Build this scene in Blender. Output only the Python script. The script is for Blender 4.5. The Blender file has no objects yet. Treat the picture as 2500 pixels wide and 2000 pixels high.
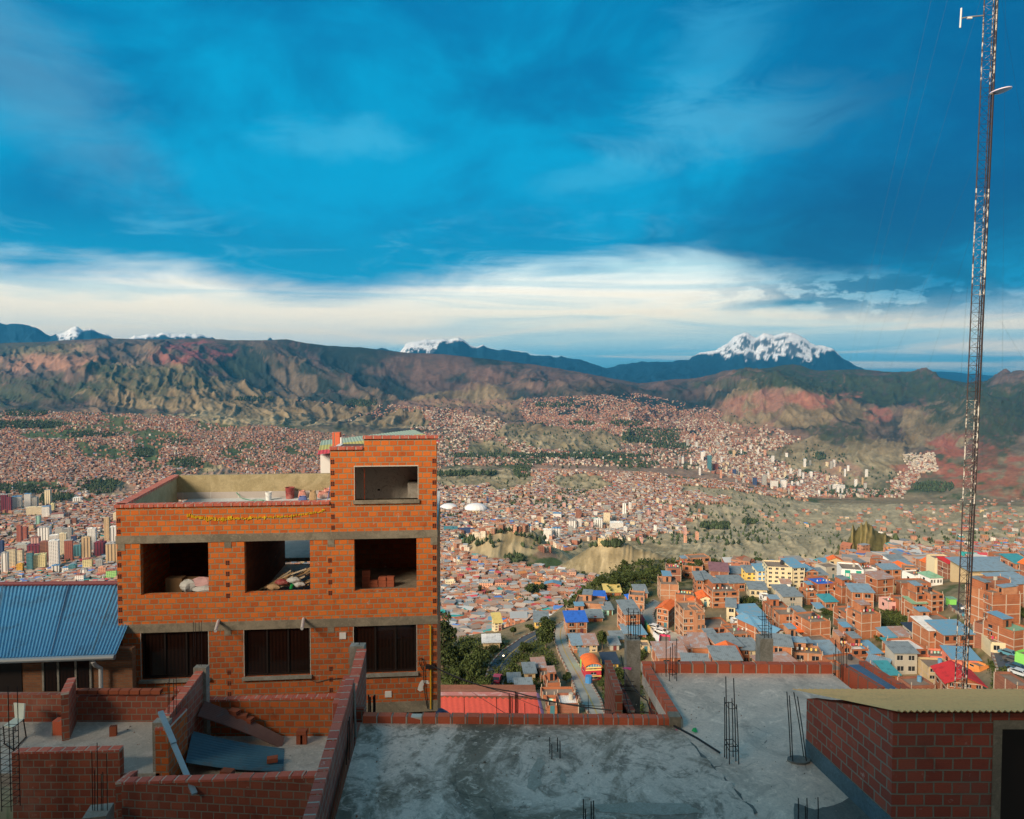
import bpy, bmesh, math, random
import numpy as np
from mathutils import Vector, Matrix
R = math.radians
random.seed(7); np.random.seed(7)
S = bpy.context.scene

# ------------------------------------------------------------------ camera
F = 1700.0; TH = R(2.0); CY0 = 900 + F*math.tan(TH)
cam = bpy.data.cameras.new('camera'); camo = bpy.data.objects.new('camera', cam)
S.collection.objects.link(camo); S.camera = camo
cam.sensor_fit = 'HORIZONTAL'; cam.sensor_width = 36; cam.lens = 36*F/2500
cam.shift_y = -(1000-CY0)/2500
cam.clip_start = 0.3; cam.clip_end = 90000
camo.rotation_euler = (R(90)-TH, 0, 0)

# ------------------------------------------------------------------ node helpers
class NT:
    def __init__(s, tree): s.t = tree; s.n = tree.nodes; s.l = tree.links
    def new(s, ty, **k):
        n = s.n.new(ty)
        for a, b in k.items(): setattr(n, a, b)
        return n
    def put(s, sock, v):
        if hasattr(v, 'links') or isinstance(v, bpy.types.NodeSocket): s.l.new(v, sock)
        elif isinstance(v, (tuple, list)):
            sock.default_value = tuple(v) if len(v) == len(sock.default_value) else tuple(v)+(1.0,)
        else: sock.default_value = v
    def m(s, op, a, b=0.0, c=None, clamp=False):
        n = s.new('ShaderNodeMath', operation=op); n.use_clamp = clamp
        s.put(n.inputs[0], a); s.put(n.inputs[1], b)
        if c is not None: s.put(n.inputs[2], c)
        return n.outputs[0]
    def mix(s, f, a, b, blend='MIX'):
        n = s.new('ShaderNodeMix', data_type='RGBA', blend_type=blend); n.clamp_factor = True
        s.put(n.inputs[0], f); s.put(n.inputs[6], a); s.put(n.inputs[7], b)
        return n.outputs[2]
    def ss(s, x, lo, hi, a=0.0, b=1.0):
        n = s.new('ShaderNodeMapRange', interpolation_type='SMOOTHSTEP')
        s.put(n.inputs[0], x); n.inputs[1].default_value = lo; n.inputs[2].default_value = hi
        n.inputs[3].default_value = a; n.inputs[4].default_value = b
        return n.outputs[0]
    def noise(s, vec, scale, detail=4, rough=.55, dist=0.0):
        n = s.new('ShaderNodeTexNoise'); s.put(n.inputs['Vector'], vec)
        n.inputs['Scale'].default_value = scale; n.inputs['Detail'].default_value = detail
        n.inputs['Roughness'].default_value = rough; n.inputs['Distortion'].default_value = dist
        return n.outputs['Fac']
    def comb(s, x, y, z=0.0):
        n = s.new('ShaderNodeCombineXYZ'); s.put(n.inputs[0], x); s.put(n.inputs[1], y); s.put(n.inputs[2], z)
        return n.outputs[0]
    def curve(s, x, pts):
        n = s.new('ShaderNodeFloatCurve'); c = n.mapping.curves[0]
        while len(c.points) > 2: c.points.remove(c.points[0])
        c.points[0].location = pts[0]; c.points[1].location = pts[-1]
        for p in pts[1:-1]: c.points.new(*p)
        n.mapping.update(); s.put(n.inputs['Value'], x)
        return n.outputs[0]
    def ramp(s, x, stops):
        n = s.new('ShaderNodeValToRGB'); e = n.color_ramp.elements
        e[0].position, e[0].color = stops[0][0], tuple(stops[0][1])+(1,)
        e[1].position, e[1].color = stops[-1][0], tuple(stops[-1][1])+(1,)
        for p, c in stops[1:-1]:
            q = e.new(p); q.color = tuple(c)+(1,)
        s.put(n.inputs[0], x); return n.outputs[0]

# ------------------------------------------------------------------ world
SUN_EL, SUN_AZ = R(27), R(220)      # azimuth from +Y clockwise: behind the camera, a little to the left
W = bpy.data.worlds.new('World'); S.world = W; W.use_nodes = True
wt = NT(W.node_tree); wt.n.clear()
tc = wt.new('ShaderNodeTexCoord').outputs['Generated']
sep = wt.new('ShaderNodeSeparateXYZ'); wt.put(sep.inputs[0], tc)
dx, dy, dz = sep.outputs
U = wt.m('ARCTAN2', dx, dy); V = wt.m('ARCSINE', dz)
def uv_of(px, py):
    x = (px-1250)/F; v = (CY0-py)/F
    d = Vector((x, math.cos(TH)+math.sin(TH)*v, -math.sin(TH)+math.cos(TH)*v)).normalized()
    return math.atan2(d.x, d.y), math.asin(d.z)
uvec = wt.comb(U, V)
n_big = wt.noise(wt.comb(wt.m('MULTIPLY', U, 1.8), wt.m('MULTIPLY', V, 3.2), 3.1), 1.7, 10, .58, .45)
n_mid = wt.noise(wt.comb(wt.m('MULTIPLY', U, 2.0), wt.m('MULTIPLY', V, 9.0), 8.0), 2.6, 7, .6, .5)
n_band = wt.noise(wt.comb(wt.m('MULTIPLY', U, 1.3), wt.m('MULTIPLY', V, 17.0), 1.0), 2.0, 6, .55, .8)
n_warp = wt.noise(wt.comb(wt.m('MULTIPLY', U, 2.0), wt.m('MULTIPLY', V, 5.0), 5.0), 3.4, 9, .66, .6)
def blob(px, py, rx, ry, rot=0.0, warp=.5):
    u0, v0 = uv_of(px, py); k = math.cos(u0)
    ca, sa = math.cos(rot), math.sin(rot)
    du = wt.m('SUBTRACT', U, u0); dv = wt.m('SUBTRACT', V, v0)
    a = wt.m('ADD', wt.m('MULTIPLY', du, ca/(rx/F)), wt.m('MULTIPLY', dv, sa/(rx/F)))
    b = wt.m('ADD', wt.m('MULTIPLY', du, -sa/(ry/F)), wt.m('MULTIPLY', dv, ca/(ry/F)))
    r = wt.m('SQRT', wt.m('ADD', wt.m('MULTIPLY', a, a), wt.m('MULTIPLY', b, b)))
    r = wt.m('ADD', r, wt.m('MULTIPLY', wt.m('SUBTRACT', n_warp, .5), warp*3))
    return wt.ss(r, 1.25, 0.1)
# height of the lower edge of the blue cloud deck, as a function of azimuth
un = wt.m('MULTIPLY_ADD', U, 0.7, 0.5)
edge = [(0, 655), (300, 668), (600, 692), (800, 712), (1000, 695), (1250, 668), (1500, 645), (1700, 632), (1850, 655), (1980, 672), (2080, 688), (2200, 712), (2350, 728), (2500, 730)]
pts = [(0.0, .5)]
for px, py in edge:
    u, v = uv_of(px, py); pts.append((min(1, max(0, u*.7+.5)), v*3))
pts.append((1.0, pts[-1][1]))
Vb = wt.m('DIVIDE', wt.curve(un, pts), 3.0)
h = wt.m('ADD', wt.m('SUBTRACT', V, Vb), wt.m('MULTIPLY', wt.m('SUBTRACT', n_mid, .5), .085))
deck = wt.ss(h, -.030, .030)
base = wt.ramp(V, [(0.0, (.10, .40, .58)), (.022, (.22, .53, .66)), (.042, (.62, .80, .76)), (.075, (1.0, .93, .74)), (.115, (1.0, .98, .88)), (.15, (.64, .86, .90)), (.2, (.34, .66, .84)), (.3, (.1, .5, .8))])
streak = wt.ss(n_band, .46, .66)
low = wt.mix(wt.m('MULTIPLY', streak, .5), base, (.26, .58, .70))
low = wt.mix(wt.m('MULTIPLY', wt.m('MULTIPLY', wt.ss(U, .05, -.25), wt.ss(V, .02, .045)), wt.m('MULTIPLY', wt.ss(V, .11, .07), .7)), low, (1.0, .90, .72))
cream = wt.ss(n_band, .50, .36)
low = wt.mix(wt.m('MULTIPLY', cream, wt.ss(V, .15, .06)), low, (1.0, .90, .70))
lowsat = wt.mix(wt.m('MULTIPLY', blob(1950, 640, 330, 70, -.25, .25), .7), low, (.45, .72, .80))
up = wt.mix(wt.ss(n_big, .34, .68), (.0, .165, .37), (.0, .335, .60))
up = wt.mix(wt.ss(V, .22, .13), up, (.0, .30, .53))
up = wt.mix(wt.m('MULTIPLY', blob(10, 150, 380, 130, -.6, .5), .45), up, (.13, .34, .50))
up = wt.mix(wt.m('MULTIPLY', blob(850, 335, 190, 50, 0, .8), .5), up, (.07, .46, .70))
up = wt.mix(wt.m('MULTIPLY', blob(1850, 290, 330, 90, .05, 1.0), .5), up, (.10, .44, .66))
up = wt.mix(wt.m('MULTIPLY', blob(1760, 110, 160, 120, .6, 1.0), .4), up, (.05, .40, .66))
up = wt.mix(wt.m('MULTIPLY', blob(1420, 440, 160, 40, .1, 1.0), .4), up, (.06, .44, .68))
up = wt.mix(wt.m('MULTIPLY', blob(2300, 520, 680, 190, .1, .4), .92), up, (.0, .085, .21))
up = wt.mix(wt.m('MULTIPLY', blob(2450, 120, 480, 360, 0, .4), .85), up, (.0, .095, .25))
up = wt.mix(wt.m('MULTIPLY', blob(1000, 60, 700, 80, .1, .5), .35), up, (.001, .16, .38))
wisp = wt.ss(wt.noise(wt.comb(wt.m('MULTIPLY', U, 3.0), wt.m('MULTIPLY', V, 14.0), 2.0), 2.2, 7, .65, 1.0), .5, .75)
veil = wt.m('MULTIPLY', wt.ss(h, .11, .02), wt.m('MULTIPLY', wisp, .55))
up = wt.mix(wt.m('MULTIPLY', veil, wt.ss(U, .32, .15)), up, (.14, .50, .72))
n_scr = wt.noise(wt.comb(wt.m('MULTIPLY', U, 9.0), wt.m('MULTIPLY', V, 22.0), 7.0), 2.4, 5, .6)
final_scraps = wt.m('MULTIPLY', blob(2160, 705, 360, 66, 0, .3), wt.ss(n_scr, .44, .52))
lowd = wt.mix(wt.m('MULTIPLY', blob(2190, 690, 380, 75, 0, .3), .8), lowsat, (.10, .38, .55))
lowd = wt.mix(wt.m('MULTIPLY', wt.m('MULTIPLY', blob(1950, 738, 140, 14, 0, .2), wt.ss(n_warp, .44, .56)), .8), lowd, (.03, .26, .40))
lowd = wt.mix(1.0, lowd, (1.16, 1.12, 1.06), 'MULTIPLY')
front = wt.mix(wt.m('MULTIPLY', final_scraps, .8), wt.mix(deck, lowd, up), (.0, .13, .25))
front = wt.mix(wt.ss(V, .03, -.02), front, (.07, .30, .42))
front = wt.mix(wt.ss(V, .56, .95), front, (.09, .17, .22))
# the sky behind the camera: pale evening cloud around the low sun
rear = wt.mix(wt.ss(n_big, .35, .7), (.42, .36, .28), (.20, .24, .26))
rear = wt.mix(wt.ss(V, .30, 1.0), rear, (.09, .17, .22))
rear = wt.mix(wt.ss(V, 0.02, -.03), rear, (.05, .05, .045))
allc = wt.mix(wt.ss(dy, .15, -.45), front, rear)
sky = wt.new('ShaderNodeTexSky'); sky.sky_type = 'NISHITA'; sky.sun_disc = False
sky.sun_elevation = SUN_EL; sky.sun_rotation = SUN_AZ; sky.altitude = 3500
b1 = wt.new('ShaderNodeBackground'); wt.put(b1.inputs[0], sky.outputs[0]); b1.inputs[1].default_value = 0.05
b2 = wt.new('ShaderNodeBackground'); wt.put(b2.inputs[0], allc); b2.inputs[1].default_value = 1.0
mx = wt.new('ShaderNodeMixShader'); mx.inputs[0].default_value = .985
wt.l.new(b1.outputs[0], mx.inputs[1]); wt.l.new(b2.outputs[0], mx.inputs[2])
wo = wt.new('ShaderNodeOutputWorld'); wt.l.new(mx.outputs[0], wo.inputs[0])

sun = bpy.data.lights.new('sun', 'SUN'); suno = bpy.data.objects.new('sun', sun); S.collection.objects.link(suno)
sun.energy = 5.0; sun.angle = R(24); sun.color = (1.0, .80, .60)
sd = Vector((math.sin(SUN_AZ)*math.cos(SUN_EL), math.cos(SUN_AZ)*math.cos(SUN_EL), math.sin(SUN_EL)))
suno.rotation_euler = sd.to_track_quat('Z', 'Y').to_euler()
S.view_settings.view_transform = 'Standard'; S.view_settings.look = 'None'
S.view_settings.exposure = 0.22; S.view_settings.gamma = 1.0
S.cycles.max_bounces = 5; S.cycles.diffuse_bounces = 3; S.cycles.volume_bounces = 0
S.cycles.use_denoising = True

# ------------------------------------------------------------------ pixel to place
def ray(px, py):
    x = (px-1250)/F; v = (CY0-py)/F
    return Vector((x, math.cos(TH)+math.sin(TH)*v, -math.sin(TH)+math.cos(TH)*v))
def P(px, py, Y):
    r = ray(px, py); return r*(Y/r.y)
def PZ(px, py, z):
    r = ray(px, py); return r*(z/r.z)
def slope(py):
    v = (CY0-py)/F
    return (math.sin(TH)-math.cos(TH)*v)/(math.cos(TH)+math.sin(TH)*v)

# ------------------------------------------------------------------ mesh helpers
COL = S.collection
def tag(o, label=None, cat=None, group=None, kind=None):
    if label: o['label'] = label
    if cat: o['category'] = cat
    if group: o['group'] = group
    if kind: o['kind'] = kind
    return o
def empty(name, loc, label=None, cat=None, group=None, rz=0):
    o = bpy.data.objects.new(name, None); COL.objects.link(o)
    o.location = loc; o.rotation_euler.z = rz; o.empty_display_size = .3
    o['_loc'] = 0; del o['_loc']
    return tag(o, label, cat, group)
class MB:
    def __init__(s, d=None):
        s.v = []; s.f = []; s.uv = []; s.d = Vector((d[0], d[1], 0)).normalized() if d else Vector((1, 0, 0))
    def face(s, pts, uv=None):
        i = len(s.v); s.v += [tuple(p) for p in pts]; s.f.append(tuple(range(i, i+len(pts))))
        if uv is None:
            p = [Vector(q) for q in pts]; n = Vector((0, 0, 0))
            for k in range(1, len(p)-1): n += (p[k]-p[0]).cross(p[k+1]-p[0])
            if n.length > 0: n.normalize()
            e = Vector((-s.d.y, s.d.x, 0))
            if abs(n.z) > .6: uv = [(q.dot(s.d), q.dot(e)) for q in p]
            else:
                t = s.d if abs(n.dot(s.d)) < .75 else e
                uv = [(q.dot(t), q.z) for q in p]
        s.uv += uv
        return s
    def prism(s, base, z0, z1, cap=True):
        """vertical prism over a counter-clockwise outline; z0/z1 numbers or lists"""
        n = len(base); a = z0 if isinstance(z0, (list, tuple)) else [z0]*n; b = z1 if isinstance(z1, (list, tuple)) else [z1]*n
        lo = [(p[0], p[1], a[i]) for i, p in enumerate(base)]; hi = [(p[0], p[1], b[i]) for i, p in enumerate(base)]
        for i in range(n):
            j = (i+1) % n; s.face([lo[i], lo[j], hi[j], hi[i]])
        if cap: s.face(hi); s.face(lo[::-1])
        return s
    def wall(s, A, B, t, z0, z1):
        """upright slab from A to B, thickness t to the left-hand side (t<0: to the right)"""
        A = Vector((A[0], A[1])); B = Vector((B[0], B[1])); d = (B-A).normalized(); nrm = Vector((-d.y, d.x))*t
        q = [A, B, B+nrm, A+nrm]
        if t < 0: q = [q[0], q[3], q[2], q[1]]; zz = lambda z: [z[0], z[0], z[1], z[1]] if isinstance(z, (list, tuple)) else z
        else: zz = lambda z: [z[0], z[1], z[1], z[0]] if isinstance(z, (list, tuple)) else z
        s.d = Vector((d.x, d.y, 0)); return s.prism(q, zz(z0), zz(z1))
    def box(s, c, size, rz=0.0):
        ca, sa = math.cos(rz), math.sin(rz); hx, hy = size[0]/2, size[1]/2
        q = [(c[0]+x*ca-y*sa, c[1]+x*sa+y*ca) for x, y in ((-hx, -hy), (hx, -hy), (hx, hy), (-hx, hy))]
        return s.prism(q, c[2]-size[2]/2, c[2]+size[2]/2)
    def obox(s, M, size):
        hx, hy, hz = size[0]/2, size[1]/2, size[2]/2
        v = [M @ Vector((x, y, z)) for z in (-hz, hz) for x, y in ((-hx, -hy), (hx, -hy), (hx, hy), (-hx, hy))]
        for f in ((3, 2, 1, 0), (4, 5, 6, 7), (0, 1, 5, 4), (1, 2, 6, 5), (2, 3, 7, 6), (3, 0, 4, 7)):
            p = [v[i] for i in f]; a = (p[1]-p[0]).length; b = (p[2]-p[1]).length
            s.face(p, [(0, 0), (a, 0), (a, b), (0, b)])
        return s
    def tube(s, pts, r, n=6, r1=None):
        pts = [Vector(p) for p in pts]; rings = []; m = len(pts)
        for i, p in enumerate(pts):
            d = (pts[min(i+1, m-1)]-pts[max(i-1, 0)]).normalized()
            a = d.cross(Vector((0, 0, 1)))
            if a.length < .05: a = Vector((1, 0, 0))
            a.normalize(); b = d.cross(a)
            rr = r if r1 is None else r+(r1-r)*i/max(1, m-1)
            rings.append([p+(a*math.cos(2*math.pi*k/n)+b*math.sin(2*math.pi*k/n))*rr for k in range(n)])
        for i in range(m-1):
            for k in range(n):
                j = (k+1) % n; s.face([rings[i][j], rings[i][k], rings[i+1][k], rings[i+1][j]], [(0, 0)]*4)
        s.face(rings[0], [(0, 0)]*n); s.face(rings[-1][::-1], [(0, 0)]*n)
        return s
    def build(s, name, mat, parent=None, smooth=False, origin=None):
        me = bpy.data.meshes.new(name)
        off = Vector((0, 0, 0))
        if parent is not None: off = parent.location
        elif origin is not None: off = Vector(origin)
        else:
            a = np.array(s.v); lo, hi = a.min(0), a.max(0); off = Vector(((lo[0]+hi[0])/2, (lo[1]+hi[1])/2, lo[2]))
        if parent is not None and parent.rotation_euler.z:
            Mi = Matrix.Rotation(-parent.rotation_euler.z, 3, 'Z'); vs = [Mi @ (Vector(p)-off) for p in s.v]
        else: vs = [(p[0]-off[0], p[1]-off[1], p[2]-off[2]) for p in s.v]
        me.from_pydata(vs, [], s.f)
        ul = me.uv_layers.new(name='UVMap'); ul.data.foreach_set('uv', np.array(s.uv, dtype=np.float32).ravel())
        if smooth: me.polygons.foreach_set('use_smooth', [True]*len(me.polygons))
        o = bpy.data.objects.new(name, me); COL.objects.link(o)
        if mat: me.materials.append(mat)
        if parent is not None: o.parent = parent
        else: o.location = off
        return o
def world_off(o):
    l = Vector((0, 0, 0))
    while o is not None: l += o.location; o = o.parent
    return l
def bulk(name, verts, quads, cols=None, mat=None, tris=False):
    """one large mesh from arrays; cols is one colour per face corner"""
    me = bpy.data.meshes.new(name); k = quads.shape[1]
    me.vertices.add(len(verts)); me.vertices.foreach_set('co', verts.astype(np.float32).ravel())
    me.loops.add(quads.size); me.loops.foreach_set('vertex_index', quads.astype(np.int32).ravel())
    me.polygons.add(len(quads)); me.polygons.foreach_set('loop_start', np.arange(0, quads.size, k, dtype=np.int32))
    me.polygons.foreach_set('loop_total', np.full(len(quads), k, dtype=np.int32))
    me.polygons.foreach_set('use_smooth', [False]*len(quads)); me.update(calc_edges=True)
    if cols is not None:
        if len(cols) == len(verts): at = me.color_attributes.new('Col', 'FLOAT_COLOR', 'POINT')
        else: at = me.color_attributes.new('Col', 'FLOAT_COLOR', 'CORNER')
        c = np.ones((len(cols), 4), np.float32); c[:, :3] = cols
        at.data.foreach_set('color', c.ravel())
    if mat: me.materials.append(mat)
    o = bpy.data.objects.new(name, me); COL.objects.link(o)
    return o

# ------------------------------------------------------------------ materials
MATS = {}
def newmat(name):
    m = bpy.data.materials.new(name); m.use_nodes = True; t = NT(m.node_tree)
    b = t.n['Principled BSDF']; MATS[name] = m; return m, t, b
def bump(t, b, hgt, strength=.4, dist=.02):
    n = t.new('ShaderNodeBump'); n.inputs['Strength'].default_value = strength; n.inputs['Distance'].default_value = dist
    t.put(n.inputs['Height'], hgt); t.l.new(n.outputs[0], b.inputs['Normal'])
def mat_plain(name, col, rough=.8, var=.25, scale=6.0, bmp=.15, metal=0.0, col2=None, emis=None):
    if name in MATS: return MATS[name]
    m, t, b = newmat(name)
    o = t.new('ShaderNodeTexCoord').outputs['Object']
    n1 = t.noise(o, scale, 6, .6); n2 = t.noise(o, scale*.23, 4, .6)
    f = t.m('MULTIPLY_ADD', t.m('ADD', n1, n2), var, 1.0-var)
    c2 = col2 or tuple(x*.7 for x in col)
    c = t.mix(t.ss(n2, .42, .62), col, c2) if col2 else col
    v = t.new('ShaderNodeHueSaturation'); t.put(v.inputs['Color'], c); t.put(v.inputs['Value'], f)
    t.l.new(v.outputs[0], b.inputs['Base Color'])
    b.inputs['Roughness'].default_value = rough; b.inputs['Metallic'].default_value = metal
    if bmp: bump(t, b, n1, bmp, .01)
    if emis: b.inputs['Emission Color'].default_value = tuple(col)+(1,); b.inputs['Emission Strength'].default_value = emis
    return m
def mat_brick(name, c1, c2, mortar, bw=.25, rh=.165, ms=.013, dirt=.35, stain=(.55, .45, .38), stain_amt=.0):
    m, t, b = newmat(name)
    uv = t.new('ShaderNodeTexCoord').outputs['UV']
    wob = t.new('ShaderNodeTexNoise'); t.put(wob.inputs['Vector'], uv); wob.inputs['Scale'].default_value = 4; wob.inputs['Detail'].default_value = 3
    vm = t.new('ShaderNodeVectorMath', operation='MULTIPLY_ADD'); t.put(vm.inputs[0], wob.outputs['Color']); vm.inputs[1].default_value = (.022, .022, 0); t.put(vm.inputs[2], uv)
    br = t.new('ShaderNodeTexBrick'); t.l.new(vm.outputs[0], br.inputs['Vector'])
    br.inputs['Scale'].default_value = 1; br.inputs['Brick Width'].default_value = bw; br.inputs['Row Height'].default_value = rh
    br.inputs['Mortar Size'].default_value = ms; br.inputs['Mortar Smooth'].default_value = .25; br.inputs['Bias'].default_value = -.1
    t.put(br.inputs['Color1'], c1); t.put(br.inputs['Color2'], c2); t.put(br.inputs['Mortar'], mortar)
    n1 = t.noise(uv, 2.2, 7, .62); n2 = t.noise(uv, 30, 4, .6); n3 = t.noise(uv, .5, 4, .6)
    # fine ribs along the face of the hollow bricks
    sp = t.new('ShaderNodeSeparateXYZ'); t.put(sp.inputs[0], uv)
    rib = t.m('SINE', t.m('MULTIPLY', sp.outputs[1], 2*math.pi/.0275))
    c = t.mix(t.m('MULTIPLY', t.ss(n1, .55, .75), dirt), br.outputs['Color'], tuple(x*.45 for x in c2))
    c = t.mix(t.m('MULTIPLY', t.ss(n3, .5, .72), stain_amt), c, stain)
    c = t.mix(t.m('MULTIPLY', t.ss(t.noise(uv, 7, 6, .72), .60, .70), .45), c, mortar)
    c = t.mix(t.m('MULTIPLY', t.m('MULTIPLY', t.ss(t.noise(uv, 3.3, 5, .6), .64, .70), t.ss(n2, .4, .6)), .5), c, (.62, .55, .48))
    v = t.new('ShaderNodeHueSaturation'); t.put(v.inputs['Color'], c)
    t.put(v.inputs['Value'], t.m('ADD', t.m('MULTIPLY', n2, .34), t.m('MULTIPLY_ADD', rib, .03, .83)))
    t.l.new(v.outputs[0], b.inputs['Base Color']); b.inputs['Roughness'].default_value = .9
    hgt = t.m('SUBTRACT', t.m('ADD', t.m('MULTIPLY', n2, .25), t.m('MULTIPLY', rib, .06)), br.outputs['Fac'])
    bump(t, b, hgt, .9, .012)
    return m
def mat_vcol(name, rough=.9, var=.3, scale=.5, spec=.2, win=None, fine=None):
    m, t, b = newmat(name)
    a = t.new('ShaderNodeAttribute'); a.attribute_name = 'Col'
    o = t.new('ShaderNodeTexCoord').outputs['Object']
    n = t.noise(o, scale, 5, .65)
    v = t.new('ShaderNodeHueSaturation'); t.put(v.inputs['Color'], a.outputs['Color'])
    f = t.m('MULTIPLY_ADD', n, var*2, 1-var)
    if fine: f = t.m('MULTIPLY', f, t.m('MULTIPLY_ADD', t.noise(o, fine, 3, .7), .8, .6))
    t.put(v.inputs['Value'], f); c = v.outputs[0]
    if win:
        # rows of small window openings on upright faces, in metres
        g = t.new('ShaderNodeNewGeometry'); s3 = t.new('ShaderNodeSeparateXYZ'); t.put(s3.inputs[0], o)
        sn = t.new('ShaderNodeSeparateXYZ'); t.put(sn.inputs[0], g.outputs['Normal'])
        hx = t.m('ADD', t.m('MULTIPLY', s3.outputs[0], sn.outputs[1]), t.m('MULTIPLY', s3.outputs[1], t.m('MULTIPLY', sn.outputs[0], -1.0)))
        fx = t.m('FRACT', t.m('DIVIDE', hx, win[0])); fz = t.m('FRACT', t.m('DIVIDE', s3.outputs[2], win[1]))
        w = t.m('MULTIPLY', t.m('MULTIPLY', t.m('GREATER_THAN', fx, win[2]), t.m('GREATER_THAN', fz, win[3])), t.m('LESS_THAN', t.m('ABSOLUTE', sn.outputs[2]), .3))
        c = t.mix(t.m('MULTIPLY', w, win[4]), c, (.03, .035, .045))
    t.put(b.inputs['Base Color'], c)
    b.inputs['Roughness'].default_value = rough; b.inputs['Specular IOR Level'].default_value = spec
    return m
# ------------------------------------------------------------------ terrain
def vnoise(x, y, seed=0):
    xi = np.floor(x).astype(np.int64); yi = np.floor(y).astype(np.int64); fx = x-xi; fy = y-yi
    def hsh(a, b):
        n = (a*374761393 + b*668265263 + seed*974711) & 0x7fffffff
        n = ((n ^ (n >> 13))*1274126177) & 0x7fffffff
        return ((n ^ (n >> 16)) & 0xffff)/65535.0
    sx = fx*fx*(3-2*fx); sy = fy*fy*(3-2*fy)
    a = hsh(xi, yi); b = hsh(xi+1, yi); c = hsh(xi, yi+1); d = hsh(xi+1, yi+1)
    return (a*(1-sx)+b*sx)*(1-sy)+(c*(1-sx)+d*sx)*sy
def fbm(x, y, o=5, seed=0, g=.5):
    s = np.zeros_like(x); a = 1.0; t = 0.0
    for i in range(o):
        s += a*vnoise(x, y, seed+i*7); t += a; a *= g; x = x*2.03+17.1; y = y*2.03-9.3
    return s/t
def ridged(x, y, o=5, seed=0, g=.55):
    s = np.zeros_like(x); a = 1.0; t = 0.0; w = 1.0
    for i in range(o):
        n = 1-np.abs(2*vnoise(x, y, seed+i*5)-1); n = n*n
        s += a*n*w; t += a; w = np.clip(n*1.6, 0, 1); a *= g; x = x*2.1+3.7; y = y*2.1+8.9
    return s/t
def sstep(x, a, b):
    t = np.clip((x-a)/(b-a), 0, 1); return t*t*(3-2*t)

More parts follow.
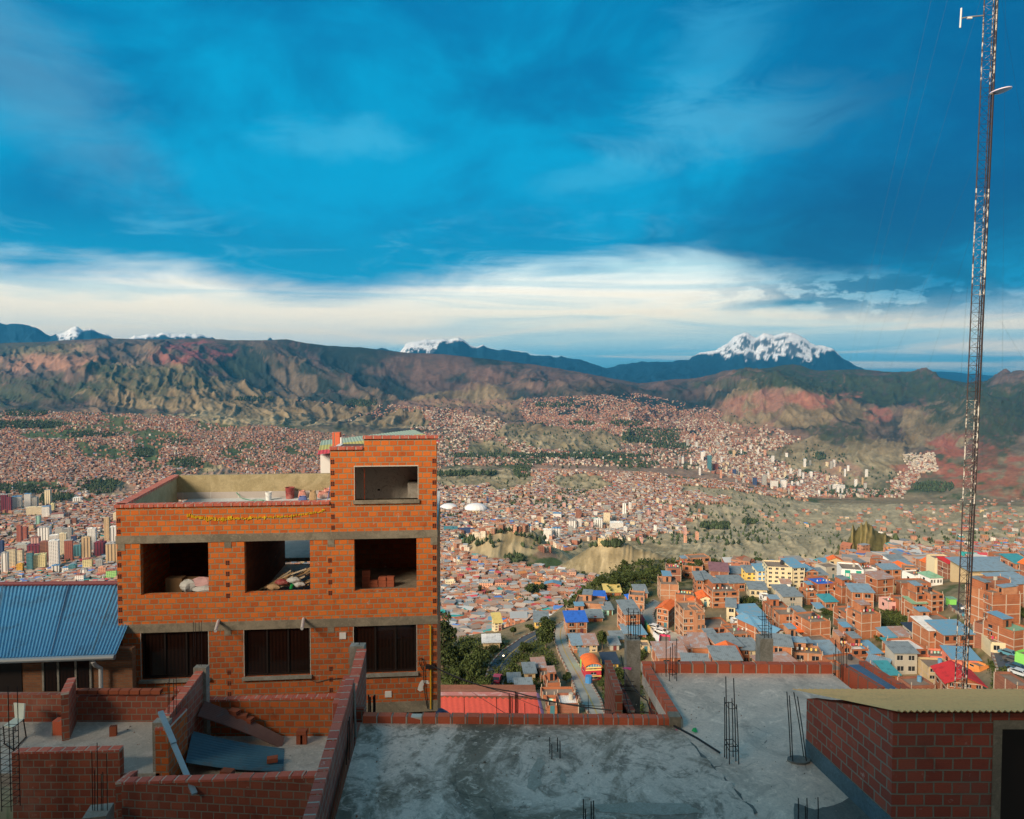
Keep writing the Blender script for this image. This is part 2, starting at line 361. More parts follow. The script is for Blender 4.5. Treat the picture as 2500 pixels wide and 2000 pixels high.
XC = [-400, 0, 150, 300, 450, 600, 800, 1000, 1100, 1200, 1300, 1400, 1500, 1600, 1700, 1800, 1900, 2000, 2100, 2200, 2300, 2400, 2500, 2900]
def row(d):      # sparse {px: value} -> all columns
    k = sorted(d); return np.interp(XC, k, [d[i] for i in k])
def yrow(Y, d): return (Y, -np.array([slope(v) for v in row(d)])*Y)
def zrow(Y, d): return (Y, row(d))
ROWS = [
 zrow(4, {0: -14}), zrow(30, {0: -16}), zrow(60, {0: -46}), zrow(100, {0: -66}),
 zrow(150, {0: -76, 1400: -76, 2000: -80, 2500: -74}), zrow(180, {0: -85, 2300: -83, 2500: -76}),
 zrow(220, {0: -92, 1100: -88, 1300: -87, 2200: -83, 2350: -77, 2500: -75}),
 zrow(250, {0: -120, 1000: -104, 1100: -98, 1200: -95, 1300: -91, 1400: -88, 2200: -86, 2400: -80, 2500: -80}),
 zrow(300, {0: -180, 1000: -145, 1100: -138, 1200: -130, 1300: -114, 1400: -100, 1500: -95, 1600: -93, 2200: -94, 2500: -88}),
 zrow(380, {0: -210, 1100: -182, 1200: -175, 1300: -160, 1400: -126, 1480: -112, 1560: -104, 1640: -104, 1700: -108, 1800: -114, 2200: -114, 2500: -110}),
 zrow(450, {0: -230, 1100: -200, 1300: -198, 1400: -190, 1500: -178, 1600: -146, 1700: -134, 1800: -132, 2500: -130}),
 zrow(600, {0: -260, 900: -232, 1200: -229, 1300: -236, 1400: -244, 1500: -238, 1600: -192, 1700: -180, 1800: -180, 1980: -182, 2040: -174, 2080: -162, 2110: -152, 2180: -158, 2240: -168, 2320: -180, 2400: -170, 2500: -170}),
 zrow(680, {0: -285, 900: -250, 1500: -262, 1600: -225, 1700: -215, 1800: -212, 2000: -212, 2400: -208, 2500: -206}),
 zrow(760, {0: -308, 900: -270, 1200: -269, 1500: -272, 1600: -262, 1700: -250, 1800: -240, 2000: -240, 2300: -235, 2500: -230}),
 zrow(900, {0: -340, 900: -305, 1200: -300, 1300: -296, 1400: -290, 1500: -300, 2000: -310, 2500: -300}),
 zrow(1000, {0: -365, 900: -322, 1300: -308, 1380: -290, 1440: -268, 1500: -262, 1560: -270, 1640: -290, 1800: -310, 2200: -330, 2500: -310}),
 zrow(1150, {0: -400, 900: -345, 1150: -340, 1230: -318, 1300: -335, 1400: -335, 1500: -330, 1700: -330, 1900: -340, 2500: -330}),
 zrow(1300, {0: -425, 900: -370, 1150: -345, 1200: -318, 1260: -312, 1320: -322, 1370: -360, 1500: -355, 1700: -350, 2000: -345, 2500: -340}),
 zrow(1500, {0: -455, 900: -405, 1500: -398, 1800: -372, 2500: -355}),
 yrow(2000, {0: 1325, 900: 1290, 1500: 1290, 1700: 1300, 1900: 1290, 2200: 1290, 2500: 1300}),
 yrow(2700, {0: 1222, 300: 1215, 900: 1200, 1200: 1190, 1500: 1205, 1800: 1225, 2000: 1240, 2200: 1245, 2500: 1250}),
 yrow(3500, {0: 1130, 400: 1140, 800: 1150, 1000: 1146, 1200: 1150, 1350: 1146, 1500: 1152, 1700: 1166, 1800: 1182, 1900: 1198, 2000: 1218, 2200: 1222, 2500: 1230}),
 yrow(4200, {0: 1065, 400: 1080, 700: 1100, 900: 1120, 1050: 1135, 1300: 1150, 1600: 1170, 1800: 1195, 2000: 1222, 2200: 1228, 2350: 1222, 2500: 1218}),
 yrow(5000, {0: 1010, 300: 1015, 500: 1022, 700: 1048, 850: 1068, 1000: 1098, 1300: 1098, 1600: 1130, 1800: 1150, 2000: 1168, 2100: 1160, 2200: 1172, 2300: 1165, 2500: 1150}),
 yrow(6200, {0: 1012, 300: 1010, 500: 1005, 700: 1010, 900: 1045, 1100: 1050, 1400: 1052, 1700: 1085, 1900: 1085, 2000: 1090, 2100: 1085, 2200: 1105, 2300: 1085, 2500: 1075}),
 yrow(7500, {0: 985, 300: 965, 500: 960, 700: 985, 900: 1005, 1200: 1012, 1500: 1005, 1700: 1030, 1900: 1022, 2000: 1035, 2100: 1040, 2200: 1055, 2300: 1032, 2400: 1010, 2500: 1000}),
 yrow(9000, {0: 940, 100: 920, 300: 915, 500: 905, 700: 935, 900: 962, 1200: 970, 1500: 962, 1700: 980, 1900: 955, 2000: 968, 2200: 985, 2400: 965, 2500: 955}),
 yrow(10500, {0: 885, 200: 868, 400: 862, 700: 872, 900: 905, 1200: 922, 1400: 938, 1560: 945, 1700: 944, 1900: 915, 2100: 920, 2300: 938, 2500: 936}),
 yrow(12000, {-400: 850, 0: 838, 120: 834, 250: 826, 400: 828, 500: 825, 660: 831, 740: 836, 800: 844, 880: 848, 950: 857, 1000: 861, 1100: 866, 1200: 878, 1300: 890, 1400: 906, 1500: 925, 1560: 936, 1650: 927, 1750: 915, 1830: 902, 1900: 893, 1935: 889, 1970: 896, 2050: 903, 2100: 902, 2200: 910, 2300: 924, 2400: 942, 2450: 940, 2500: 934, 2900: 930}),
 yrow(14500, {0: 900, 1200: 930, 2500: 985}),
 yrow(18000, {0: 850, 900: 880, 1480: 920, 1700: 910, 2200: 945, 2500: 950}),
 yrow(22000, {-400: 800, 0: 789, 55: 790, 90: 798, 125: 816, 150: 812, 172: 806, 188: 796, 205: 808, 222: 806, 250: 814, 300: 838, 320: 822, 345: 815, 400: 811, 440: 815, 470: 813, 520: 826, 600: 848, 650: 834, 661: 824, 672: 832, 700: 850, 900: 858, 935: 850, 950: 856, 975: 860, 992: 838, 1012: 832, 1040: 828, 1065: 828, 1100: 829, 1120: 826, 1132: 830, 1145: 842, 1165: 848, 1180: 844, 1195: 850, 1240: 852, 1285: 860, 1300: 866, 1340: 868, 1370: 871, 1400: 878, 1440: 886, 1480: 900, 1520: 889, 1560: 884, 1640: 882, 1680: 878, 1705: 864, 1745: 856, 1767: 841, 1790: 824, 1817: 809, 1830: 816, 1843: 823, 1863: 814, 1885: 819, 1915: 811, 1945: 817, 1975: 835, 2010: 845, 2034: 853, 2050: 868, 2071: 882, 2101: 901, 2140: 912, 2200: 925, 2300: 940, 2500: 950, 2900: 950}),
 yrow(25000, {0: 880, 2500: 960}),
 yrow(30000, {0: 870, 1500: 930, 2100: 920, 2140: 910, 2180: 905, 2240: 909, 2290: 912, 2330: 920, 2400: 926, 2500: 932, 2900: 940}),
 yrow(34000, {0: 880, 2100: 925, 2280: 909, 2320: 905, 2370: 912, 2420: 916, 2480: 922, 2540: 920, 2900: 925}),
 yrow(38000, {0: 960}),
]
RY = np.array([r[0] for r in ROWS], float); RZ = np.array([r[1] for r in ROWS])
NA = 1160; AMIN, AMAX = -.99, .99
av = np.linspace(AMIN, AMAX, NA)
yv = np.concatenate([np.geomspace(5, 98, 24), np.geomspace(100, 11900, 720), [12000], np.geomspace(12120, 21900, 60), [22000], np.geomspace(22200, 38000, 70)])
NY = len(yv)
pxs = 1250+F*av
# columns first (smooth in px), then rows
RZc = np.array([np.interp(pxs, XC, RZ[i]) for i in range(len(RY))])
# crest rows keep their sharp profile
def crest(i, d):
    k = sorted(d); return -np.array([slope(v) for v in np.interp(pxs, k, [d[q] for q in k])])*RY[i]
CR12 = {-400: 850, 0: 838, 120: 834, 250: 826, 330: 828, 400: 828, 500: 825, 560: 830, 660: 831, 700: 829, 740: 836, 800: 844, 880: 848, 950: 857, 1000: 861, 1100: 866, 1200: 878, 1300: 890, 1400: 906, 1500: 925, 1560: 936, 1650: 927, 1700: 924, 1750: 915, 1830: 902, 1880: 898, 1915: 891, 1935: 889, 1955: 892, 1975: 900, 2010: 905, 2050: 903, 2100: 902, 2200: 910, 2300: 924, 2400: 942, 2450: 940, 2500: 934, 2900: 930}
CR22 = {-400: 800, -100: 800, 0: 789, 20: 793, 40: 790, 55: 792, 72: 793, 90: 799, 105: 808, 125: 820, 140: 817, 152: 812, 165: 808, 175: 801, 188: 796, 196: 800, 205: 808, 215: 805, 225: 803, 245: 812, 262: 817, 300: 838, 315: 824, 330: 818, 345: 820, 365: 814, 385: 817, 400: 812, 420: 815, 440: 818, 455: 814, 470: 819, 490: 817, 520: 826, 600: 848, 650: 834, 656: 829, 661: 824, 667: 829, 674: 833, 700: 850, 900: 858, 922: 853, 935: 850, 950: 856, 975: 860, 985: 850, 992: 840, 1004: 834, 1015: 832, 1040: 829, 1065: 829, 1085: 828, 1100: 829, 1120: 825, 1130: 829, 1138: 836, 1148: 844, 1165: 848, 1172: 846, 1180: 842, 1188: 847, 1200: 851, 1215: 854, 1230: 852, 1250: 858, 1262: 860, 1285: 859, 1295: 866, 1310: 868, 1340: 866, 1355: 871, 1370: 869, 1385: 875, 1400: 878, 1420: 879, 1440: 886, 1460: 892, 1480: 900, 1500: 894, 1520: 889, 1545: 887, 1560: 884, 1600: 885, 1640: 882, 1665: 880, 1680: 878, 1690: 870, 1705: 862, 1725: 858, 1745: 856, 1756: 848, 1767: 841, 1778: 836, 1790: 824, 1800: 818, 1808: 813, 1817: 809, 1825: 812, 1832: 819, 1843: 824, 1852: 819, 1863: 814, 1875: 817, 1888: 819, 1900: 815, 1908: 812, 1915: 810, 1925: 812, 1945: 817, 1962: 826, 1975: 835, 1990: 841, 2010: 845, 2034: 853, 2044: 862, 2055: 874, 2071: 882, 2085: 893, 2101: 898, 2120: 906, 2140: 912, 2200: 925, 2300: 940, 2500: 950, 2900: 950}
for d, yy in ((CR12, 12000), (CR22, 22000)):
    i = int(np.where(RY == yy)[0][0]); RZc[i] = crest(i, d)
Z = np.empty((NY, NA))
for j in range(NA): Z[:, j] = np.interp(yv, RY, RZc[:, j])
# soften the folds between rows a little
for _ in range(3):
    Zs = Z.copy(); Zs[1:-1] = (Z[:-2]+Z[1:-1]*2+Z[2:])/4
    keep = np.isin(yv, [12000, 22000])[:, None]; Z = np.where(keep, Z, Zs)
A2, Y2 = np.meshgrid(av, yv); PX = 1250+F*A2; L = np.log(Y2)
def bumpz(px, Y, rx, ry, hgt, p=2.0):
    return hgt*np.exp(-(np.abs((PX-px)/rx)**p + np.abs((Y2-Y)/ry)**p))
Z += bumpz(1150, 1260, 60, 90, 12) + bumpz(1240, 1290, 90, 80, 26) + bumpz(1480, 1010, 100, 70, 20)+bumpz(1620, 960, 60, 60, 20)
Z += bumpz(2110, 590, 70, 40, 21)+bumpz(2190, 600, 60, 40, 8)
Z += bumpz(1270, 440, 45, 60, 30)          # wooded knoll below the cliff
# relief
wx = fbm(PX/190, L*6, 4, 11)-.5; wy = fbm(PX/190+50, L*6, 4, 12)-.5
rg = ridged(PX/150+wx*1.6, L*7.0+wy*1.6+PX/420, 6, 21)
gul = ridged(PX/24+wx*5, L*5+wy*3, 5, 33, .65)
amp = np.interp(Y2, [0, 500, 900, 1500, 2600, 3400, 4600, 5600, 7000, 9000, 10800, 11700, 12001, 13000, 16000, 20000, 22001, 26000], [0, 0, 3, 6, 7, 10, 9, 14, 30, 36, 30, 8, 2, 12, 26, 18, 2, 8])
spur = ridged((PX+L*430)/330, L*1.6+PX/900, 4, 29, .45)
relief = (spur-.45)*np.interp(Y2, [0, 6000, 7500, 9500, 10800, 11700, 12000], [0, 0, 56, 76, 56, 8, 0])+(rg-.42)*amp*.7+(ridged(PX/34+wx*4, L*12+wy*3, 5, 24, .65)-.42)*amp*.35
bad = np.clip(sstep(fbm(PX/120+9, L*5, 4, 44), .42, .58)*np.interp(Y2, [0, 5200, 6200, 10000, 11500], [0, 0, 1, 1, .3]), 0, 1)
# badland patches nearer by
def patch(px, py0, rx, ry, n=.35, seed=1):
    out = np.zeros_like(Z); m = (np.abs(PX-px) < rx*2) & (np.abs(PYg-py0) < ry*2)
    X_ = PX[m]; q = fbm(X_/60, L[m]*18, 4, seed)-.5
    r = np.sqrt(((X_-px)/rx)**2+((PYg[m]-py0)/ry)**2)+q*n*2.4
    out[m] = sstep(r, 1.12, .82); return out
def calcPY():
    s = -Z/Y2; c, sn = math.cos(TH), math.sin(TH)
    v = (sn - s*c)/(c + s*sn); return CY0-F*v
PYg = calcPY()
tanm = np.zeros_like(Z)
for a in ((1240, 1330, 120, 38), (1500, 1365, 140, 46), (1640, 1400, 90, 35), (1850, 1330, 320, 45), (2250, 1290, 330, 50), (1700, 1345, 200, 35), (2080, 1330, 90, 55), (1130, 1165, 80, 26), (1235, 1170, 60, 26), (1420, 1180, 80, 22), (1200, 1095, 60, 22), (1420, 1075, 130, 26), (1300, 1060, 100, 22), (520, 1160, 60, 25), (260, 1190, 60, 22), (80, 1220, 90, 20), (600, 1010, 160, 30), (450, 960, 250, 45), (700, 1000, 200, 35), (120, 880, 110, 30), (950, 1030, 100, 20), (2130, 1130, 100, 60), (1980, 1110, 90, 40), (2000, 1000, 130, 50), (1850, 985, 90, 35), (2300, 1040, 100, 60), (1130, 960, 140, 30), (2600, 1470, 9, 5)):
    tanm = np.maximum(tanm, patch(*a, seed=int(a[0])))
tz = sstep(PX+(fbm(PX/60, L*18, 4, 66)-.5)*420, 1640, 1760)*sstep(Y2, 1000, 1150)*sstep(Y2, 3400, 2900)
tanm = np.maximum(tanm, tz)
bad = np.maximum(bad*.8, tanm)
near = np.clip((Y2-900)/600, 0.25, 1)
Z += (relief + (gul-.4)*bad*np.interp(Y2, [0, 400, 900, 3000, 9000, 11800, 12000, 22000], [0, 1.5, 9, 10, 17, 7, 1, 1]))*Y2/F*np.where(Y2 < 400, .2, 1)
cl = ridged(PX/16+wx*2, L*3, 4, 71)
Z += (cl-.4)*(bumpz(2110, 590, 62, 60, 1, 3)*14+bumpz(1430, 372, 75, 40, 6)+bumpz(1600, 372, 90, 40, 5)) 
crestj = (fbm(PX/14, L*0, 5, 91)-.5)*np.exp(-((Y2-22000)/1200)**2)*7*Y2/F
Z += crestj
Z += (fbm(PX/22, L*0+3, 4, 92)-.5)*np.exp(-((Y2-12000)/500)**2)*2.5*Y2/F
PYg = calcPY()

# ---- colours of the ground
def C(*c): return np.array(c)[None, None, :]
def lay(col, m, c): return col*(1-m[..., None])+C(*c)*m[..., None]
n_a = fbm(PX/70, L*14, 5, 5); n_b = fbm(PX/25+4, L*40, 5, 6); n_c = fbm(PX/9, L*90, 4, 8); n_d = fbm(PX/300+4, L*9, 4, 15)
col = np.zeros(Z.shape+(3,))+C(.27, .21, .125)
col = lay(col, sstep(n_a, .52, .66), (.10, .12, .05))
col = lay(col, sstep(n_b, .52, .62)*.7, (.25, .20, .12))
far = sstep(Y2, 5200, 7000)
col = lay(col, far, (.150, .098, .088))
col = lay(col, far*sstep(n_d, .45, .62)*.8, (.085, .080, .055))
col = lay(col, far*sstep(n_b, .5, .64)*.6, (.20, .135, .10))
rf = ridged(PX/38+wx*4, L*13+wy*3, 5, 88, .65); rf2 = ridged(PX/90+wx*3+L*4, L*7+wy*4, 6, 89, .65)
col = lay(col, far*sstep(rg, .45, .27)*.9, (.028, .045, .034)); col = lay(col, far*sstep(rf2, .40, .26)*.8, (.035, .05, .04)); col = lay(col, far*sstep(rf, .38, .24)*.85, (.035, .05, .042)); col = lay(col, far*sstep(rf, .52, .68)*.4, (.28, .19, .14)); col = lay(col, far*sstep(spur, .42, .28)*.8, (.034, .050, .045)); col = lay(col, far*sstep(spur, .58, .72)*.4, (.24, .165, .125))
col = lay(col, far*sstep(PX, 900, 1050)*sstep(Y2, 9000, 10500)*sstep(n_a, .3, .6)*.7, (.21, .125, .10))
col = lay(col, sstep(bad, .45, .75)*np.where(Y2 > 5200, .45*sstep(n_a, .4, .55), 0), (.36, .25, .16))
tanc = lay(np.zeros_like(col)+C(.44, .36, .215), sstep(n_b, .4, .62), (.33, .265, .15)); tanc = lay(tanc, sstep(gul, .35, .12)*.6, (.20, .165, .09))
tanc = lay(tanc, sstep(n_c, .56, .66)*.3*sstep(n_a, .4, .6), (.11, .125, .06))
fa_ = far[..., None]*.75; tanc = tanc*(1-fa_)+(tanc*np.array([.72, .64, .62]))*fa_; tanc = lay(tanc, tz*.7, (.50, .42, .27)); tanc = lay(tanc, tz*sstep(gul, .34, .14)*.5, (.27, .23, .14))
w = sstep(tanm, .3, .7)[..., None]; col = col*(1-w)+tanc*w
gz = np.zeros_like(Z)+C(.30, .285, .20)[..., 0]*0
grey = sstep(PX, 1650, 1900)*sstep(Y2, 1100, 1300)*sstep(Y2, 3400, 3000)
col = lay(col, grey*.15*sstep(n_b, .45, .6), (.24, .235, .15))
hm = sstep(bumpz(2120, 590, 100, 60, 1), .25, .45)
col = lay(col, hm, (.34, .26, .105)); col = lay(col, hm*sstep(cl, .46, .30)*.85, (.13, .12, .05)); col = lay(col, hm*sstep(n_b, .58, .66)*.8*sstep(PX, 2140, 2180), (.05, .07, .03))
ol = sstep(PX, 1340, 1400)*sstep(PX, 1760, 1700)*sstep(Y2, 265, 300)*sstep(Y2, 560, 500); col = lay(col, ol*.8, (.17, .15, .065)); col = lay(col, ol*sstep(n_b, .52, .62), (.06, .075, .03))
# city soil
city = np.maximum.reduce([sstep(Y2, 2200, 2700)*sstep(Y2, 5300, 5000)*sstep(PX, 980, 900), sstep(Y2, 560, 640)*sstep(Y2, 3500, 3300)*sstep(PX, 1620, 1500)*(1-w[..., 0]), sstep(Y2, 3400, 3600)*sstep(Y2, 9500, 7000)*sstep(PX, 1000, 1150)*sstep(PX, 2250, 2000)*(1-w[..., 0])])
col = lay(col, city*.85*sstep(n_a, .66, .52), (.32, .21, .15))
# red and bare patches on the slopes (kind of rock)
for px, py, rx, ry, c, k in ((470, 862, 100, 26, (.33, .10, .095), .8), (380, 868, 70, 14, (.34, .16, .12), .6), (120, 885, 110, 26, (.42, .23, .15), .9), (200, 850, 60, 10, (.40, .25, .17), .7), (2000, 975, 120, 20, (.46, .19, .13), .9), (1830, 985, 80, 30, (.44, .22, .15), .9), (1900, 955, 60, 12, (.42, .22, .16), .7), (2350, 1130, 130, 60, (.40, .13, .075), .9), (2470, 1170, 110, 45, (.36, .13, .07), .8), (2250, 1150, 50, 25, (.45, .19, .12), .8), (2140, 1010, 40, 20, (.44, .17, .12), .8), (2330, 1080, 60, 20, (.42, .16, .12), .7), (1850, 1050, 70, 22, (.44, .25, .16), .8), (2060, 1150, 50, 30, (.42, .24, .17), .7), (1740, 1010, 50, 20, (.38, .23, .16), .7), (2280, 985, 60, 25, (.30, .17, .13), .6), (1000, 905, 120, 26, (.24, .145, .11), .6), (1250, 915, 130, 24, (.25, .15, .115), .6), (1150, 985, 200, 12, (.32, .17, .14), .5)):
    m_ = patch(px, py, rx, ry, .55, int(px)+3)*k*np.where(Y2 > 2600, 1, 0); col = lay(col, m_*sstep(n_b, .30, .55), c)
for px, py, rx, ry, k in ((1960, 900, 160, 40, .9), (2150, 940, 200, 32, .9), (2300, 960, 200, 40, .85), (2450, 1000, 150, 70, .9), (2420, 1090, 60, 50, .6), (2000, 935, 120, 18, .8), (330, 930, 160, 34, .7), (100, 950, 140, 40, .7), (60, 850, 150, 18, .6), (250, 900, 60, 20, .8), (1800, 940, 90, 14, .7), (2050, 1060, 70, 25, .8), (2220, 1180, 90, 30, .6), (560, 895, 90, 22, .5), (1020, 1180, 60, 14, .8), (1150, 1105, 80, 16, .6), (1400, 1110, 250, 10, .8)):
    m_ = patch(px, py, rx, ry, .6, int(px)+5)*k*np.where(Y2 > 3000, 1, 0); col = lay(col, m_*sstep(n_c, .2, .5), (.060, .080, .040))
for px, py, rx, ry, k in ((250, 1105, 60, 14, .9), (150, 1060, 110, 9, .9), (60, 1035, 150, 12, .8), (380, 1060, 70, 10, .8), (360, 1100, 40, 26, .9), (450, 1130, 60, 16, .8), (430, 1070, 50, 10, .6), (60, 1190, 110, 16, .8), (230, 1180, 60, 14, .6), (1340, 1375, 30, 14, 1), (600, 1100, 60, 12, .5), (1440, 1115, 160, 10, .6)):
    m_ = patch(px, py, rx, ry, .5, int(px)+9)*k*np.where((Y2 > 1100), 1, 0); col = lay(col, m_, (.075, .115, .045))
# far mountains with haze blue put into their base colour, then snow
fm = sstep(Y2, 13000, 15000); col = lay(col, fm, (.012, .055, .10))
SN = crest(int(np.where(RY == 22000)[0][0]), CR22); ytop = np.interp(pxs, sorted(CR22), [CR22[k] for k in sorted(CR22)])[None, :]
sn_noise = ridged(PX/19+(ytop-PYg)*.02, PYg/16+PX*.012, 5, 61)*30-12
depthpx = (PYg-ytop)
base_s = np.interp(PX, [1680, 1745, 1790, 1817, 1860, 1915, 1960, 2010, 2035, 2060], [0, 10, 44, 66, 56, 64, 54, 20, 4, 0])
base_s += np.interp(PX, [975, 985, 1040, 1060, 1075, 1130, 1150, 1180, 1200], [0, 22, 34, 30, 8, 7, 3, 3, 0])
base_s += np.interp(PX, [130, 140, 150, 195, 205, 262, 310, 330, 480, 520], [0, 0, 26, 24, 3, 2, 0, 9, 9, 0])
snow = sstep(depthpx, base_s+sn_noise*np.clip(base_s/26, 0, 1)+.5, base_s+sn_noise*np.clip(base_s/26, 0, 1)-2.5)*np.where((Y2 > 18200) & (Y2 < 22200), 1, 0)*np.where(base_s > .5, 1, 0)
rockn = sstep(fbm(PX/15+PYg/18, PYg/10-PX*.05, 5, 77, .6)+depthpx*.003, .57, .62)*sstep(depthpx, 4, 14)
snow = snow*(1-rockn*.9)
col = lay(col, snow, (.86, .90, .94))
col = np.where(fm[..., None] > .5, col, col*(1-.16*far[..., None]))
col = np.clip(col*(.72+.56*n_c[..., None]), .01, .95)

TV = np.stack([A2*Y2, Y2, Z], -1)
terr_mat = mat_vcol('ground_cover', var=.2, scale=.02, spec=.1, fine=.013)
terr_near = mat_vcol('ground_cover_near', var=.3, scale=.35, spec=.1, fine=.05)
def terrain_piece(name, i0, i1, mat):
    v = TV[i0:i1+1].reshape(-1, 3); c = col[i0:i1+1].reshape(-1, 3); n = i1-i0
    ii = (np.arange(n)[:, None]*NA+np.arange(NA-1)[None, :]).ravel()
    q = np.stack([ii, ii+1, ii+1+NA, ii+NA], -1)
    o = bulk(name, v, q, c, mat); o['kind'] = 'structure'
    o.data.polygons.foreach_set('use_smooth', [True]*len(q)); return o
ib = [0]+[int(np.searchsorted(yv, y)) for y in (1150, 5300, 13500)]+[NY-1]
terrain_piece('ground', ib[0], ib[1], terr_near)
terrain_piece('valley', ib[1], ib[2], terr_mat)
terrain_piece('hills', ib[2], ib[3], terr_mat)
terrain_piece('mountains', ib[3], ib[4], terr_mat)

# ---- lookups
VIS = np.minimum.accumulate(PYg, 0)
def ground_z(x, y):
    a = x/y; fa = (a-AMIN)/(AMAX-AMIN)*(NA-1); ja = int(min(max(fa, 0), NA-2)); ta = min(max(fa-ja, 0), 1)
    i = int(min(max(np.searchsorted(yv, y)-1, 0), NY-2)); ty = min(max((y-yv[i])/(yv[i+1]-yv[i]), 0), 1)
    z = Z[i:i+2, ja:ja+2]; return float((z[0, 0]*(1-ta)+z[0, 1]*ta)*(1-ty)+(z[1, 0]*(1-ta)+z[1, 1]*ta)*ty)
def hit(px, py, ymin=60.0):
    """where the sight line through a point of the photograph meets the ground, at least ymin away"""
    r = ray(px, py); a = r.x/r.y; s = r.z/r.y
    j = int(round((a-AMIN)/(AMAX-AMIN)*(NA-1))); j = min(max(j, 0), NA-1); i0 = int(np.searchsorted(yv, ymin))
    ok = np.where(Z[i0:, j] >= s*yv[i0:])[0]
    if len(ok) == 0: return None
    i = i0+ok[0]; Y = yv[i]
    if i > i0:
        f0 = Z[i-1, j]-s*yv[i-1]; f1 = Z[i, j]-s*yv[i]; Y = yv[i-1]+(yv[i]-yv[i-1])*(-f0)/(f1-f0+1e-9)
    return Vector((a*Y, Y, s*Y))
def hits(px, py, ymin=100.0):
    """the same for arrays; returns x, y, z, ok"""
    x = (px-1250)/F; v = (CY0-py)/F; yy = math.cos(TH)+math.sin(TH)*v; zz = -math.sin(TH)+math.cos(TH)*v
    a = x/yy; s = zz/yy; j = np.clip(np.rint((a-AMIN)/(AMAX-AMIN)*(NA-1)).astype(int), 0, NA-1)
    i0 = int(np.searchsorted(yv, ymin)); out = np.zeros(len(px)); ok = np.zeros(len(px), bool)
    for st in range(0, len(px), 4000):
        sl = slice(st, st+4000); m = Z[i0:, j[sl]] >= s[sl][None, :]*yv[i0:, None]
        i = m.argmax(0); g = m.any(0); out[sl] = yv[i0+i]; ok[sl] = g
        i1 = np.maximum(i0+i, 1); f0 = Z[i1-1, j[sl]]-s[sl]*yv[i1-1]; f1 = Z[i1, j[sl]]-s[sl]*yv[i1]
        tt = np.clip(-f0/(f1-f0+1e-9), 0, 1); out[sl] = yv[i1-1]+(yv[i1]-yv[i1-1])*tt
    g0 = Z[i0, j]-s*yv[i0]; ok &= g0 < 4.0
    return a*out, out, s*out, ok
# ------------------------------------------------------------------ distant city
rng = np.random.default_rng(5)
WALLS = np.array([(.50, .25, .16), (.55, .30, .20), (.44, .20, .13), (.58, .34, .24), (.40, .19, .13), (.62, .42, .30), (.70, .58, .42), (.80, .76, .68), (.70, .66, .60), (.72, .56, .30), (.52, .22, .14)])
WP = np.array([.20, .15, .18, .10, .14, .08, .04, .03, .03, .02, .05]); WP = WP/WP.sum()
ROOFS = np.array([(.38, .42, .45), (.48, .52, .54), (.50, .33, .24), (.55, .42, .34), (.52, .20, .12), (.28, .36, .42), (.62, .52, .44), (.10, .25, .62), (.66, .10, .12), (.75, .30, .10), (.05, .40, .38), (.75, .76, .74)])
RP = np.array([.10, .06, .24, .22, .10, .05, .14, .01, .015, .02, .005, .03]); RP = RP/RP.sum()
def in_poly(px, py, poly):
    c = np.zeros(len(px), bool); n = len(poly)
    for i in range(n):
        x1, y1 = poly[i]; x2, y2 = poly[(i+1) % n]
        if y1 == y2: continue
        k = ((y1 > py) != (y2 > py)) & (px < (x2-x1)*(py-y1)/(y2-y1)+x1); c ^= k
    return c
def scatter(poly, n, ymin=500, avoid=.85, greens=True):
    P_ = np.array(poly, float); px = rng.uniform(P_[:, 0].min(), P_[:, 0].max(), n*3); py = rng.uniform(P_[:, 1].min(), P_[:, 1].max(), n*3)
    k = in_poly(px, py, poly); px, py = px[k][:n], py[k][:n]
    x, y, z, ok = hits(px, py, ymin)
    j = np.clip(np.rint((x/y-AMIN)/(AMAX-AMIN)*(NA-1)).astype(int), 0, NA-1); i = np.clip(np.searchsorted(yv, y), 0, NY-1)
    c = col[i, j]; t = tanm[i, j]
    bad_ = (t > .45) | ((c[:, 1] > c[:, 0]*1.05) & (y > 1100)) | ((c[:, 0] > .3) & (y > 5500))
    ok &= ~(bad_ & (rng.random(len(px)) < avoid)) & ~((t > .5) & (avoid > .5))
    pw = 1250+F*x/np.maximum(y, 1); ok &= ~((pw > 2020) & (pw < 2185) & (y > 480) & (y < 690) & (rng.random(len(px)) < .9))
    # clumped, with lanes between
    q = fbm(px/18.0, py/9.0, 3, 123); ok &= (q > .34) | (rng.random(len(px)) < .5)
    return x[ok], y[ok], z[ok]
Hs = []
def add_houses(poly, n, w=(7, 12), h=(4, 9), wall=None, bright=.0, ymin=500, avoid=.85, pale=0.0):
    x, y, z = scatter(poly, n, ymin, avoid); m = len(x)
    ww = rng.uniform(*w, m); dd = rng.uniform(w[0], w[1], m)*.75; hh = rng.uniform(*h, m)
    wc = WALLS[rng.choice(len(WALLS), m, p=WP)]*rng.uniform(.65, .98, (m, 1)); rc = ROOFS[rng.choice(len(ROOFS), m, p=RP)]*rng.uniform(.6, 1.0, (m, 1))
    pl = rng.random(m) < pale; wc[pl] = np.array([(.74, .67, .54)])*rng.uniform(.7, 1.1, (pl.sum(), 1))
    bl = rng.random(m) < bright; rc[bl] = ROOFS[rng.choice([0, 1, 1, 7, 8, 9, 10, 4], bl.sum())]
    tin = np.where(rng.random(m) < .5, rng.uniform(.3, 1.4, m), 0)
    Hs.append((x, y, z, ww, dd, hh, wc, rc, rng.uniform(-.5, .5, m)+np.where(rng.random(m) < .3, .8, 0), tin))
add_houses([(-240, 1030), (60, 1003), (300, 1010), (520, 1022), (700, 1045), (850, 1062), (1080, 1110), (1080, 1200), (400, 1250), (260, 1290), (-240, 1290)], 25000, (8, 13), (5, 11))
add_houses([(-240, 1000), (500, 1015), (500, 1040), (-240, 1030)], 700, (9, 14), (6, 12))
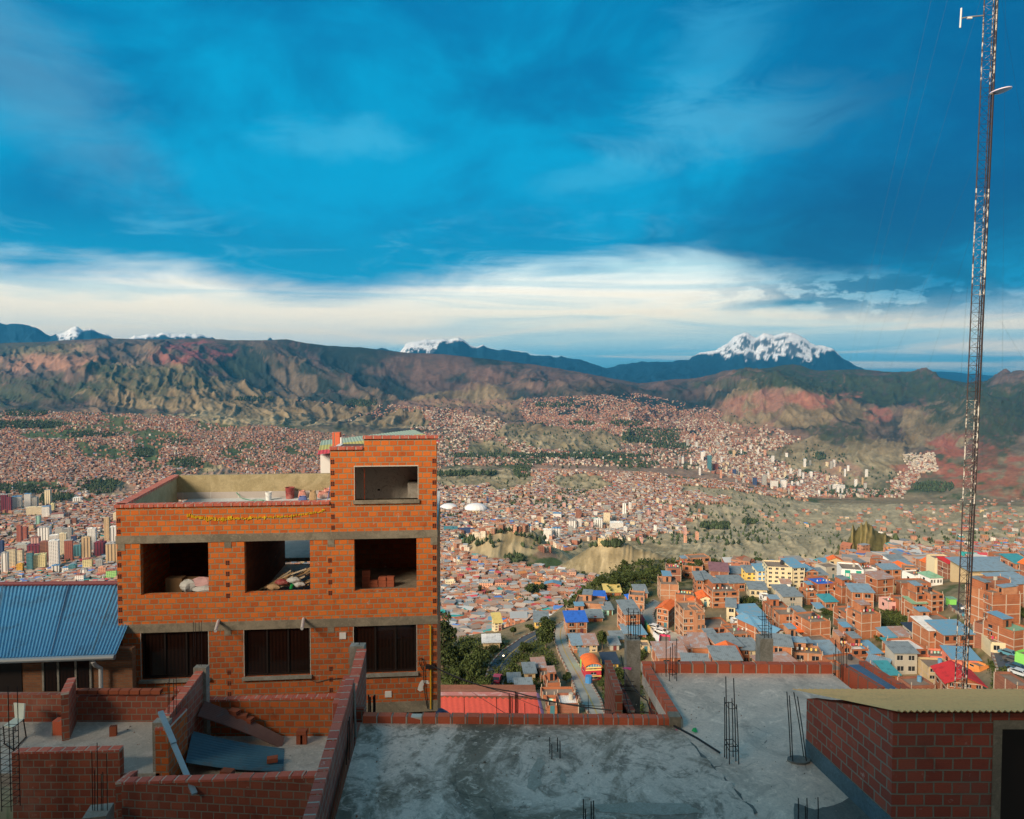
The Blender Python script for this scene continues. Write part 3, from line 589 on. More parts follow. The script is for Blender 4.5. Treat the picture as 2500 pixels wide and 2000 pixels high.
add_houses([(280, 1200), (1080, 1180), (1080, 1500), (280, 1440)], 3500, (8, 14), (5, 11), ymin=700)
add_houses([(-240, 1270), (320, 1260), (320, 1440), (-240, 1440)], 3000, (8, 14), (4, 8), bright=.06, pale=.3, ymin=900)
add_houses([(-240, 1380), (320, 1380), (320, 1450), (-240, 1450)], 1000, (8, 13), (5, 9), bright=.2, pale=.25, ymin=900)
add_houses([(1050, 1185), (1300, 1150), (1600, 1160), (1900, 1205), (1950, 1240), (1700, 1330), (1620, 1345), (1050, 1345)], 11500, (8, 14), (5, 12), pale=.32, bright=.03)
add_houses([(1300, 1145), (1600, 1155), (1800, 1180), (1990, 1225), (1900, 1260), (1500, 1240), (1300, 1200)], 5200, (8, 12), (5, 9))
add_houses([(1050, 1330), (1200, 1370), (1330, 1390), (1540, 1440), (1420, 1480), (1360, 1560), (1050, 1640)], 1500, (8, 13), (5, 10), bright=.10, ymin=450, avoid=.6)
add_houses([(1050, 1440), (1330, 1440), (1360, 1560), (1050, 1640)], 650, (8, 12), (4, 8), bright=.3, ymin=450, avoid=0)
add_houses([(1000, 1060), (1300, 1035), (1700, 1060), (1900, 1130), (1700, 1145), (1300, 1135), (1000, 1140)], 4200, (11, 17), (6, 12), pale=.3)
add_houses([(1250, 975), (1560, 960), (1750, 1000), (1850, 1060), (1600, 1080), (1300, 1050)], 6500, (13, 19), (6, 10))
add_houses([(1620, 1020), (1850, 1030), (2030, 1100), (2250, 1160), (2200, 1215), (1960, 1215), (1720, 1150)], 6500, (12, 20), (7, 18), pale=.35)
add_houses([(700, 975), (900, 985), (1150, 1000), (1150, 1040), (850, 1030)], 1600, (14, 20), (6, 10))
add_houses([(1000, 1000), (1220, 1020), (1250, 1050), (1000, 1050)], 700, (14, 20), (7, 12), pale=.4)
add_houses([(2200, 1110), (2280, 1105), (2290, 1150), (2230, 1160)], 260, (14, 20), (7, 14), pale=.8, avoid=0)
add_houses([(1620, 1345), (1760, 1325), (2060, 1340), (2100, 1395), (1650, 1400)], 1100, (7, 12), (4, 9), bright=.2, ymin=450, avoid=.6)
add_houses([(2060, 1345), (2500, 1330), (2560, 1390), (2060, 1398)], 900, (7, 12), (4, 9), bright=.25, ymin=400, avoid=.3)
add_houses([(2150, 1345), (2290, 1350), (2300, 1395), (2130, 1400)], 160, (7, 11), (4, 8), bright=.3, ymin=400, avoid=0)
add_houses([(1850, 1250), (2560, 1230), (2560, 1350), (2300, 1330), (1850, 1270)], 300, (9, 14), (4, 8), bright=.2, avoid=.3)
add_houses([(2200, 1210), (2560, 1215), (2560, 1300), (2200, 1290)], 160, (9, 14), (4, 8), avoid=.2)
x, y, z, w_, d_, h_, wc, rc, ro, tin = [np.concatenate([h[i] for h in Hs]) for i in range(10)]
ang = np.arctan2(x, y)*-.4+ro; ca, sa = np.cos(ang), np.sin(ang); n = len(x)
vv = np.zeros((n, 8, 3)); 
for k, (sx, sy) in enumerate(((-1, -1), (1, -1), (1, 1), (-1, 1))):
    X_ = sx*w_/2; Y_ = sy*d_/2
    for t in (0, 1):
        vv[:, k+4*t, 0] = x+X_*ca-Y_*sa; vv[:, k+4*t, 1] = y+X_*sa+Y_*ca
        vv[:, k+4*t, 2] = z-6 if t == 0 else z+h_+tin*(1 if sy > 0 else -.3)
fq = np.array([(0, 1, 5, 4), (1, 2, 6, 5), (2, 3, 7, 6), (3, 0, 4, 7), (4, 5, 6, 7)])
quads = (np.arange(n)[:, None, None]*8+fq[None]).reshape(-1, 4)
cc = np.zeros((n, 5, 4, 3)); cc[:, :4] = wc[:, None, None]; cc[:, 4] = rc[:, None]
city_mat = mat_vcol('far_house_walls', var=.18, scale=.08, spec=.15, win=(3.4, 2.9, .58, .5, .62))
o = bulk('distant_houses', vv.reshape(-1, 3), quads, cc.reshape(-1, 3), city_mat)
tag(o, 'thousands of small brick and tin roofed houses covering the valley and far slopes', 'houses', kind='stuff')

# ---- far woods: many small crowns
octv = np.array([(1, 0, .0), (0, 1, .1), (-1, 0, 0), (0, -1, -.1), (.1, .1, 1.15), (0, 0, -.7)])
octf = np.array([(0, 1, 4), (1, 2, 4), (2, 3, 4), (3, 0, 4), (1, 0, 5), (2, 1, 5), (3, 2, 5), (0, 3, 5)])
Ts = []
def add_trees(poly, n, r=(3, 6), ymin=450, avoid=0.0):
    P_ = np.array(poly, float); px = rng.uniform(P_[:, 0].min(), P_[:, 0].max(), n*3); py = rng.uniform(P_[:, 1].min(), P_[:, 1].max(), n*3)
    k = in_poly(px, py, poly); px, py = px[k][:n], py[k][:n]
    k = fbm(px/30., py/12., 3, 9) > .40 if avoid else np.ones(len(px), bool)
    x, y, z, ok = hits(px[k], py[k], ymin); pw = 1250+F*x/np.maximum(y, 1); ok &= ~((pw > 2020) & (pw < 2175) & (y > 450) & (y < 690)); x, y, z = x[ok], y[ok], z[ok]
    Ts.append((x, y, z, rng.uniform(*r, len(x))*np.where(avoid > 0, 1, 1)))
def ell(px, py, rx, ry, k=10): return [(px+rx*math.cos(2*math.pi*i/k)*(.8+.3*((i*7) % 5)/5), py+ry*math.sin(2*math.pi*i/k)*(.8+.3*((i*3) % 4)/4)) for i in range(k)]
for e, n_, r_ in (((60, 1010, 70, 10), 300, (6, 10)), ((50, 1038, 130, 10), 420, (6, 10)), ((230, 1062, 90, 8), 240, (5, 9)), ((345, 1105, 32, 14), 200, (5, 8)), ((320, 1125, 10, 8), 40, (5, 8)), ((60, 1195, 110, 14), 260, (4, 8)), ((140, 1215, 50, 9), 120, (4, 8)), ((235, 1190, 60, 22), 200, (4, 8)), ((455, 1130, 50, 16), 220, (4, 8)), ((430, 1080, 50, 10), 120, (5, 8)), ((260, 1180, 40, 10), 90, (4, 8)), ((120, 1225, 30, 10), 60, (4, 7)), ((1170, 1115, 90, 6), 140, (8, 12)),
                 ((1590, 1065, 90, 22), 620, (8, 13)), ((1530, 1035, 50, 9), 160, (8, 12)), ((1640, 1090, 60, 8), 180, (8, 12)), ((1420, 1035, 40, 7), 90, (8, 12)), ((1400, 1115, 230, 6), 480, (6, 10)), ((1560, 1135, 60, 9), 160, (6, 10)), ((1100, 1158, 140, 6), 260, (6, 10)), ((1275, 1150, 25, 25), 150, (5, 8)), ((1300, 1128, 40, 8), 90, (6, 9)),
                 ((1370, 1225, 20, 28), 130, (4, 7)), ((1330, 1235, 32, 14), 140, (4, 7)), ((1400, 1210, 50, 12), 180, (4, 7)), ((1255, 1225, 12, 12), 50, (4, 7)), ((1100, 1275, 50, 18), 160, (3, 6)), ((1130, 1320, 35, 12), 110, (3, 5)), ((1255, 1370, 30, 15), 90, (3, 5)), ((1495, 1330, 32, 9), 90, (3, 5)), ((1745, 1285, 45, 10), 160, (4, 6)), ((1830, 1275, 25, 6), 60, (4, 6)),
                 ((2100, 1205, 120, 10), 420, (6, 11)), ((2280, 1190, 60, 14), 300, (6, 11)), ((1800, 1110, 30, 8), 110, (8, 12)), ((2060, 1195, 60, 8), 150, (6, 10)), ((1940, 1175, 30, 12), 90, (6, 10)), ((2000, 1115, 20, 10), 50, (8, 12)), ((1340, 1440, 70, 12), 130, (2.5, 4.5)), ((1290, 1475, 50, 16), 150, (2.5, 4.5)), ((2400, 1385, 60, 6), 60, (2, 4)), ((2300, 1388, 30, 6), 40, (2, 4)),
                 ((2250, 1330, 300, 40), 260, (2, 4)), ((1960, 1300, 200, 30), 60, (1.5, 3)), ((1150, 1490, 60, 10), 50, (2, 4)), ((1350, 990, 60, 8), 120, (10, 14)), ((880, 985, 50, 10), 200, (9, 14)), ((620, 975, 60, 6), 100, (9, 14))):
    add_trees(ell(*e), n_, r_)
for poly, n_, r_ in (([(-240, 1020), (850, 1060), (850, 1160), (260, 1290), (-240, 1290)], 1500, (3, 6)), ([(1050, 1160), (1950, 1180), (1900, 1330), (1050, 1350)], 1300, (3, 5.5)), ([(1050, 1350), (1400, 1400), (1350, 1560), (1050, 1620)], 330, (2, 3.6)), ([(-240, 1270), (300, 1270), (300, 1440), (-240, 1440)], 420, (3, 6)), ([(1000, 980), (1700, 980), (2250, 1180), (1700, 1150), (1000, 1140)], 1500, (6, 11)), ([(1640, 1340), (2560, 1345), (2560, 1400), (1640, 1400)], 260, (2, 3.5))):
    add_trees(poly, n_, r_, avoid=1.0)
x, y, z, r_ = [np.concatenate([t[i] for t in Ts]) for i in range(4)]; n = len(x)
jit = rng.uniform(.7, 1.3, (n, 6, 1)); sc = np.stack([r_*.8, r_*.8, r_*1.25], -1)[:, None]
vv = octv[None]*sc*jit+np.stack([x, y, z+r_*.8], -1)[:, None]
tr = (np.arange(n)[:, None, None]*6+octf[None]).reshape(-1, 3)
cc = np.repeat((np.array([(.045, .065, .028)])*rng.uniform(.6, 1.6, (n, 1))+rng.uniform(0, .012, (n, 1)))[:, None], 24, 1).reshape(-1, 3)
o = bulk('woods', vv.reshape(-1, 3), tr, cc, mat_vcol('far_leaves', var=.3, scale=.2, spec=.1))
tag(o, 'dark green groves and scattered trees among the far houses', 'woods', kind='stuff')

# ------------------------------------------------------------------ apartment towers, one object each
wgrid = mat_vcol('tower_grid', var=.08, scale=.05, win=(3.2, 3.2, .5, .48, .8)); wband = mat_vcol('tower_bands', var=.08, scale=.05, win=(60, 3.2, .02, .52, .72)); wstrip = mat_vcol('tower_strips', var=.08, scale=.05, win=(6.5, 60, .62, .03, .75))
CN = {'white': (.90, .89, .84), 'cream': (.88, .76, .52), 'maroon': (.24, .05, .07), 'grey': (.48, .48, .44), 'pale yellow': (.82, .74, .40), 'mint': (.40, .70, .58), 'brown': (.36, .16, .10), 'tan': (.66, .48, .28), 'pink': (.70, .42, .36), 'red brick': (.46, .15, .10), 'orange': (.80, .45, .08), 'lime green': (.42, .80, .28), 'dark blue': (.06, .10, .22), 'teal glass': (.10, .28, .32), 'salmon': (.74, .40, .26)}
TW = []
def frame(ox, oy, sc): return lambda x, y: (ox+x/sc, oy+y/sc)
def towers(fr, lst, area):
    for x0, x1, yt, yb, cn, st in lst:
        a, t = fr(x0, yt); b, bb = fr(x1, yb); TW.append([a, b, t, bb, cn, st, area])
towers(frame(0, 1160, 5.947), [(-6, 85, 325, 545, 'maroon', 2), (90, 150, 360, 550, 'maroon', 2), (155, 275, 345, 510, 'white', 1), (340, 425, 305, 480, 'white', 0), (437, 525, 350, 480, 'grey', 1), (645, 722, 250, 430, 'cream', 2), (727, 778, 435, 545, 'pale yellow', 2), (1043, 1160, 345, 410, 'white', 2), (375, 600, 490, 610, 'cream', 0), (600, 705, 485, 640, 'white', 1), (715, 885, 580, 650, 'white', 1), (190, 285, 540, 605, 'grey', 0), (515, 570, 615, 745, 'mint', 2), (945, 1012, 665, 755, 'grey', 0), (1020, 1095, 640, 745, 'brown', 1), (1507, 1580, 680, 1000, 'tan', 1), (1585, 1708, 795, 1020, 'white', 2), (1637, 1705, 575, 690, 'cream', 0), (235, 298, 780, 1010, 'red brick', 1), (304, 380, 790, 960, 'red brick', 1), (418, 478, 740, 810, 'tan', 0), (535, 690, 800, 1005, 'white', 2), (790, 900, 790, 900, 'grey', 0), (905, 1020, 810, 980, 'grey', 1), (700, 830, 900, 1010, 'white', 1), (850, 945, 905, 1200, 'cream', 0), (425, 545, 935, 1060, 'pink', 2), (308, 415, 975, 1050, 'white', 0), (1260, 1370, 830, 1120, 'white', 0), (1170, 1290, 960, 1240, 'tan', 2), (1055, 1160, 1060, 1220, 'teal glass', 2), (920, 1030, 1000, 1280, 'red brick', 0), (697, 825, 1020, 1380, 'white', 0), (570, 690, 1020, 1300, 'brown', 1), (375, 545, 1050, 1180, 'maroon', 2), (1355, 1500, 1010, 1180, 'maroon', 2), (1517, 1705, 1045, 1310, 'tan', 2), (85, 200, 1120, 1400, 'cream', 1), (210, 310, 1120, 1300, 'cream', 1), (10, 90, 1180, 1450, 'white', 2), (375, 455, 1170, 1420, 'teal glass', 1), (462, 620, 1200, 1400, 'pale yellow', 0), (230, 310, 1320, 1440, 'orange', 0), (1185, 1310, 1250, 1390, 'pale yellow', 0), (1375, 1465, 1260, 1370, 'grey', 0), (735, 835, 1335, 1430, 'white', 2), (985, 1085, 1330, 1420, 'teal glass', 1), (890, 980, 1360, 1430, 'white', 0), (1410, 1520, 1370, 1480, 'salmon', 0), (1525, 1665, 1410, 1530, 'lime green', 0), (1075, 1200, 1475, 1580, 'white', 0), (1155, 1240, 1390, 1470, 'white', 2), (-20, 28, 1000, 1200, 'dark blue', 1), (200, 370, 1030, 1120, 'grey', 0), (1020, 1090, 900, 990, 'dark blue', 1)], 'in the downtown left of the brick building')
towers(frame(1040, 1180, 4.312), [(1580, 1640, 285, 385, 'brown', 1), (1870, 1940, 305, 455, 'cream', 0), (1505, 1583, 395, 505, 'white', 2), (1588, 1640, 370, 500, 'white', 1), (1735, 1762, 410, 490, 'pink', 0), (1770, 1860, 385, 480, 'white', 2), (1945, 2080, 420, 500, 'white', 0), (1235, 1325, 490, 605, 'white', 0), (1332, 1420, 475, 600, 'white', 2), (1500, 1545, 460, 580, 'grey', 0), (1110, 1160, 335, 400, 'white', 0), (1165, 1240, 350, 420, 'cream', 0), (1340, 1430, 320, 385, 'white', 0), (2070, 2110, 215, 380, 'white', 2), (1880, 1950, 245, 305, 'grey', 1), (1670, 1715, 420, 475, 'cream', 0), (1680, 1720, 510, 575, 'white', 0), (915, 955, 460, 530, 'salmon', 0), (1065, 1110, 450, 505, 'white', 0), (840, 885, 265, 340, 'salmon', 1), (635, 662, 160, 225, 'dark blue', 1), (435, 465, 160, 230, 'white', 0), (1060, 1095, 190, 255, 'pink', 0), (560, 715, 1050, 1140, 'salmon', 0), (720, 850, 1045, 1135, 'salmon', 0), (860, 940, 1030, 1080, 'white', 1), (195, 305, 1040, 1105, 'cream', 0), (180, 330, 480, 530, 'teal glass', 1), (345, 510, 485, 540, 'dark blue', 1), (330, 350, 800, 880, 'white', 0), (185, 225, 700, 760, 'white', 0), (2150, 2200, 400, 480, 'cream', 0), (2230, 2270, 330, 420, 'grey', 0), (1960, 2010, 350, 430, 'grey', 1), (1800, 1850, 200, 260, 'white', 1), (1500, 1535, 230, 290, 'cream', 0), (320, 370, 830, 900, 'cream', 0)], 'in the valley right of the brick building')
towers(frame(1700, 780, 2.695), [(75, 102, 895, 1000, 'teal glass', 1), (115, 145, 950, 998, 'red brick', 0), (88, 112, 950, 995, 'tan', 0), (495, 515, 900, 948, 'white', 2), (560, 595, 1060, 1118, 'white', 0), (490, 540, 1060, 1112, 'white', 2), (435, 465, 1030, 1100, 'grey', 1), (240, 265, 990, 1030, 'dark blue', 1), (900, 980, 1090, 1125, 'white', 1), (1070, 1105, 1115, 1150, 'grey', 0), (30, 50, 870, 930, 'white', 0), (375, 400, 1040, 1090, 'dark blue', 1), (610, 650, 1095, 1130, 'red brick', 0)], 'in the far district below the snow peak')
rr = random.Random(3)
for k in range(75):
    px = rr.uniform(1650, 2120); py = 1075+(px-1650)*.22+rr.uniform(-20, 75)
    if py > 1192+(px-1800)*.12 or py < 1070: continue
    w = rr.uniform(3.6, 7); h = rr.uniform(8, 20)
    TW.append([px-w/2, px+w/2, py-h, py, rr.choice(['white', 'white', 'cream', 'grey', 'white', 'tan', 'salmon', 'grey']), rr.choice([0, 1, 2]), 'in the far district below the snow peak'])
for k in range(40):
    px = rr.uniform(1300, 1720); py = rr.uniform(1225, 1330); w = rr.uniform(6, 12); h = rr.uniform(10, 20)
    TW.append([px-w/2, px+w/2, py-h, py, rr.choice(['white', 'white', 'cream', 'grey', 'salmon', 'pink']), rr.choice([0, 1]), 'in the valley right of the brick building'])
ORD = ['first', 'second', 'third', 'fourth', 'fifth', 'sixth', 'seventh', 'eighth', 'ninth', 'tenth', 'eleventh', 'twelfth', 'thirteenth', 'fourteenth', 'fifteenth', 'sixteenth', 'seventeenth', 'eighteenth', 'nineteenth', 'twentieth']
def ordn(i):
    if i < 20: return ORD[i]
    t = {2: 'twenty', 3: 'thirty', 4: 'forty', 5: 'fifty', 6: 'sixty'}[(i+1)//10]; r = (i+1) % 10
    return t+'-'+ORD[r-1] if r else t.replace('ty', 'tieth')
seen_cnt = {}
for t in sorted(TW, key=lambda q: q[0]+q[1]):
    a, b, yt, yb, cn, st, area = t
    g = hit((a+b)/2, yb, 700)
    if g is None: continue
    Y = g.y; wdt = (b-a)/F*Y; hgt = (yb-yt)/F*Y*(1.18 if a < 320 else 1.0); dep = max(12, wdt*.8) if wdt < 40 else 18
    c = CN[cn]; k = (cn, area); i = seen_cnt.get(k, 0); seen_cnt[k] = i+1
    m = MB(); cx = g.x; cy = Y+dep/2; rz = -math.atan2(cx, cy)*.55+rr.uniform(-.12, .12)
    m.box((0, 0, hgt/2-3), (wdt*.94, dep, hgt+6), 0); nb = len(m.f)
    rf = rr.choice([c, (.45, .44, .42), (.40, .18, .14), (.15, .33, .55) if cn == 'white' else c])
    m.box((rr.uniform(-.2, .2)*wdt, 0, hgt+1.2), (wdt*.4, dep*.4, 2.4), 0)
    m.box((0, 0, hgt+.25), (wdt*.99, dep*1.04, .5), 0)
    me = bpy.data.meshes.new('apartment_tower'); me.from_pydata(m.v, [], m.f)
    ca_ = me.color_attributes.new('Col', 'FLOAT_COLOR', 'CORNER')
    arr = []
    for p in me.polygons:
        cc_ = (rf if (p.index >= nb or p.normal.z > .5) else c); arr += [list(cc_)+[1]]*len(p.vertices)
    ca_.data.foreach_set('color', np.array(arr, np.float32).ravel())
    me.materials.append((wgrid, wband, wstrip)[st])
    o = bpy.data.objects.new('apartment_tower', me); COL.objects.link(o); o.location = (cx, cy, g.z); o.rotation_euler.z = rz
    tag(o, f'{ordn(i)} {cn} apartment tower from the left {area}', 'apartment tower', 'apartment towers '+area)
    t += [g]
# ------------------------------------------------------------------ the near hillside quarter
def frm(ox, oy, sc): return lambda x, y: (ox+x/sc, oy+y/sc)
q6 = frm(1300, 1440, 5.133); q5 = frm(1700, 1380, 5.39); q4 = frm(2060, 1340, 4.539); q8 = frm(2040, 1280, 4.687); q7 = frm(1060, 1500, 5.39)
def wallmat(key, c, var=.22):
    return mat_plain('wall_'+key, c, .92, var, 1.3, .1)
WM = {}
def town_brick(key, c1, c2):
    m, t, b = newmat('town_'+key)
    uv = t.new('ShaderNodeTexCoord').outputs['UV']; n1 = t.noise(uv, .45, 6, .65); n2 = t.noise(uv, 6, 4, .6)
    s = t.new('ShaderNodeSeparateXYZ'); t.put(s.inputs[0], uv)
    row_ = t.m('FRACT', t.m('DIVIDE', s.outputs[1], .6)); line = t.ss(row_, .2, .05)
    c = t.mix(t.ss(n1, .35, .65), c1, c2); c = t.mix(t.m('MULTIPLY', line, .22), c, (.45, .34, .27))
    h = t.new('ShaderNodeHueSaturation'); t.put(h.inputs['Color'], c); t.put(h.inputs['Value'], t.m('MULTIPLY_ADD', n2, .7, .62))
    t.l.new(h.outputs[0], b.inputs['Base Color']); b.inputs['Roughness'].default_value = .92
    return m
BR = [town_brick('brick_a', (.40, .135, .055), (.30, .10, .045)), town_brick('brick_b', (.46, .18, .08), (.36, .135, .06)), town_brick('brick_c', (.31, .125, .075), (.23, .09, .055)), town_brick('brick_d', (.49, .24, .13), (.38, .175, .09))]
CW = {'brick': BR[0], 'brick2': BR[1], 'dark brick': BR[2], 'pale brick': BR[3]}
for k, c in {'cream': (.72, .62, .40), 'white': (.80, .80, .77), 'grey': (.42, .40, .34), 'yellow': (.80, .55, .14), 'mint': (.42, .75, .62), 'magenta': (.62, .05, .14), 'orange': (.80, .30, .08), 'salmon': (.78, .24, .15), 'tan': (.55, .42, .24), 'red': (.48, .03, .05), 'maroon': (.20, .08, .08), 'green': (.25, .70, .14), 'pink': (.70, .40, .36)}.items():
    CW[k] = wallmat(k, c)
RC = {}
def tin(key, c, c2=None, rough=.75):
    m, t, b = newmat('tin_'+key); uv = t.new('ShaderNodeTexCoord').outputs['UV']
    s = t.new('ShaderNodeSeparateXYZ'); t.put(s.inputs[0], uv); w = t.m('SINE', t.m('MULTIPLY', s.outputs[0], 2*math.pi/.5))
    n = t.noise(uv, .6, 5, .65); n2 = t.noise(uv, 4, 4, .6)
    cc = t.mix(t.ss(n, .48, .66), c, c2 or tuple(x*.72 for x in c))
    h = t.new('ShaderNodeHueSaturation'); t.put(h.inputs['Color'], cc); t.put(h.inputs['Value'], t.m('ADD', t.m('MULTIPLY', w, .07), t.m('MULTIPLY_ADD', n2, .4, .8)))
    t.l.new(h.outputs[0], b.inputs['Base Color']); b.inputs['Roughness'].default_value = rough
    return m
for k, c, c2 in (('tin', (.20, .25, .28), (.13, .16, .18)), ('pale tin', (.20, .31, .40), (.17, .22, .26)), ('blue', (.03, .15, .62), None), ('sky blue', (.13, .31, .47), (.22, .29, .34)), ('rusty', (.36, .22, .18), (.34, .38, .42)), ('teal', (.05, .30, .36), None), ('orange', (.85, .17, .03), None), ('red', (.62, .03, .03), None), ('white', (.74, .74, .72), None), ('navy', (.025, .045, .08), None), ('green', (.22, .42, .28), None), ('pink', (.75, .07, .14), None), ('yellow', (.70, .55, .18), None), ('purple', (.24, .12, .14), None)):
    RC[k] = tin(k.replace(' ', '_'), c, c2)
RC['slab'] = mat_plain('roof_slab', (.25, .20, .16), .95, .45, .8, .1, col2=(.17, .13, .10)); RC['parapet'] = RC['slab']
FR = mat_plain('frame_concrete', (.50, .42, .33), .95, .2, 1.0, .1)
GL, gt, gb = newmat('window_dark'); gb.inputs['Base Color'].default_value = (.02, .025, .03, 1); gb.inputs['Roughness'].default_value = .25
WF = mat_plain('window_frame_pale', (.62, .62, .58), .7, .1, 2, 0)
DM = [mat_plain('door_'+k, c, .6, .2, 2, 0) for k, c in (('teal', (.05, .18, .22)), ('maroon', (.16, .04, .04)), ('brown', (.14, .07, .03)))]
TANK = mat_plain('tank_black', (.03, .03, .035), .5, .1, 2, 0)
HOUSES = []
def house(x0, x1, yt, yb, dep, rot=0.0, wall='brick', roof='parapet', rc='slab', fl=2, nw=3, label=None, winframe=True, sn=None, Yo=None, frame_=True, over=.5, nwh=1.25, kw='house', group='brick houses of the hillside quarter', side='auto', tank=False):
    """x0,x1: the facade's two foot corners in the photograph; yt,yb: its top and foot; rot in degrees turns the right end away"""
    xc = (x0+x1)/2; g = hit(xc, yb, 120) if Yo is None else P(xc, yb, Yo)
    if g is None: return None
    Y = g.y; wm = (x1-x0)/F*Y; tr_ = math.tan(R(rot))
    Ya, Yb = Y-wm/2*tr_, Y+wm/2*tr_
    A = P(x0, yb, Ya); B = P(x1, yb, Yb); A2d = Vector((A.x, A.y)); B2d = Vector((B.x, B.y)); d = (B2d-A2d); Lw = d.length; d.normalize(); nr = Vector((-d.y, d.x))
    dep *= .74; z0 = g.z; hgt = (yb-yt)/F*Y*1.01; zt = z0+hgt; zb = z0-4
    C2 = B2d+nr*dep; D2 = A2d+nr*dep; q = [A2d, B2d, C2, D2]; cen = (A2d+C2)/2
    root = empty('house', (cen.x, cen.y, z0)); HOUSES.append((x0, x1, yt, yb, Y, wall, roof, rc))
    m = MB((d.x, d.y)); W = CW[wall]
    def at(u, v, z): p = A2d+d*u+nr*v; return Vector((p.x, p.y, z))
    if roof == 'gable':                     # ridge runs along the facade normal: gable end shows
        rh = min(2.6, Lw*.22); m.prism(q, zb, zt)
        for v in (0, dep): m.face([at(0, v, zt), at(Lw, v, zt), at(Lw/2, v, zt+rh)] if v == 0 else [at(Lw, v, zt), at(0, v, zt), at(Lw/2, v, zt+rh)])
        m.build('wall', W, root); r = MB((nr.x, nr.y))
        for s in (0, 1):
            e0, e1 = (-over, Lw/2) if s == 0 else (Lw/2, Lw+over)
            h0, h1 = (zt-rh*over*2/Lw, zt+rh) if s == 0 else (zt+rh, zt-rh*over*2/Lw)
            pts = [at(e0, -over, h0), at(e1, -over, h1), at(e1, dep+over, h1), at(e0, dep+over, h0)]
            up_ = Vector((0, 0, .12)); r.face([p+up_ for p in pts]); r.face([p for p in pts][::-1])
            for i in range(4): j = (i+1) % 4; r.face([pts[i], pts[j], pts[j]+up_, pts[i]+up_])
        r.build('roof', RC[rc], root)
    elif roof == 'hip':
        rh = min(3.0, min(Lw, dep)*.28); m.prism(q, zb, zt).build('wall', W, root); r = MB((d.x, d.y)); o_ = over
        e = [at(-o_, -o_, zt), at(Lw+o_, -o_, zt), at(Lw+o_, dep+o_, zt), at(-o_, dep+o_, zt)]
        if Lw > dep: k1, k2 = at(dep/2, dep/2, zt+rh), at(Lw-dep/2, dep/2, zt+rh); fs = [[e[0], e[1], k2, k1], [e[1], e[2], k2], [e[2], e[3], k1, k2], [e[3], e[0], k1]]
        else: k1, k2 = at(Lw/2, Lw/2, zt+rh), at(Lw/2, dep-Lw/2, zt+rh); fs = [[e[0], e[1], k1], [e[1], e[2], k2, k1], [e[2], e[3], k2], [e[3], e[0], k1, k2]]
        for f_ in fs: r.face(f_)
        r.face(e[::-1]); r.build('roof', RC[rc], root)
    elif roof in ('mono', 'tin'):           # a sheet sloping to the front (mono) or to the side (tin)
        rh = min(1.6, dep*.16)
        zz = [zt, zt, zt+rh, zt+rh] if roof == 'mono' else [zt, zt+rh*.8, zt+rh*.8, zt]
        m.prism(q, [zb]*4, zz).build('wall', W, root); r = MB((nr.x, nr.y) if roof == 'mono' else (d.x, d.y)); o_ = over
        pts = [at(-o_, -o_, zz[0]-.03), at(Lw+o_, -o_, zz[1]-.03), at(Lw+o_, dep+o_, zz[2]+.05), at(-o_, dep+o_, zz[3]+.05)]
        if roof == 'mono': r.d = Vector((d.x, d.y, 0))
        r.prism([(p.x, p.y) for p in pts], [p.z+.04 for p in pts], [p.z+.18 for p in pts]).build('roof', RC[rc], root)
    elif roof == 'vault':
        m.prism(q, zb, zt).build('wall', W, root); r = MB((nr.x, nr.y)); n = 10; rh = Lw*.30
        arc = [(-.3+(Lw+.6)*(1-math.cos(math.pi*i/n))/2, zt+rh*math.sin(math.pi*i/n)) for i in range(n+1)]
        for i in range(n):
            (u0, h0), (u1, h1) = arc[i], arc[i+1]
            r.face([at(u0, -.4, h0), at(u1, -.4, h1), at(u1, dep+.4, h1), at(u0, dep+.4, h0)]); r.face([at(u0, -.4, h0-.25), at(u1, -.4, h1-.25), at(u1, -.4, h1), at(u0, -.4, h0)])
        r.build('roof', RC[rc], root); g_ = MB((d.x, d.y)); g_.face([at(u, -.05, h-.25) for u, h in arc][::-1] if False else [at(arc[0][0]+.3, -.05, zt)]+[at(u, -.05, h-.3) for u, h in arc[1:-1]][::-1][::-1]+[at(arc[-1][0]-.3, -.05, zt)])
        g_.build('gable_glazing', mat_plain('glazing_blue', (.12, .30, .42), .3, .3, 1, 0), root)
        for i in range(1, 6): MB((d.x, d.y)).wall(at(Lw*i/6-.08, -.12, 0), at(Lw*i/6+.08, -.12, 0), .1, zt, zt+rh*math.sin(math.pi*i/6)*.8).build('mullion', WF, root)
    else:                                   # flat slab behind a low parapet
        ph = .55 if roof == 'parapet' else .12
        m.prism(q, zb, zt-ph)
        for i in range(4):
            a_, b_ = q[i], q[(i+1) % 4]; m.wall(a_, b_, .22, zt-ph, zt) 
        m.build('wall', W, root); r = MB((d.x, d.y)); e = .24
        r.face([at(e, e, zt-ph+.02), at(Lw-e, e, zt-ph+.02), at(Lw-e, dep-e, zt-ph+.02), at(e, dep-e, zt-ph+.02)]).build('roof', RC[rc], root)
        if frame_ and rr.random() < .8:      # starter bars for the next floor
            for u, v in ((.2, .2), (Lw-.2, .2), (Lw-.2, dep-.2), (.2, dep-.2)):
                p = at(u, v, zt); MB().box((p.x, p.y, zt+.4), (.16, .16, .8)).build('starter_column', FR, root)
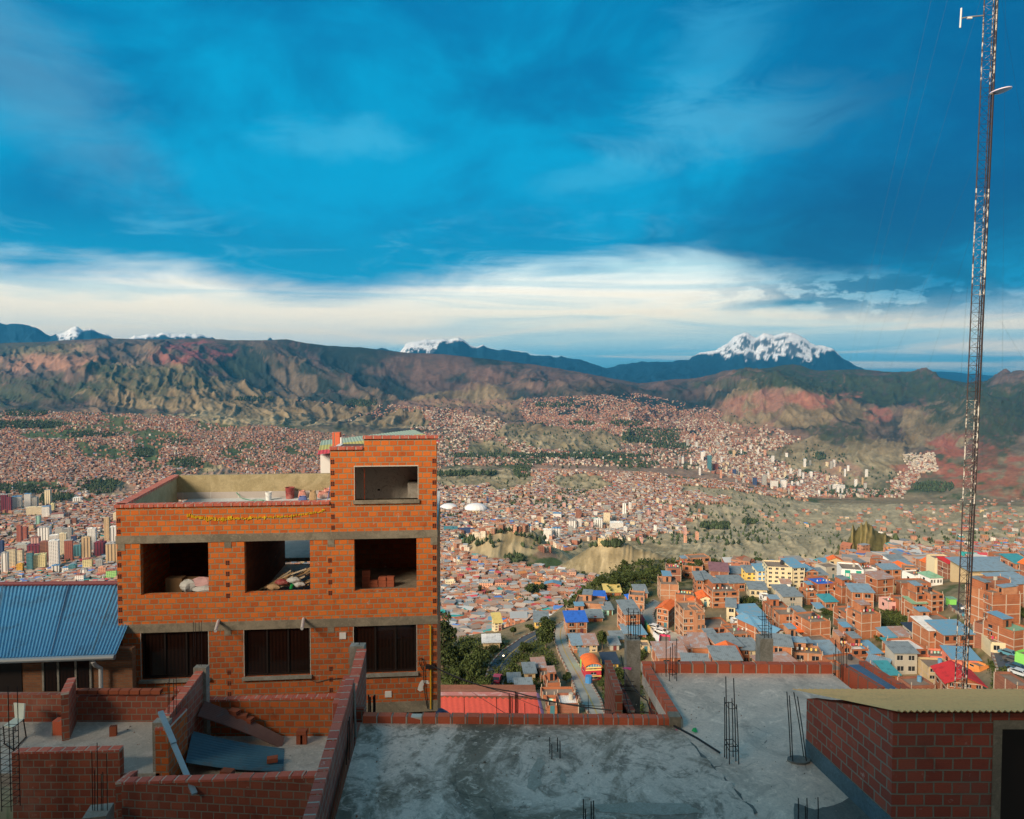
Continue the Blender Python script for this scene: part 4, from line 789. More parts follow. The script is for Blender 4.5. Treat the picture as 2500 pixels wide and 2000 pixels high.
    if frame_ and Lw > 3:
        fm_ = MB((d.x, d.y)); fh = hgt/fl; t_ = .05
        nb_ = max(1, round(Lw/4.2)); nd_ = max(1, round(dep/4.2))
        for k in range(1, fl+(0 if roof == 'parapet' else 1)):
            z = z0+k*fh-.1
            fm_.wall(at(-t_, -t_, 0), at(Lw+t_, -t_, 0), t_, z-.16, z+.06); fm_.wall(at(Lw, 0, 0), at(Lw, dep, 0), -t_, z-.16, z+.06); fm_.wall(at(0, 0, 0), at(0, dep, 0), t_, z-.16, z+.06)
        for k in range(nb_+1):
            u = Lw*k/nb_; u0, u1 = max(-t_, u-.12), min(Lw+t_, u+.12); fm_.wall(at(u0, -t_*1.5, 0), at(u1, -t_*1.5, 0), t_, zb, zt)
        for k in range(1, nd_+1):
            v = dep*k/nd_; fm_.wall(at(Lw, v-.24, 0), at(Lw, v, 0), -t_*1.5, zb, zt); fm_.wall(at(0, v-.24, 0), at(0, v, 0), t_*1.5, zb, zt)
        fm_.build('concrete_frame', FR, root)
    fh = hgt/fl
    def window(o_, dd, nn, u, z, ww, wh):
        a_ = o_+dd*(u-ww/2)-nn*.04; b_ = o_+dd*(u+ww/2)-nn*.04
        w_ = MB((dd.x, dd.y)).wall(a_, b_, .06, z, z+wh).build('window', GL, root)
        if winframe:
            f_ = MB((dd.x, dd.y)); e0 = o_+dd*(u-ww/2-.06)-nn*.07; e1 = o_+dd*(u+ww/2+.06)-nn*.07
            f_.wall(e0, e1, .06, z-.1, z-.01); c0 = o_+dd*(u-.035)-nn*.065; c1 = o_+dd*(u+.035)-nn*.065; f_.wall(c0, c1, .03, z+.01, z+wh-.01)
            f_.build('frame', WF, w_) if False else None
            off = world_off(root); me_v = [(p[0]-off.x, p[1]-off.y, p[2]-off.z) for p in f_.v]
            me = bpy.data.meshes.new('sill'); me.from_pydata(me_v, [], f_.f); me.materials.append(WF); oo = bpy.data.objects.new('sill', me); COL.objects.link(oo); oo.parent = w_
    if nw:
        for k in range(fl):
            for i in range(nw):
                if rr.random() < .08 and nw > 2: continue
                ww = min(1.9, Lw/nw*.55)*rr.uniform(.75, 1.05)
                z = z0+k*fh+fh*.34
                if k == 0 and i == nw//2 and rr.random() < .7:
                    a_ = at(Lw*(i+.5)/nw-.5, -.05, 0); b_ = at(Lw*(i+.5)/nw+.5, -.05, 0); MB((d.x, d.y)).wall(a_, b_, .06, z0-.2, z0+2.0).build('door', rr.choice(DM), root); continue
                window(A2d, d, nr, Lw*(i+.5)/nw+rr.uniform(-.2, .2), z, ww, min(fh*.45, nwh))
    ns = (2 if dep > 8 else 1) if sn is None else sn
    if ns:
        right = (B2d-nr*0).dot(Vector((-nr.y, nr.x))) if False else (C2.x/C2.y > B2d.x/B2d.y)
        left = D2.x/D2.y < A2d.x/A2d.y
        for k in range(fl):
            for i in range(ns):
                if rr.random() < .35: continue
                z = z0+k*fh+fh*.36; v = dep*(i+.5)/ns
                if right: window(B2d, nr, -d, v, z, 1.1, min(fh*.4, 1.1))
                elif left: window(A2d, nr, d, v, z, 1.1, min(fh*.4, 1.1))
    if tank:
        p = at(Lw*.7, dep*.5, zt); t_ = MB().tube([(p.x, p.y, zt+.1), (p.x, p.y, zt+1.5)], .6, 8).build('water_tank', TANK, root)
    if roof == 'parapet' and dep > 5 and Y < 330:
        k_ = rr.random(); e_ = rr.uniform(.5, Lw*.5)
        if k_ < .42:
            rw = min(3.2, Lw*.45); m2 = MB((d.x, d.y)); qq = [A2d+d*e_+nr*(dep*.45), A2d+d*(e_+rw)+nr*(dep*.45), A2d+d*(e_+rw)+nr*(dep-.4), A2d+d*e_+nr*(dep-.4)]
            m2.prism(qq, zt-.5, zt+1.9).build('roof_room', CW[rr.choice(['brick', 'brick2', 'pale brick', wall])], root)
            MB((d.x, d.y)).prism([qq[0]-d*.3-nr*.4, qq[1]+d*.3-nr*.4, qq[2]+d*.3+nr*.1, qq[3]-d*.3+nr*.1], [zt+1.9, zt+1.9, zt+2.3, zt+2.3], [zt+2.0, zt+2.0, zt+2.4, zt+2.4]).build('roof_room_sheet', RC[rr.choice(['tin', 'pale tin', 'rusty', 'sky blue'])], root)
            p_ = A2d+d*(e_+rw*.5)+nr*(dep*.45-.05); MB((d.x, d.y)).wall(p_-d*.4, p_+d*.4, .06, zt-.4, zt+1.4).build('door', GL, root)
        elif k_ < .62:
            p_ = at(Lw*.7, dep*.6, zt); MB().tube([(p_.x, p_.y, zt-.5), (p_.x, p_.y, zt+.8)], .55, 9).build('water_tank', rr.choice([TANK, CW['grey'], RC['sky blue']]), root)
        if rr.random() < .35:
            a_, b_ = at(.4, dep*.3, zt), at(Lw-.4, dep*.25, zt)
            MB().tube([a_+Vector((0, 0, .9)), b_+Vector((0, 0, .9))], .02, 4).build('washing_line', TANK, root)
            for i in range(5):
                p_ = a_.lerp(b_, .12+.17*i); MB((d.x, d.y)).wall((p_.x, p_.y), (p_.x+d.x*.5, p_.y+d.y*.5), .02, zt+.1+.1*(i % 3), zt+.88).build('garment', CW[rr.choice(['white', 'magenta', 'yellow', 'mint', 'salmon', 'pink'])], root)
    tag(root, label, kw, group)
    return root, dict(A=A2d, d=d, n=nr, L=Lw, z0=z0, zt=zt, at=at, dep=dep)
def sl(x, s): return s
def H(fr, x0, x1, yt, yb, *a, **k):
    p0 = fr(x0, yt); p1 = fr(x1, yb); return house(p0[0], p1[0], p0[1], p1[1], *a, **k)
b, w = 'brick', 'brick2'
H(q6, 530, 890, 170, 290, 12, -12, 'pale brick', fl=2, nw=0, label='long windowless brick block with pale frame behind the bend of the concrete street')
H(q6, 1560, 1700, 235, 480, 11, -28, w, 'gable', 'orange', 3, 2, label='three storey brick house with orange roof beside the upper street')
H(q6, 432, 680, 400, 560, 9, 4, w, 'mono', 'blue', 2, 2, label='square brick house with bright blue roof at the bend of the concrete street', sn=0)
H(q6, 1160, 1350, 300, 560, 12, 8, w, 'mono', 'tin', 3, 1, label='tall narrow brick house with tin roof behind the concrete column', sn=2)
H(q6, 510, 655, 690, 790, 8, 8, 'brick2', 'mono', 'pale tin', 2, 1, label='orange brick house with pale blue tin roof beside the concrete street')
H(q6, 657, 810, 690, 785, 8, 4, 'tan', 'mono', 'rusty', 2, 2, label='tan house with rusty tin roof right of the pale tin roofed one')
red, ri = H(q6, 668, 860, 965, 1135, 8, 6, 'red', 'vault', 'orange', 3, 1, label='red house with yellow bands and orange barrel roof by the concrete street', frame_=False)
for zf in (.33, .8, .98):
    z = ri['z0']+(ri['zt']-ri['z0'])*zf; MB((ri['d'].x, ri['d'].y)).wall(ri['at'](-.05, -.12, 0), ri['at'](ri['L']+.05, -.12, 0), .1, z-.22, z+.12).build('band', mat_plain('band_yellow', (.82, .62, .22), .8, .1, 2, 0), red)
H(q6, 900, 1075, 925, 1000, 7, 4, 'yellow', 'mono', 'navy', 1, 3, label='yellow house with dark navy roof right of the red barrel roofed house', frame_=False)
H(q6, 600, 690, 830, 990, 5, -6, 'green', 'mono', 'tin', 2, 1, label='narrow lime green house squeezed behind the red barrel roofed house', frame_=False)
H(q6, 1580, 1720, 650, 810, 8, -14, 'magenta', 'parapet', 'slab', 2, 2, label='magenta house with white lower storey below the parked cars', frame_=False)
H(q6, 892, 1005, 250, 322, 7, 6, 'mint', 'mono', 'tin', 1, 2, label='small mint green house with tin roof beside the windowless block', frame_=False)
H(q6, 1820, 1950, 880, 935, 8, 12, w, 'mono', 'white', 1, 1, label='low brick house with white sheet roof just beyond the brick parapet')
H(q6, 1960, 2060, 730, 880, 8, 16, w, 'mono', 'rusty', 2, 1, label='brick house with rusty and orange striped tin roof left of the awning house')
H(q6, 1890, 2156, 250, 625, 12, 4, 'pale brick', 'parapet', 'slab', 4, 4, label='pale four storey block with stepped front below the orange dormer roofs')
H(q6, 1600, 1830, -70, 140, 14, -6, 'pale brick', 'parapet', 'slab', 3, 0, label='big blank brick block at the top of the upper street')
H(q6, 1225, 1380, 130, 180, 9, 8, w, 'hip', 'blue', 1, 2, label='brick house with bright blue hipped roof above the upper street')
H(q6, 770, 925, 122, 160, 9, 0, b, 'mono', 'blue', 1, 2, label='brick house with bright blue roof behind the long windowless block')
H(q6, 1150, 1260, 545, 620, 7, 4, 'white', 'mono', 'pale tin', 1, 2, label='white house with pale tin roof behind the concrete column', frame_=False)
H(q6, 1270, 1420, 560, 640, 7, 10, b, 'mono', 'sky blue', 1, 1, label='brick house with sky blue tin roof beside the mural wall')
H(q6, 980, 1085, 690, 760, 6, 4, 'grey', 'mono', 'tin', 1, 1, label='small grey shed with tin roof left of the concrete column', frame_=False)
H(q6, 1000, 1150, 620, 660, 6, 4, 'tan', 'mono', 'tin', 1, 1, label='small tan shed with patched tin roof on the dirt slope', frame_=False)
H(q6, 1360, 1480, 700, 790, 6, 0, 'tan', 'parapet', 'slab', 1, 1, label='tan rendered yard house right of the concrete column', frame_=False)
H(q6, 1560, 1800, 860, 935, 8, 4, w, 'mono', 'tin', 1, 2, label='low brick house with wide tin roof below the magenta house')
H(q6, 440, 680, 300, 350, 8, 2, 'pale brick', 'parapet', 'slab', 1, 0, label='low brick yard building behind the bright blue roofed house')
H(q6, 690, 880, 350, 400, 7, 2, w, 'mono', 'tin', 1, 1, label='low brick shed with grey tin roof left of the tall narrow house')
H(q6, 910, 1110, 30, 80, 9, 0, w, 'mono', 'yellow', 1, 1, label='brick house with yellow and blue sheets on its roof under the cliff')
H(q6, 1290, 1440, 40, 110, 9, 0, w, 'mono', 'tin', 1, 2, label='brick house with grey tin roof under the wooded cliff')
H(q6, 2085, 2250, 110, 215, 9, -6, 'cream', 'gable', 'orange', 2, 3, label='cream house with orange roof and small dormers', frame_=False)
H(q6, 1990, 2120, 190, 270, 9, -6, 'cream', 'gable', 'orange', 1, 2, label='cream rooftop house with orange roof above the stepped block', frame_=False)
# frame 5
H(q5, 932, 1262, 22, 300, 14, -8, 'cream', 'parapet', 'slab', 5, 4, label='tall cream five storey block standing above the brick quarter', frame_=False, sn=3, tank=True)
H(q5, 1265, 1425, 30, 300, 12, 10, 'cream', 'mono', 'sky blue', 5, 2, label='right wing of cream block with sky blue tin roof', frame_=False)
H(q5, 657, 800, 95, 250, 9, 0, 'yellow', 'mono', 'tin', 3, 2, label='yellow house with blue window bands left of the tall cream block', frame_=False)
y2, yi = H(q5, 802, 925, 75, 265, 9, 0, 'cream', 'mono', 'sky blue', 3, 2, label='pale house with bright blue panels beside the tall cream block', frame_=False)
for i in range(3):
    for j in (0, 1):
        u0 = yi['L']*(.12+.5*j); z = yi['z0']+(yi['zt']-yi['z0'])*(.04+.33*i); MB((yi['d'].x, yi['d'].y)).wall(yi['at'](u0, -.06, 0), yi['at'](u0+yi['L']*.28, -.06, 0), .05, z, z+.9).build('blue_panel', mat_plain('panel_blue', (.03, .28, .70), .7, .1, 2, 0), y2)
H(q5, 0, 80, 195, 410, 10, -4, w, 'mono', 'tin', 3, 1, label='brick house with grey tin roof at the top of the upper street', sn=2)
H(q5, 80, 222, 180, 395, 9, 18, 'brick2', 'mono', 'tin', 3, 0, label='plain brick wing beside the tin roofed house')
H(q5, 210, 560, 345, 560, 13, 6, w, 'parapet', 'slab', 3, 3, label='wide brick block carrying a smaller tin roofed storey', winframe=False)
H(q5, 345, 640, 235, 345, 9, 6, w, 'mono', 'tin', 1, 3, Yo=None, label='top storey of brick with broad tin roof on the wide block')
H(q5, 180, 420, 80, 215, 12, -12, 'dark brick', 'mono', 'purple', 2, 0, label='dark brick hall with purple brown roof left of the yellow house')
H(q5, 440, 660, 110, 215, 10, -6, b, 'mono', 'tin', 2, 2, label='brick house with long tin roof left of the yellow house')
H(q5, 395, 510, 550, 745, 8, -16, 'cream', 'mono', 'tin', 2, 1, label='narrow cream house with weathered tin roof and two small windows', frame_=False)
H(q5, 492, 600, 735, 845, 5, 0, 'white', 'parapet', 'slab', 1, 1, label='small white box house below the narrow cream one', frame_=False)
H(q5, 605, 900, 665, 780, 10, 8, b, 'mono', 'sky blue', 1, 3, label='brick house with sky blue tin roof right of the narrow cream house')
H(q5, 0, 110, 620, 1010, 10, 8, 'pale brick', 'parapet', 'slab', 3, 2, label='three storey brick corner house with white balcony rail')
H(q5, 115, 480, 820, 1000, 12, 8, b, 'parapet', 'slab', 2, 4, label='long two storey brick terrace with dark open windows and clothes on its roof', winframe=False)
H(q5, 485, 825, 900, 1075, 12, 8, w, 'parapet', 'slab', 2, 4, label='long two storey brick terrace with small tin shed on its roof')
H(q5, 1010, 1170, 880, 1160, 20, 30, b, 'gable', 'sky blue', 3, 0, label='brick side wing with sky blue gabled roof beside the dark trees', sn=0)
H(q5, 832, 1010, 860, 1130, 12, 0, 'pale brick', 'mono', 'sky blue', 3, 2, label='pale fronted brick house with sky blue roof behind the second column')
H(q5, 1312, 1500, 680, 800, 9, 10, w, 'mono', 'tin', 2, 1, label='brick house with grey tin roof behind the orange awning')
H(q5, 1500, 1760, 740, 1000, 12, 14, 'brick2', 'parapet', 'slab', 3, 0, label='brick block with bare roof slab right of the orange awning')
H(q5, 1345, 1565, 870, 960, 6, 10, 'pale brick', 'mono', 'orange', 1, 3, label='upper storey under an orange and yellow awning')
H(q5, 1225, 1430, 960, 1260, 8, 8, 'grey', 'parapet', 'slab', 3, 3, label='grey rendered house with ochre windows below the orange awning', frame_=False)
H(q5, 1475, 1830, 1030, 1130, 10, 10, w, 'parapet', 'slab', 1, 2, label='low brick house with blue drum on its white roof')
H(q5, 1335, 1620, 1165, 1300, 9, 4, b, 'parapet', 'slab', 1, 2, label='low brick house with clutter and tin sheets on roof beyond the parapet')
H(q5, 1620, 1900, 1170, 1305, 9, 4, w, 'mono', 'pale tin', 1, 2, label='low brick house with pale tin lean-to beyond the parapet')
H(q5, 195, 310, 1000, 1190, 9, 4, 'orange', 'mono', 'tin', 2, 1, label='orange fronted house left of the sky blue awning', frame_=False)
H(q5, 312, 600, 1075, 1300, 9, 14, b, 'mono', 'tin', 2, 3, label='brick house with broken upper storey right of the orange front')
H(q5, 330, 520, 1040, 1110, 4, 10, b, 'mono', 'sky blue', 1, 1, label='rooftop room under a sky blue sheet awning')
H(q5, 600, 700, 1110, 1290, 8, 4, w, 'mono', 'tin', 2, 1, label='narrow brick house left of the small cream one')
H(q5, 702, 830, 1115, 1290, 8, 4, 'cream', 'mono', 'tin', 2, 3, label='small cream house with grey tin roof left of the second column', frame_=False)
H(q5, -60, 165, 1080, 1300, 10, -6, 'brick2', 'mono', 'rusty', 2, 0, label='orange brick side wall under a rusty tin roof beyond the parapet corner')
H(q5, 1450, 1585, 350, 520, 8, 6, w, 'parapet', 'slab', 2, 1, label='narrow two storey brick house with pale window surround')
H(q5, 1597, 1850, 240, 480, 12, 12, b, 'parapet', 'blue', 3, 1, label='tall brick house with bright blue pool of roof')
H(q5, 1770, 2000, 355, 470, 9, 12, w, 'mono', 'tin', 1, 2, label='brick house with clutter and tin roof right of the tall blue roofed one')
H(q5, 1145, 1390, 410, 570, 9, 4, 'grey', 'mono', 'tin', 2, 1, label='grey block house with one dark window on the open slope')
H(q5, 700, 930, 320, 420, 9, -8, 'cream', 'mono', 'tin', 1, 3, label='low cream house with grey tin roof on the open slope', frame_=False)
H(q5, 1695, 1850, 480, 600, 7, 6, w, 'mono', 'teal', 1, 2, label='small brick house with blue grey roof above the trees')
H(q5, 880, 980, 410, 505, 6, 0, 'white', 'parapet', 'slab', 1, 0, label='small white painted shed on the open slope', frame_=False)
H(q5, 1120, 1240, 240, 325, 6, -10, 'white', 'mono', 'rusty', 1, 0, label='white shed with rusty roof in front of the tall cream block', frame_=False)
H(q5, 1040, 1230, 330, 390, 6, 0, 'cream', 'mono', 'tin', 1, 2, label='low cream shed with tin roof beside the white shed', frame_=False)
H(q5, 1440, 1600, 80, 290, 10, 0, b, 'gable', 'sky blue', 3, 2, label='brick house with pale blue gables right of the tall cream block')
H(q5, 1600, 1730, 130, 290, 9, 6, w, 'mono', 'tin', 2, 2, label='brick house with ochre balconies right of the pale blue gables')
H(q5, 1590, 1680, 570, 620, 5, 0, 'grey', 'mono', 'sky blue', 1, 0, label='tiny grey hut with blue sheet roof', frame_=False)
# frames 8 and 4
gr, gi = H(q8, 62, 318, 515, 785, 14, -14, 'white', 'parapet', 'slab', 3, 0, label='white building with green window stripes above the brick quarter', frame_=False, sn=0)
GP = mat_plain('panel_green', (.01, .32, .24), .6, .1, 2, 0)
for j in (0, 1):
    u0 = gi['L']*(.16+.5*j)
    MB((gi['d'].x, gi['d'].y)).wall(gi['at'](u0, -.07, 0), gi['at'](u0+gi['L']*.24, -.07, 0), .06, gi['z0']+(gi['zt']-gi['z0'])*.34, gi['zt']-.4).build('green_stripe', GP, gr)
    for i in range(2):
        z = gi['z0']+(gi['zt']-gi['z0'])*(.42+.27*i); MB((gi['d'].x, gi['d'].y)).wall(gi['at'](u0+.3, -.12, 0), gi['at'](u0+gi['L']*.24-.3, -.12, 0), .04, z, z+1.3).build('window', WF, gr)
MB((gi['d'].x, gi['d'].y)).wall(gi['at'](.5, -.09, 0), gi['at'](gi['L']-.5, -.09, 0), .06, gi['z0']+.1, gi['z0']+(gi['zt']-gi['z0'])*.28).build('shop_glazing', mat_plain('shop_glass', (.03, .10, .13), .3, .3, .5, 0), gr)
H(q8, 322, 474, 512, 720, 12, 16, 'white', 'parapet', 'slab', 3, 0, label='blank white wing with one tiny window right of the green stripes', frame_=False, sn=0)
H(q8, 705, 830, 487, 545, 8, 4, 'yellow', 'hip', 'blue', 2, 3, label='yellow house with bright blue hipped roof', frame_=False)
H(q8, 810, 985, 440, 530, 10, 4, 'cream', 'mono', 'tin', 1, 4, label='cream house with wide tin roof right of the yellow house', frame_=False)
H(q8, 905, 1080, 580, 690, 10, 12, 'white', 'parapet', 'slab', 1, 5, label='long white hall with tall windows beside the descending road', frame_=False)
H(q8, 1082, 1225, 610, 700, 10, 6, 'white', 'hip', 'green', 1, 4, label='white hall with pale green hipped roof beside the descending road', frame_=False)
H(q8, 742, 1092, 675, 770, 9, 2, b, 'parapet', 'slab', 1, 3, label='long low brick house with three pale windows')
H(q8, 330, 730, 700, 790, 4, 0, 'tan', 'parapet', 'slab', 1, 0, label='tan yard wall house with green gate beside the white building', frame_=False)
H(q8, 920, 1095, 800, 1040, 10, 6, b, 'parapet', 'slab', 3, 2, label='three storey brick house with white roof above the descending road', winframe=False)
H(q8, 1096, 1232, 800, 1010, 10, 10, 'brick2', 'parapet', 'slab', 3, 2, label='right half of brick house above the descending road', winframe=False)
H(q8, 882, 1035, 905, 1060, 6, 4, w, 'mono', 'green', 2, 1, label='narrow brick house with pale green sheet roof')
H(q8, 600, 725, 890, 1000, 8, 2, 'pink', 'parapet', 'slab', 1, 1, label='pinkish brick house with cluttered white roof')
H(q8, 730, 880, 870, 990, 8, 2, b, 'parapet', 'slab', 1, 2, label='low brick house with two dark openings above the rubble slope')
H(q8, 1900, 2200, 380, 520, 14, 0, b, 'parapet', 'slab', 2, 2, label='large brick block with pale top room at the right edge')
H(q8, 1710, 1900, 465, 560, 10, 0, w, 'mono', 'pale tin', 2, 2, label='brick house with pale tin roof behind the big corner block')
H(q8, 2060, 2250, 450, 620, 12, 0, b, 'mono', 'teal', 2, 2, label='brick house with teal roof at the right edge')
H(q8, 1280, 1420, 450, 620, 9, 4, 'dark brick', 'mono', 'red', 3, 0, label='dark brick house with salmon red roof beside the mast')
# the big corner block: two faces meeting at the corner nearest the camera
H(q4, 1387, 1500, 330, 780, 14, -52, 'dark brick', 'parapet', 'slab', 5, 4, label='left face of corner block with five rows of dark windows', sn=0)
H(q4, 1500, 1640, 480, 905, 12, -52, 'brick', 'parapet', 'slab', 4, 4, label='lower front part of corner block along the descending road', sn=0)
H(q4, 1642, 1770, 480, 900, 12, 20, 'brick2', 'parapet', 'slab', 4, 2, label='front face of corner block with large dark windows', sn=0)
H(q4, 1520, 1700, 330, 480, 8, 0, 'tan', 'parapet', 'slab', 1, 1, label='tan top storey of corner block under the long tin roof', frame_=False)
H(q4, 1755, 2100, 385, 700, 10, 10, 'brick', 'mono', 'pale tin', 3, 2, label='right wing of corner block behind the dark trees')
H(q4, 1395, 1960, 235, 345, 16, 2, 'tan', 'mono', 'pale tin', 1, 7, label='long pale tin roofed top floor of corner block', frame_=False, over=1.5)
H(q4, 25, 190, 715, 900, 10, 6, b, 'parapet', 'slab', 3, 2, label='brick house with white slab roof beside the tall blank block')
H(q4, 192, 405, 720, 990, 9, 14, 'brick2', 'parapet', 'slab', 3, 0, label='tall blank brick block with pale frame above the scrub slope')
H(q4, 35, 235, 880, 970, 7, 4, 'grey', 'mono', 'tin', 1, 2, label='grey upper storey with blue and red striped tin awning')
H(q4, -10, 165, 970, 1080, 8, 4, 'pale brick', 'parapet', 'slab', 1, 2, label='pale brick balcony storey below the striped awning')
H(q4, -20, 80, 1080, 1270, 9, 4, b, 'parapet', 'slab', 2, 1, label='brick house left of the white roofed one near the blue terrace')
H(q4, 82, 275, 1110, 1280, 10, 6, b, 'parapet', 'white', 2, 2, label='two storey brick house with white roof near the blue terrace', winframe=False)
H(q4, 280, 410, 1155, 1285, 8, 8, w, 'mono', 'sky blue', 1, 1, label='brick house with sky blue tin roof near the blue terrace')
H(q4, 415, 660, 1210, 1325, 7, -4, 'orange', 'parapet', 'slab', 1, 1, label='low bright orange house with red trim', frame_=False)
H(q4, 780, 925, 1300, 1360, 5, -4, 'orange', 'parapet', 'slab', 1, 0, label='low orange wall house right of the yellow gate', frame_=False)
H(q4, 666, 930, 1110, 1290, 11, 4, b, 'parapet', 'white', 2, 3, label='two storey brick house with tilted white roof above the orange wall', winframe=False)
H(q4, 940, 1105, 900, 1150, 10, 4, 'brick2', 'mono', 'white', 2, 1, label='tall narrow brick house with pale roof left of the mast')
H(q4, 1108, 1440, 945, 1150, 10, 4, b, 'mono', 'sky blue', 2, 4, label='open fronted brick house with blue tin roof behind the mast', winframe=False)
H(q4, 948, 1200, 1195, 1290, 8, -8, 'salmon', 'parapet', 'slab', 1, 1, label='salmon red walled building with lime green band', frame_=False)
H(q4, 1200, 1500, 1225, 1340, 8, -8, 'salmon', 'mono', 'sky blue', 1, 1, label='salmon red building with blue door and sky blue awning', frame_=False)
H(q4, 1505, 1610, 1300, 1345, 6, 20, 'orange', 'parapet', 'slab', 1, 0, label='orange corner annex at the end of the salmon building', frame_=False)
H(q4, 930, 1240, 1315, 1470, 9, -6, 'tan', 'parapet', 'slab', 2, 3, label='two storey tan brick house in front of the salmon building')
H(q4, 1145, 1530, 1480, 1640, 11, -12, 'brick', 'gable', 'red', 2, 4, label='brick house with vivid red roof at the foot of the mast', over=.9)
H(q4, 482, 610, 1395, 1500, 8, 2, b, 'mono', 'teal', 1, 1, label='small brick house with teal roof behind the blue terrace')
H(q4, 475, 610, 975, 1050, 7, 4, w, 'mono', 'sky blue', 1, 1, label='small brick house with bright sky blue roof below the scrub slope')
H(q4, 615, 745, 970, 1040, 7, 4, 'tan', 'mono', 'rusty', 1, 1, label='small tan house with dark sheet roof below the scrub slope', frame_=False)
H(q4, 525, 665, 1085, 1170, 6, 4, b, 'mono', 'teal', 1, 1, label='brick hut with dark teal roof above the orange wall')
H(q4, 770, 890, 925, 990, 7, 4, 'grey', 'mono', 'navy', 1, 0, label='grey hut with dark roof left of the tall narrow house', frame_=False)
H(q4, 845, 1180, 790, 850, 8, 4, b, 'parapet', 'slab', 1, 4, label='long brick gallery with open front below the three storey house', winframe=False)
H(q4, 745, 1010, 1510, 1640, 7, 6, 'dark brick', 'parapet', 'slab', 1, 0, label='roofless brick yard house beyond the yellow corrugated roof')
H(q4, 250, 470, 1290, 1400, 6, -30, b, 'mono', 'pale tin', 1, 0, label='low house with long pale blue and rust roof beside the blue terrace')
H(q4, 1750, 1890, 880, 1090, 10, 40, 'dark brick', 'parapet', 'slab', 2, 2, label='dark brick houses stepping down the right side of the street')
H(q4, 1880, 2100, 900, 1150, 12, 20, b, 'parapet', 'green', 3, 0, label='brick building with lime parapet at the right edge')
H(q4, 1890, 2100, 1170, 1330, 5, -40, 'green', 'parapet', 'slab', 1, 0, label='bright green street wall building at the right edge', frame_=False)
H(q4, 1915, 2100, 1515, 1700, 10, 0, 'dark brick', 'parapet', 'slab', 1, 0, label='dark brick house in the bottom right corner beyond the shed')
# lower left yards below the concrete street (frame 7)
H(q7, 1195, 1330, 770, 890, 6, 6, 'tan', 'mono', 'tin', 1, 1, label='tan hut with grey tin roof on the bank between the roads', frame_=False)
H(q7, 1310, 1460, 700, 800, 6, 6, 'grey', 'mono', 'rusty', 1, 1, label='grey hut with rusty roof under the mural kerb', frame_=False)
H(q7, 1090, 1290, 990, 1060, 6, 6, 'grey', 'mono', 'tin', 1, 0, label='low hut with blue grey roof behind the red roofed hall', frame_=False)
H(q7, 1480, 1660, 900, 1010, 7, 6, b, 'parapet', 'slab', 1, 0, label='roofless brick yard hung with washing beside the concrete street')
H(q7, 1400, 1620, 800, 880, 6, 6, b, 'parapet', 'slab', 1, 1, label='brick yard house on the bank beside the concrete street')
H(q7, 1420, 1850, 1060, 1120, 6, 2, b, 'parapet', 'slab', 1, 0, label='long roofless brick yard with washing lines')
H(q7, 1640, 1900, 1170, 1300, 7, 2, 'dark brick', 'parapet', 'white', 1, 0, label='brick house with white sheet roof behind the low parapet')
H(q7, 1490, 1620, 1200, 1320, 7, 2, b, 'parapet', 'slab', 1, 1, label='unfinished brick room behind the corner of the red roofed hall')
H(q7, 985, 1130, 890, 940, 5, 4, 'grey', 'mono', 'tin', 1, 0, label='patched tin hut beside the asphalt road', frame_=False)
H(q7, 645, 865, 370, 450, 6, 4, 'tan', 'mono', 'white', 1, 0, label='long pale greenhouse beside the asphalt road', frame_=False)
H(q7, 795, 890, 110, 220, 9, 10, 'cream', 'mono', 'yellow', 3, 2, label='pale yellow three storey house below the road', frame_=False, group='houses of the lower valley')
H(q7, 1325, 1500, 100, 175, 9, 0, 'yellow', 'mono', 'tin', 1, 2, label='ochre house left of the start of the concrete street', frame_=False)
# school and other features further down
H(frame(1040, 1180, 4.312), 1243, 1420, 1065, 1150, 16, -8, 'brick', 'gable', 'sky blue', 4, 7, label='long brick school with sky blue gabled roof under the wooded cliff', kw='school', winframe=False)
SHARE = 'brick and tin houses filling the hillside quarter'
# ---- fill the gaps: walk over the quarter in rows
polys = [[(1660, 1405), (2130, 1398), (2560, 1398), (2560, 1700), (1700, 1700), (1500, 1560), (1560, 1480), (1620, 1440)], [(1060, 1500), (1330, 1470), (1400, 1500), (1330, 1530), (1200, 1560), (1060, 1600)]]
no = [[(1330, 1500), (1400, 1500), (1450, 1640), (1530, 1780), (1400, 1780), (1360, 1640)], [(1560, 1500), (1600, 1450), (1640, 1450), (1620, 1500), (1700, 1560), (1760, 1585), (1620, 1580)],
      [(2290, 1420), (2330, 1420), (2380, 1520), (2440, 1600), (2480, 1720), (2420, 1720), (2400, 1600), (2330, 1530)], [(1800, 1430), (1900, 1480), (1930, 1500), (1900, 1520), (1810, 1500)], [(2140, 1490), (2220, 1500), (2240, 1540), (2140, 1570)]]
cnt = 0; occ = [(h[0], h[1], h[2], h[3]) for h in HOUSES]
fillseen = {}
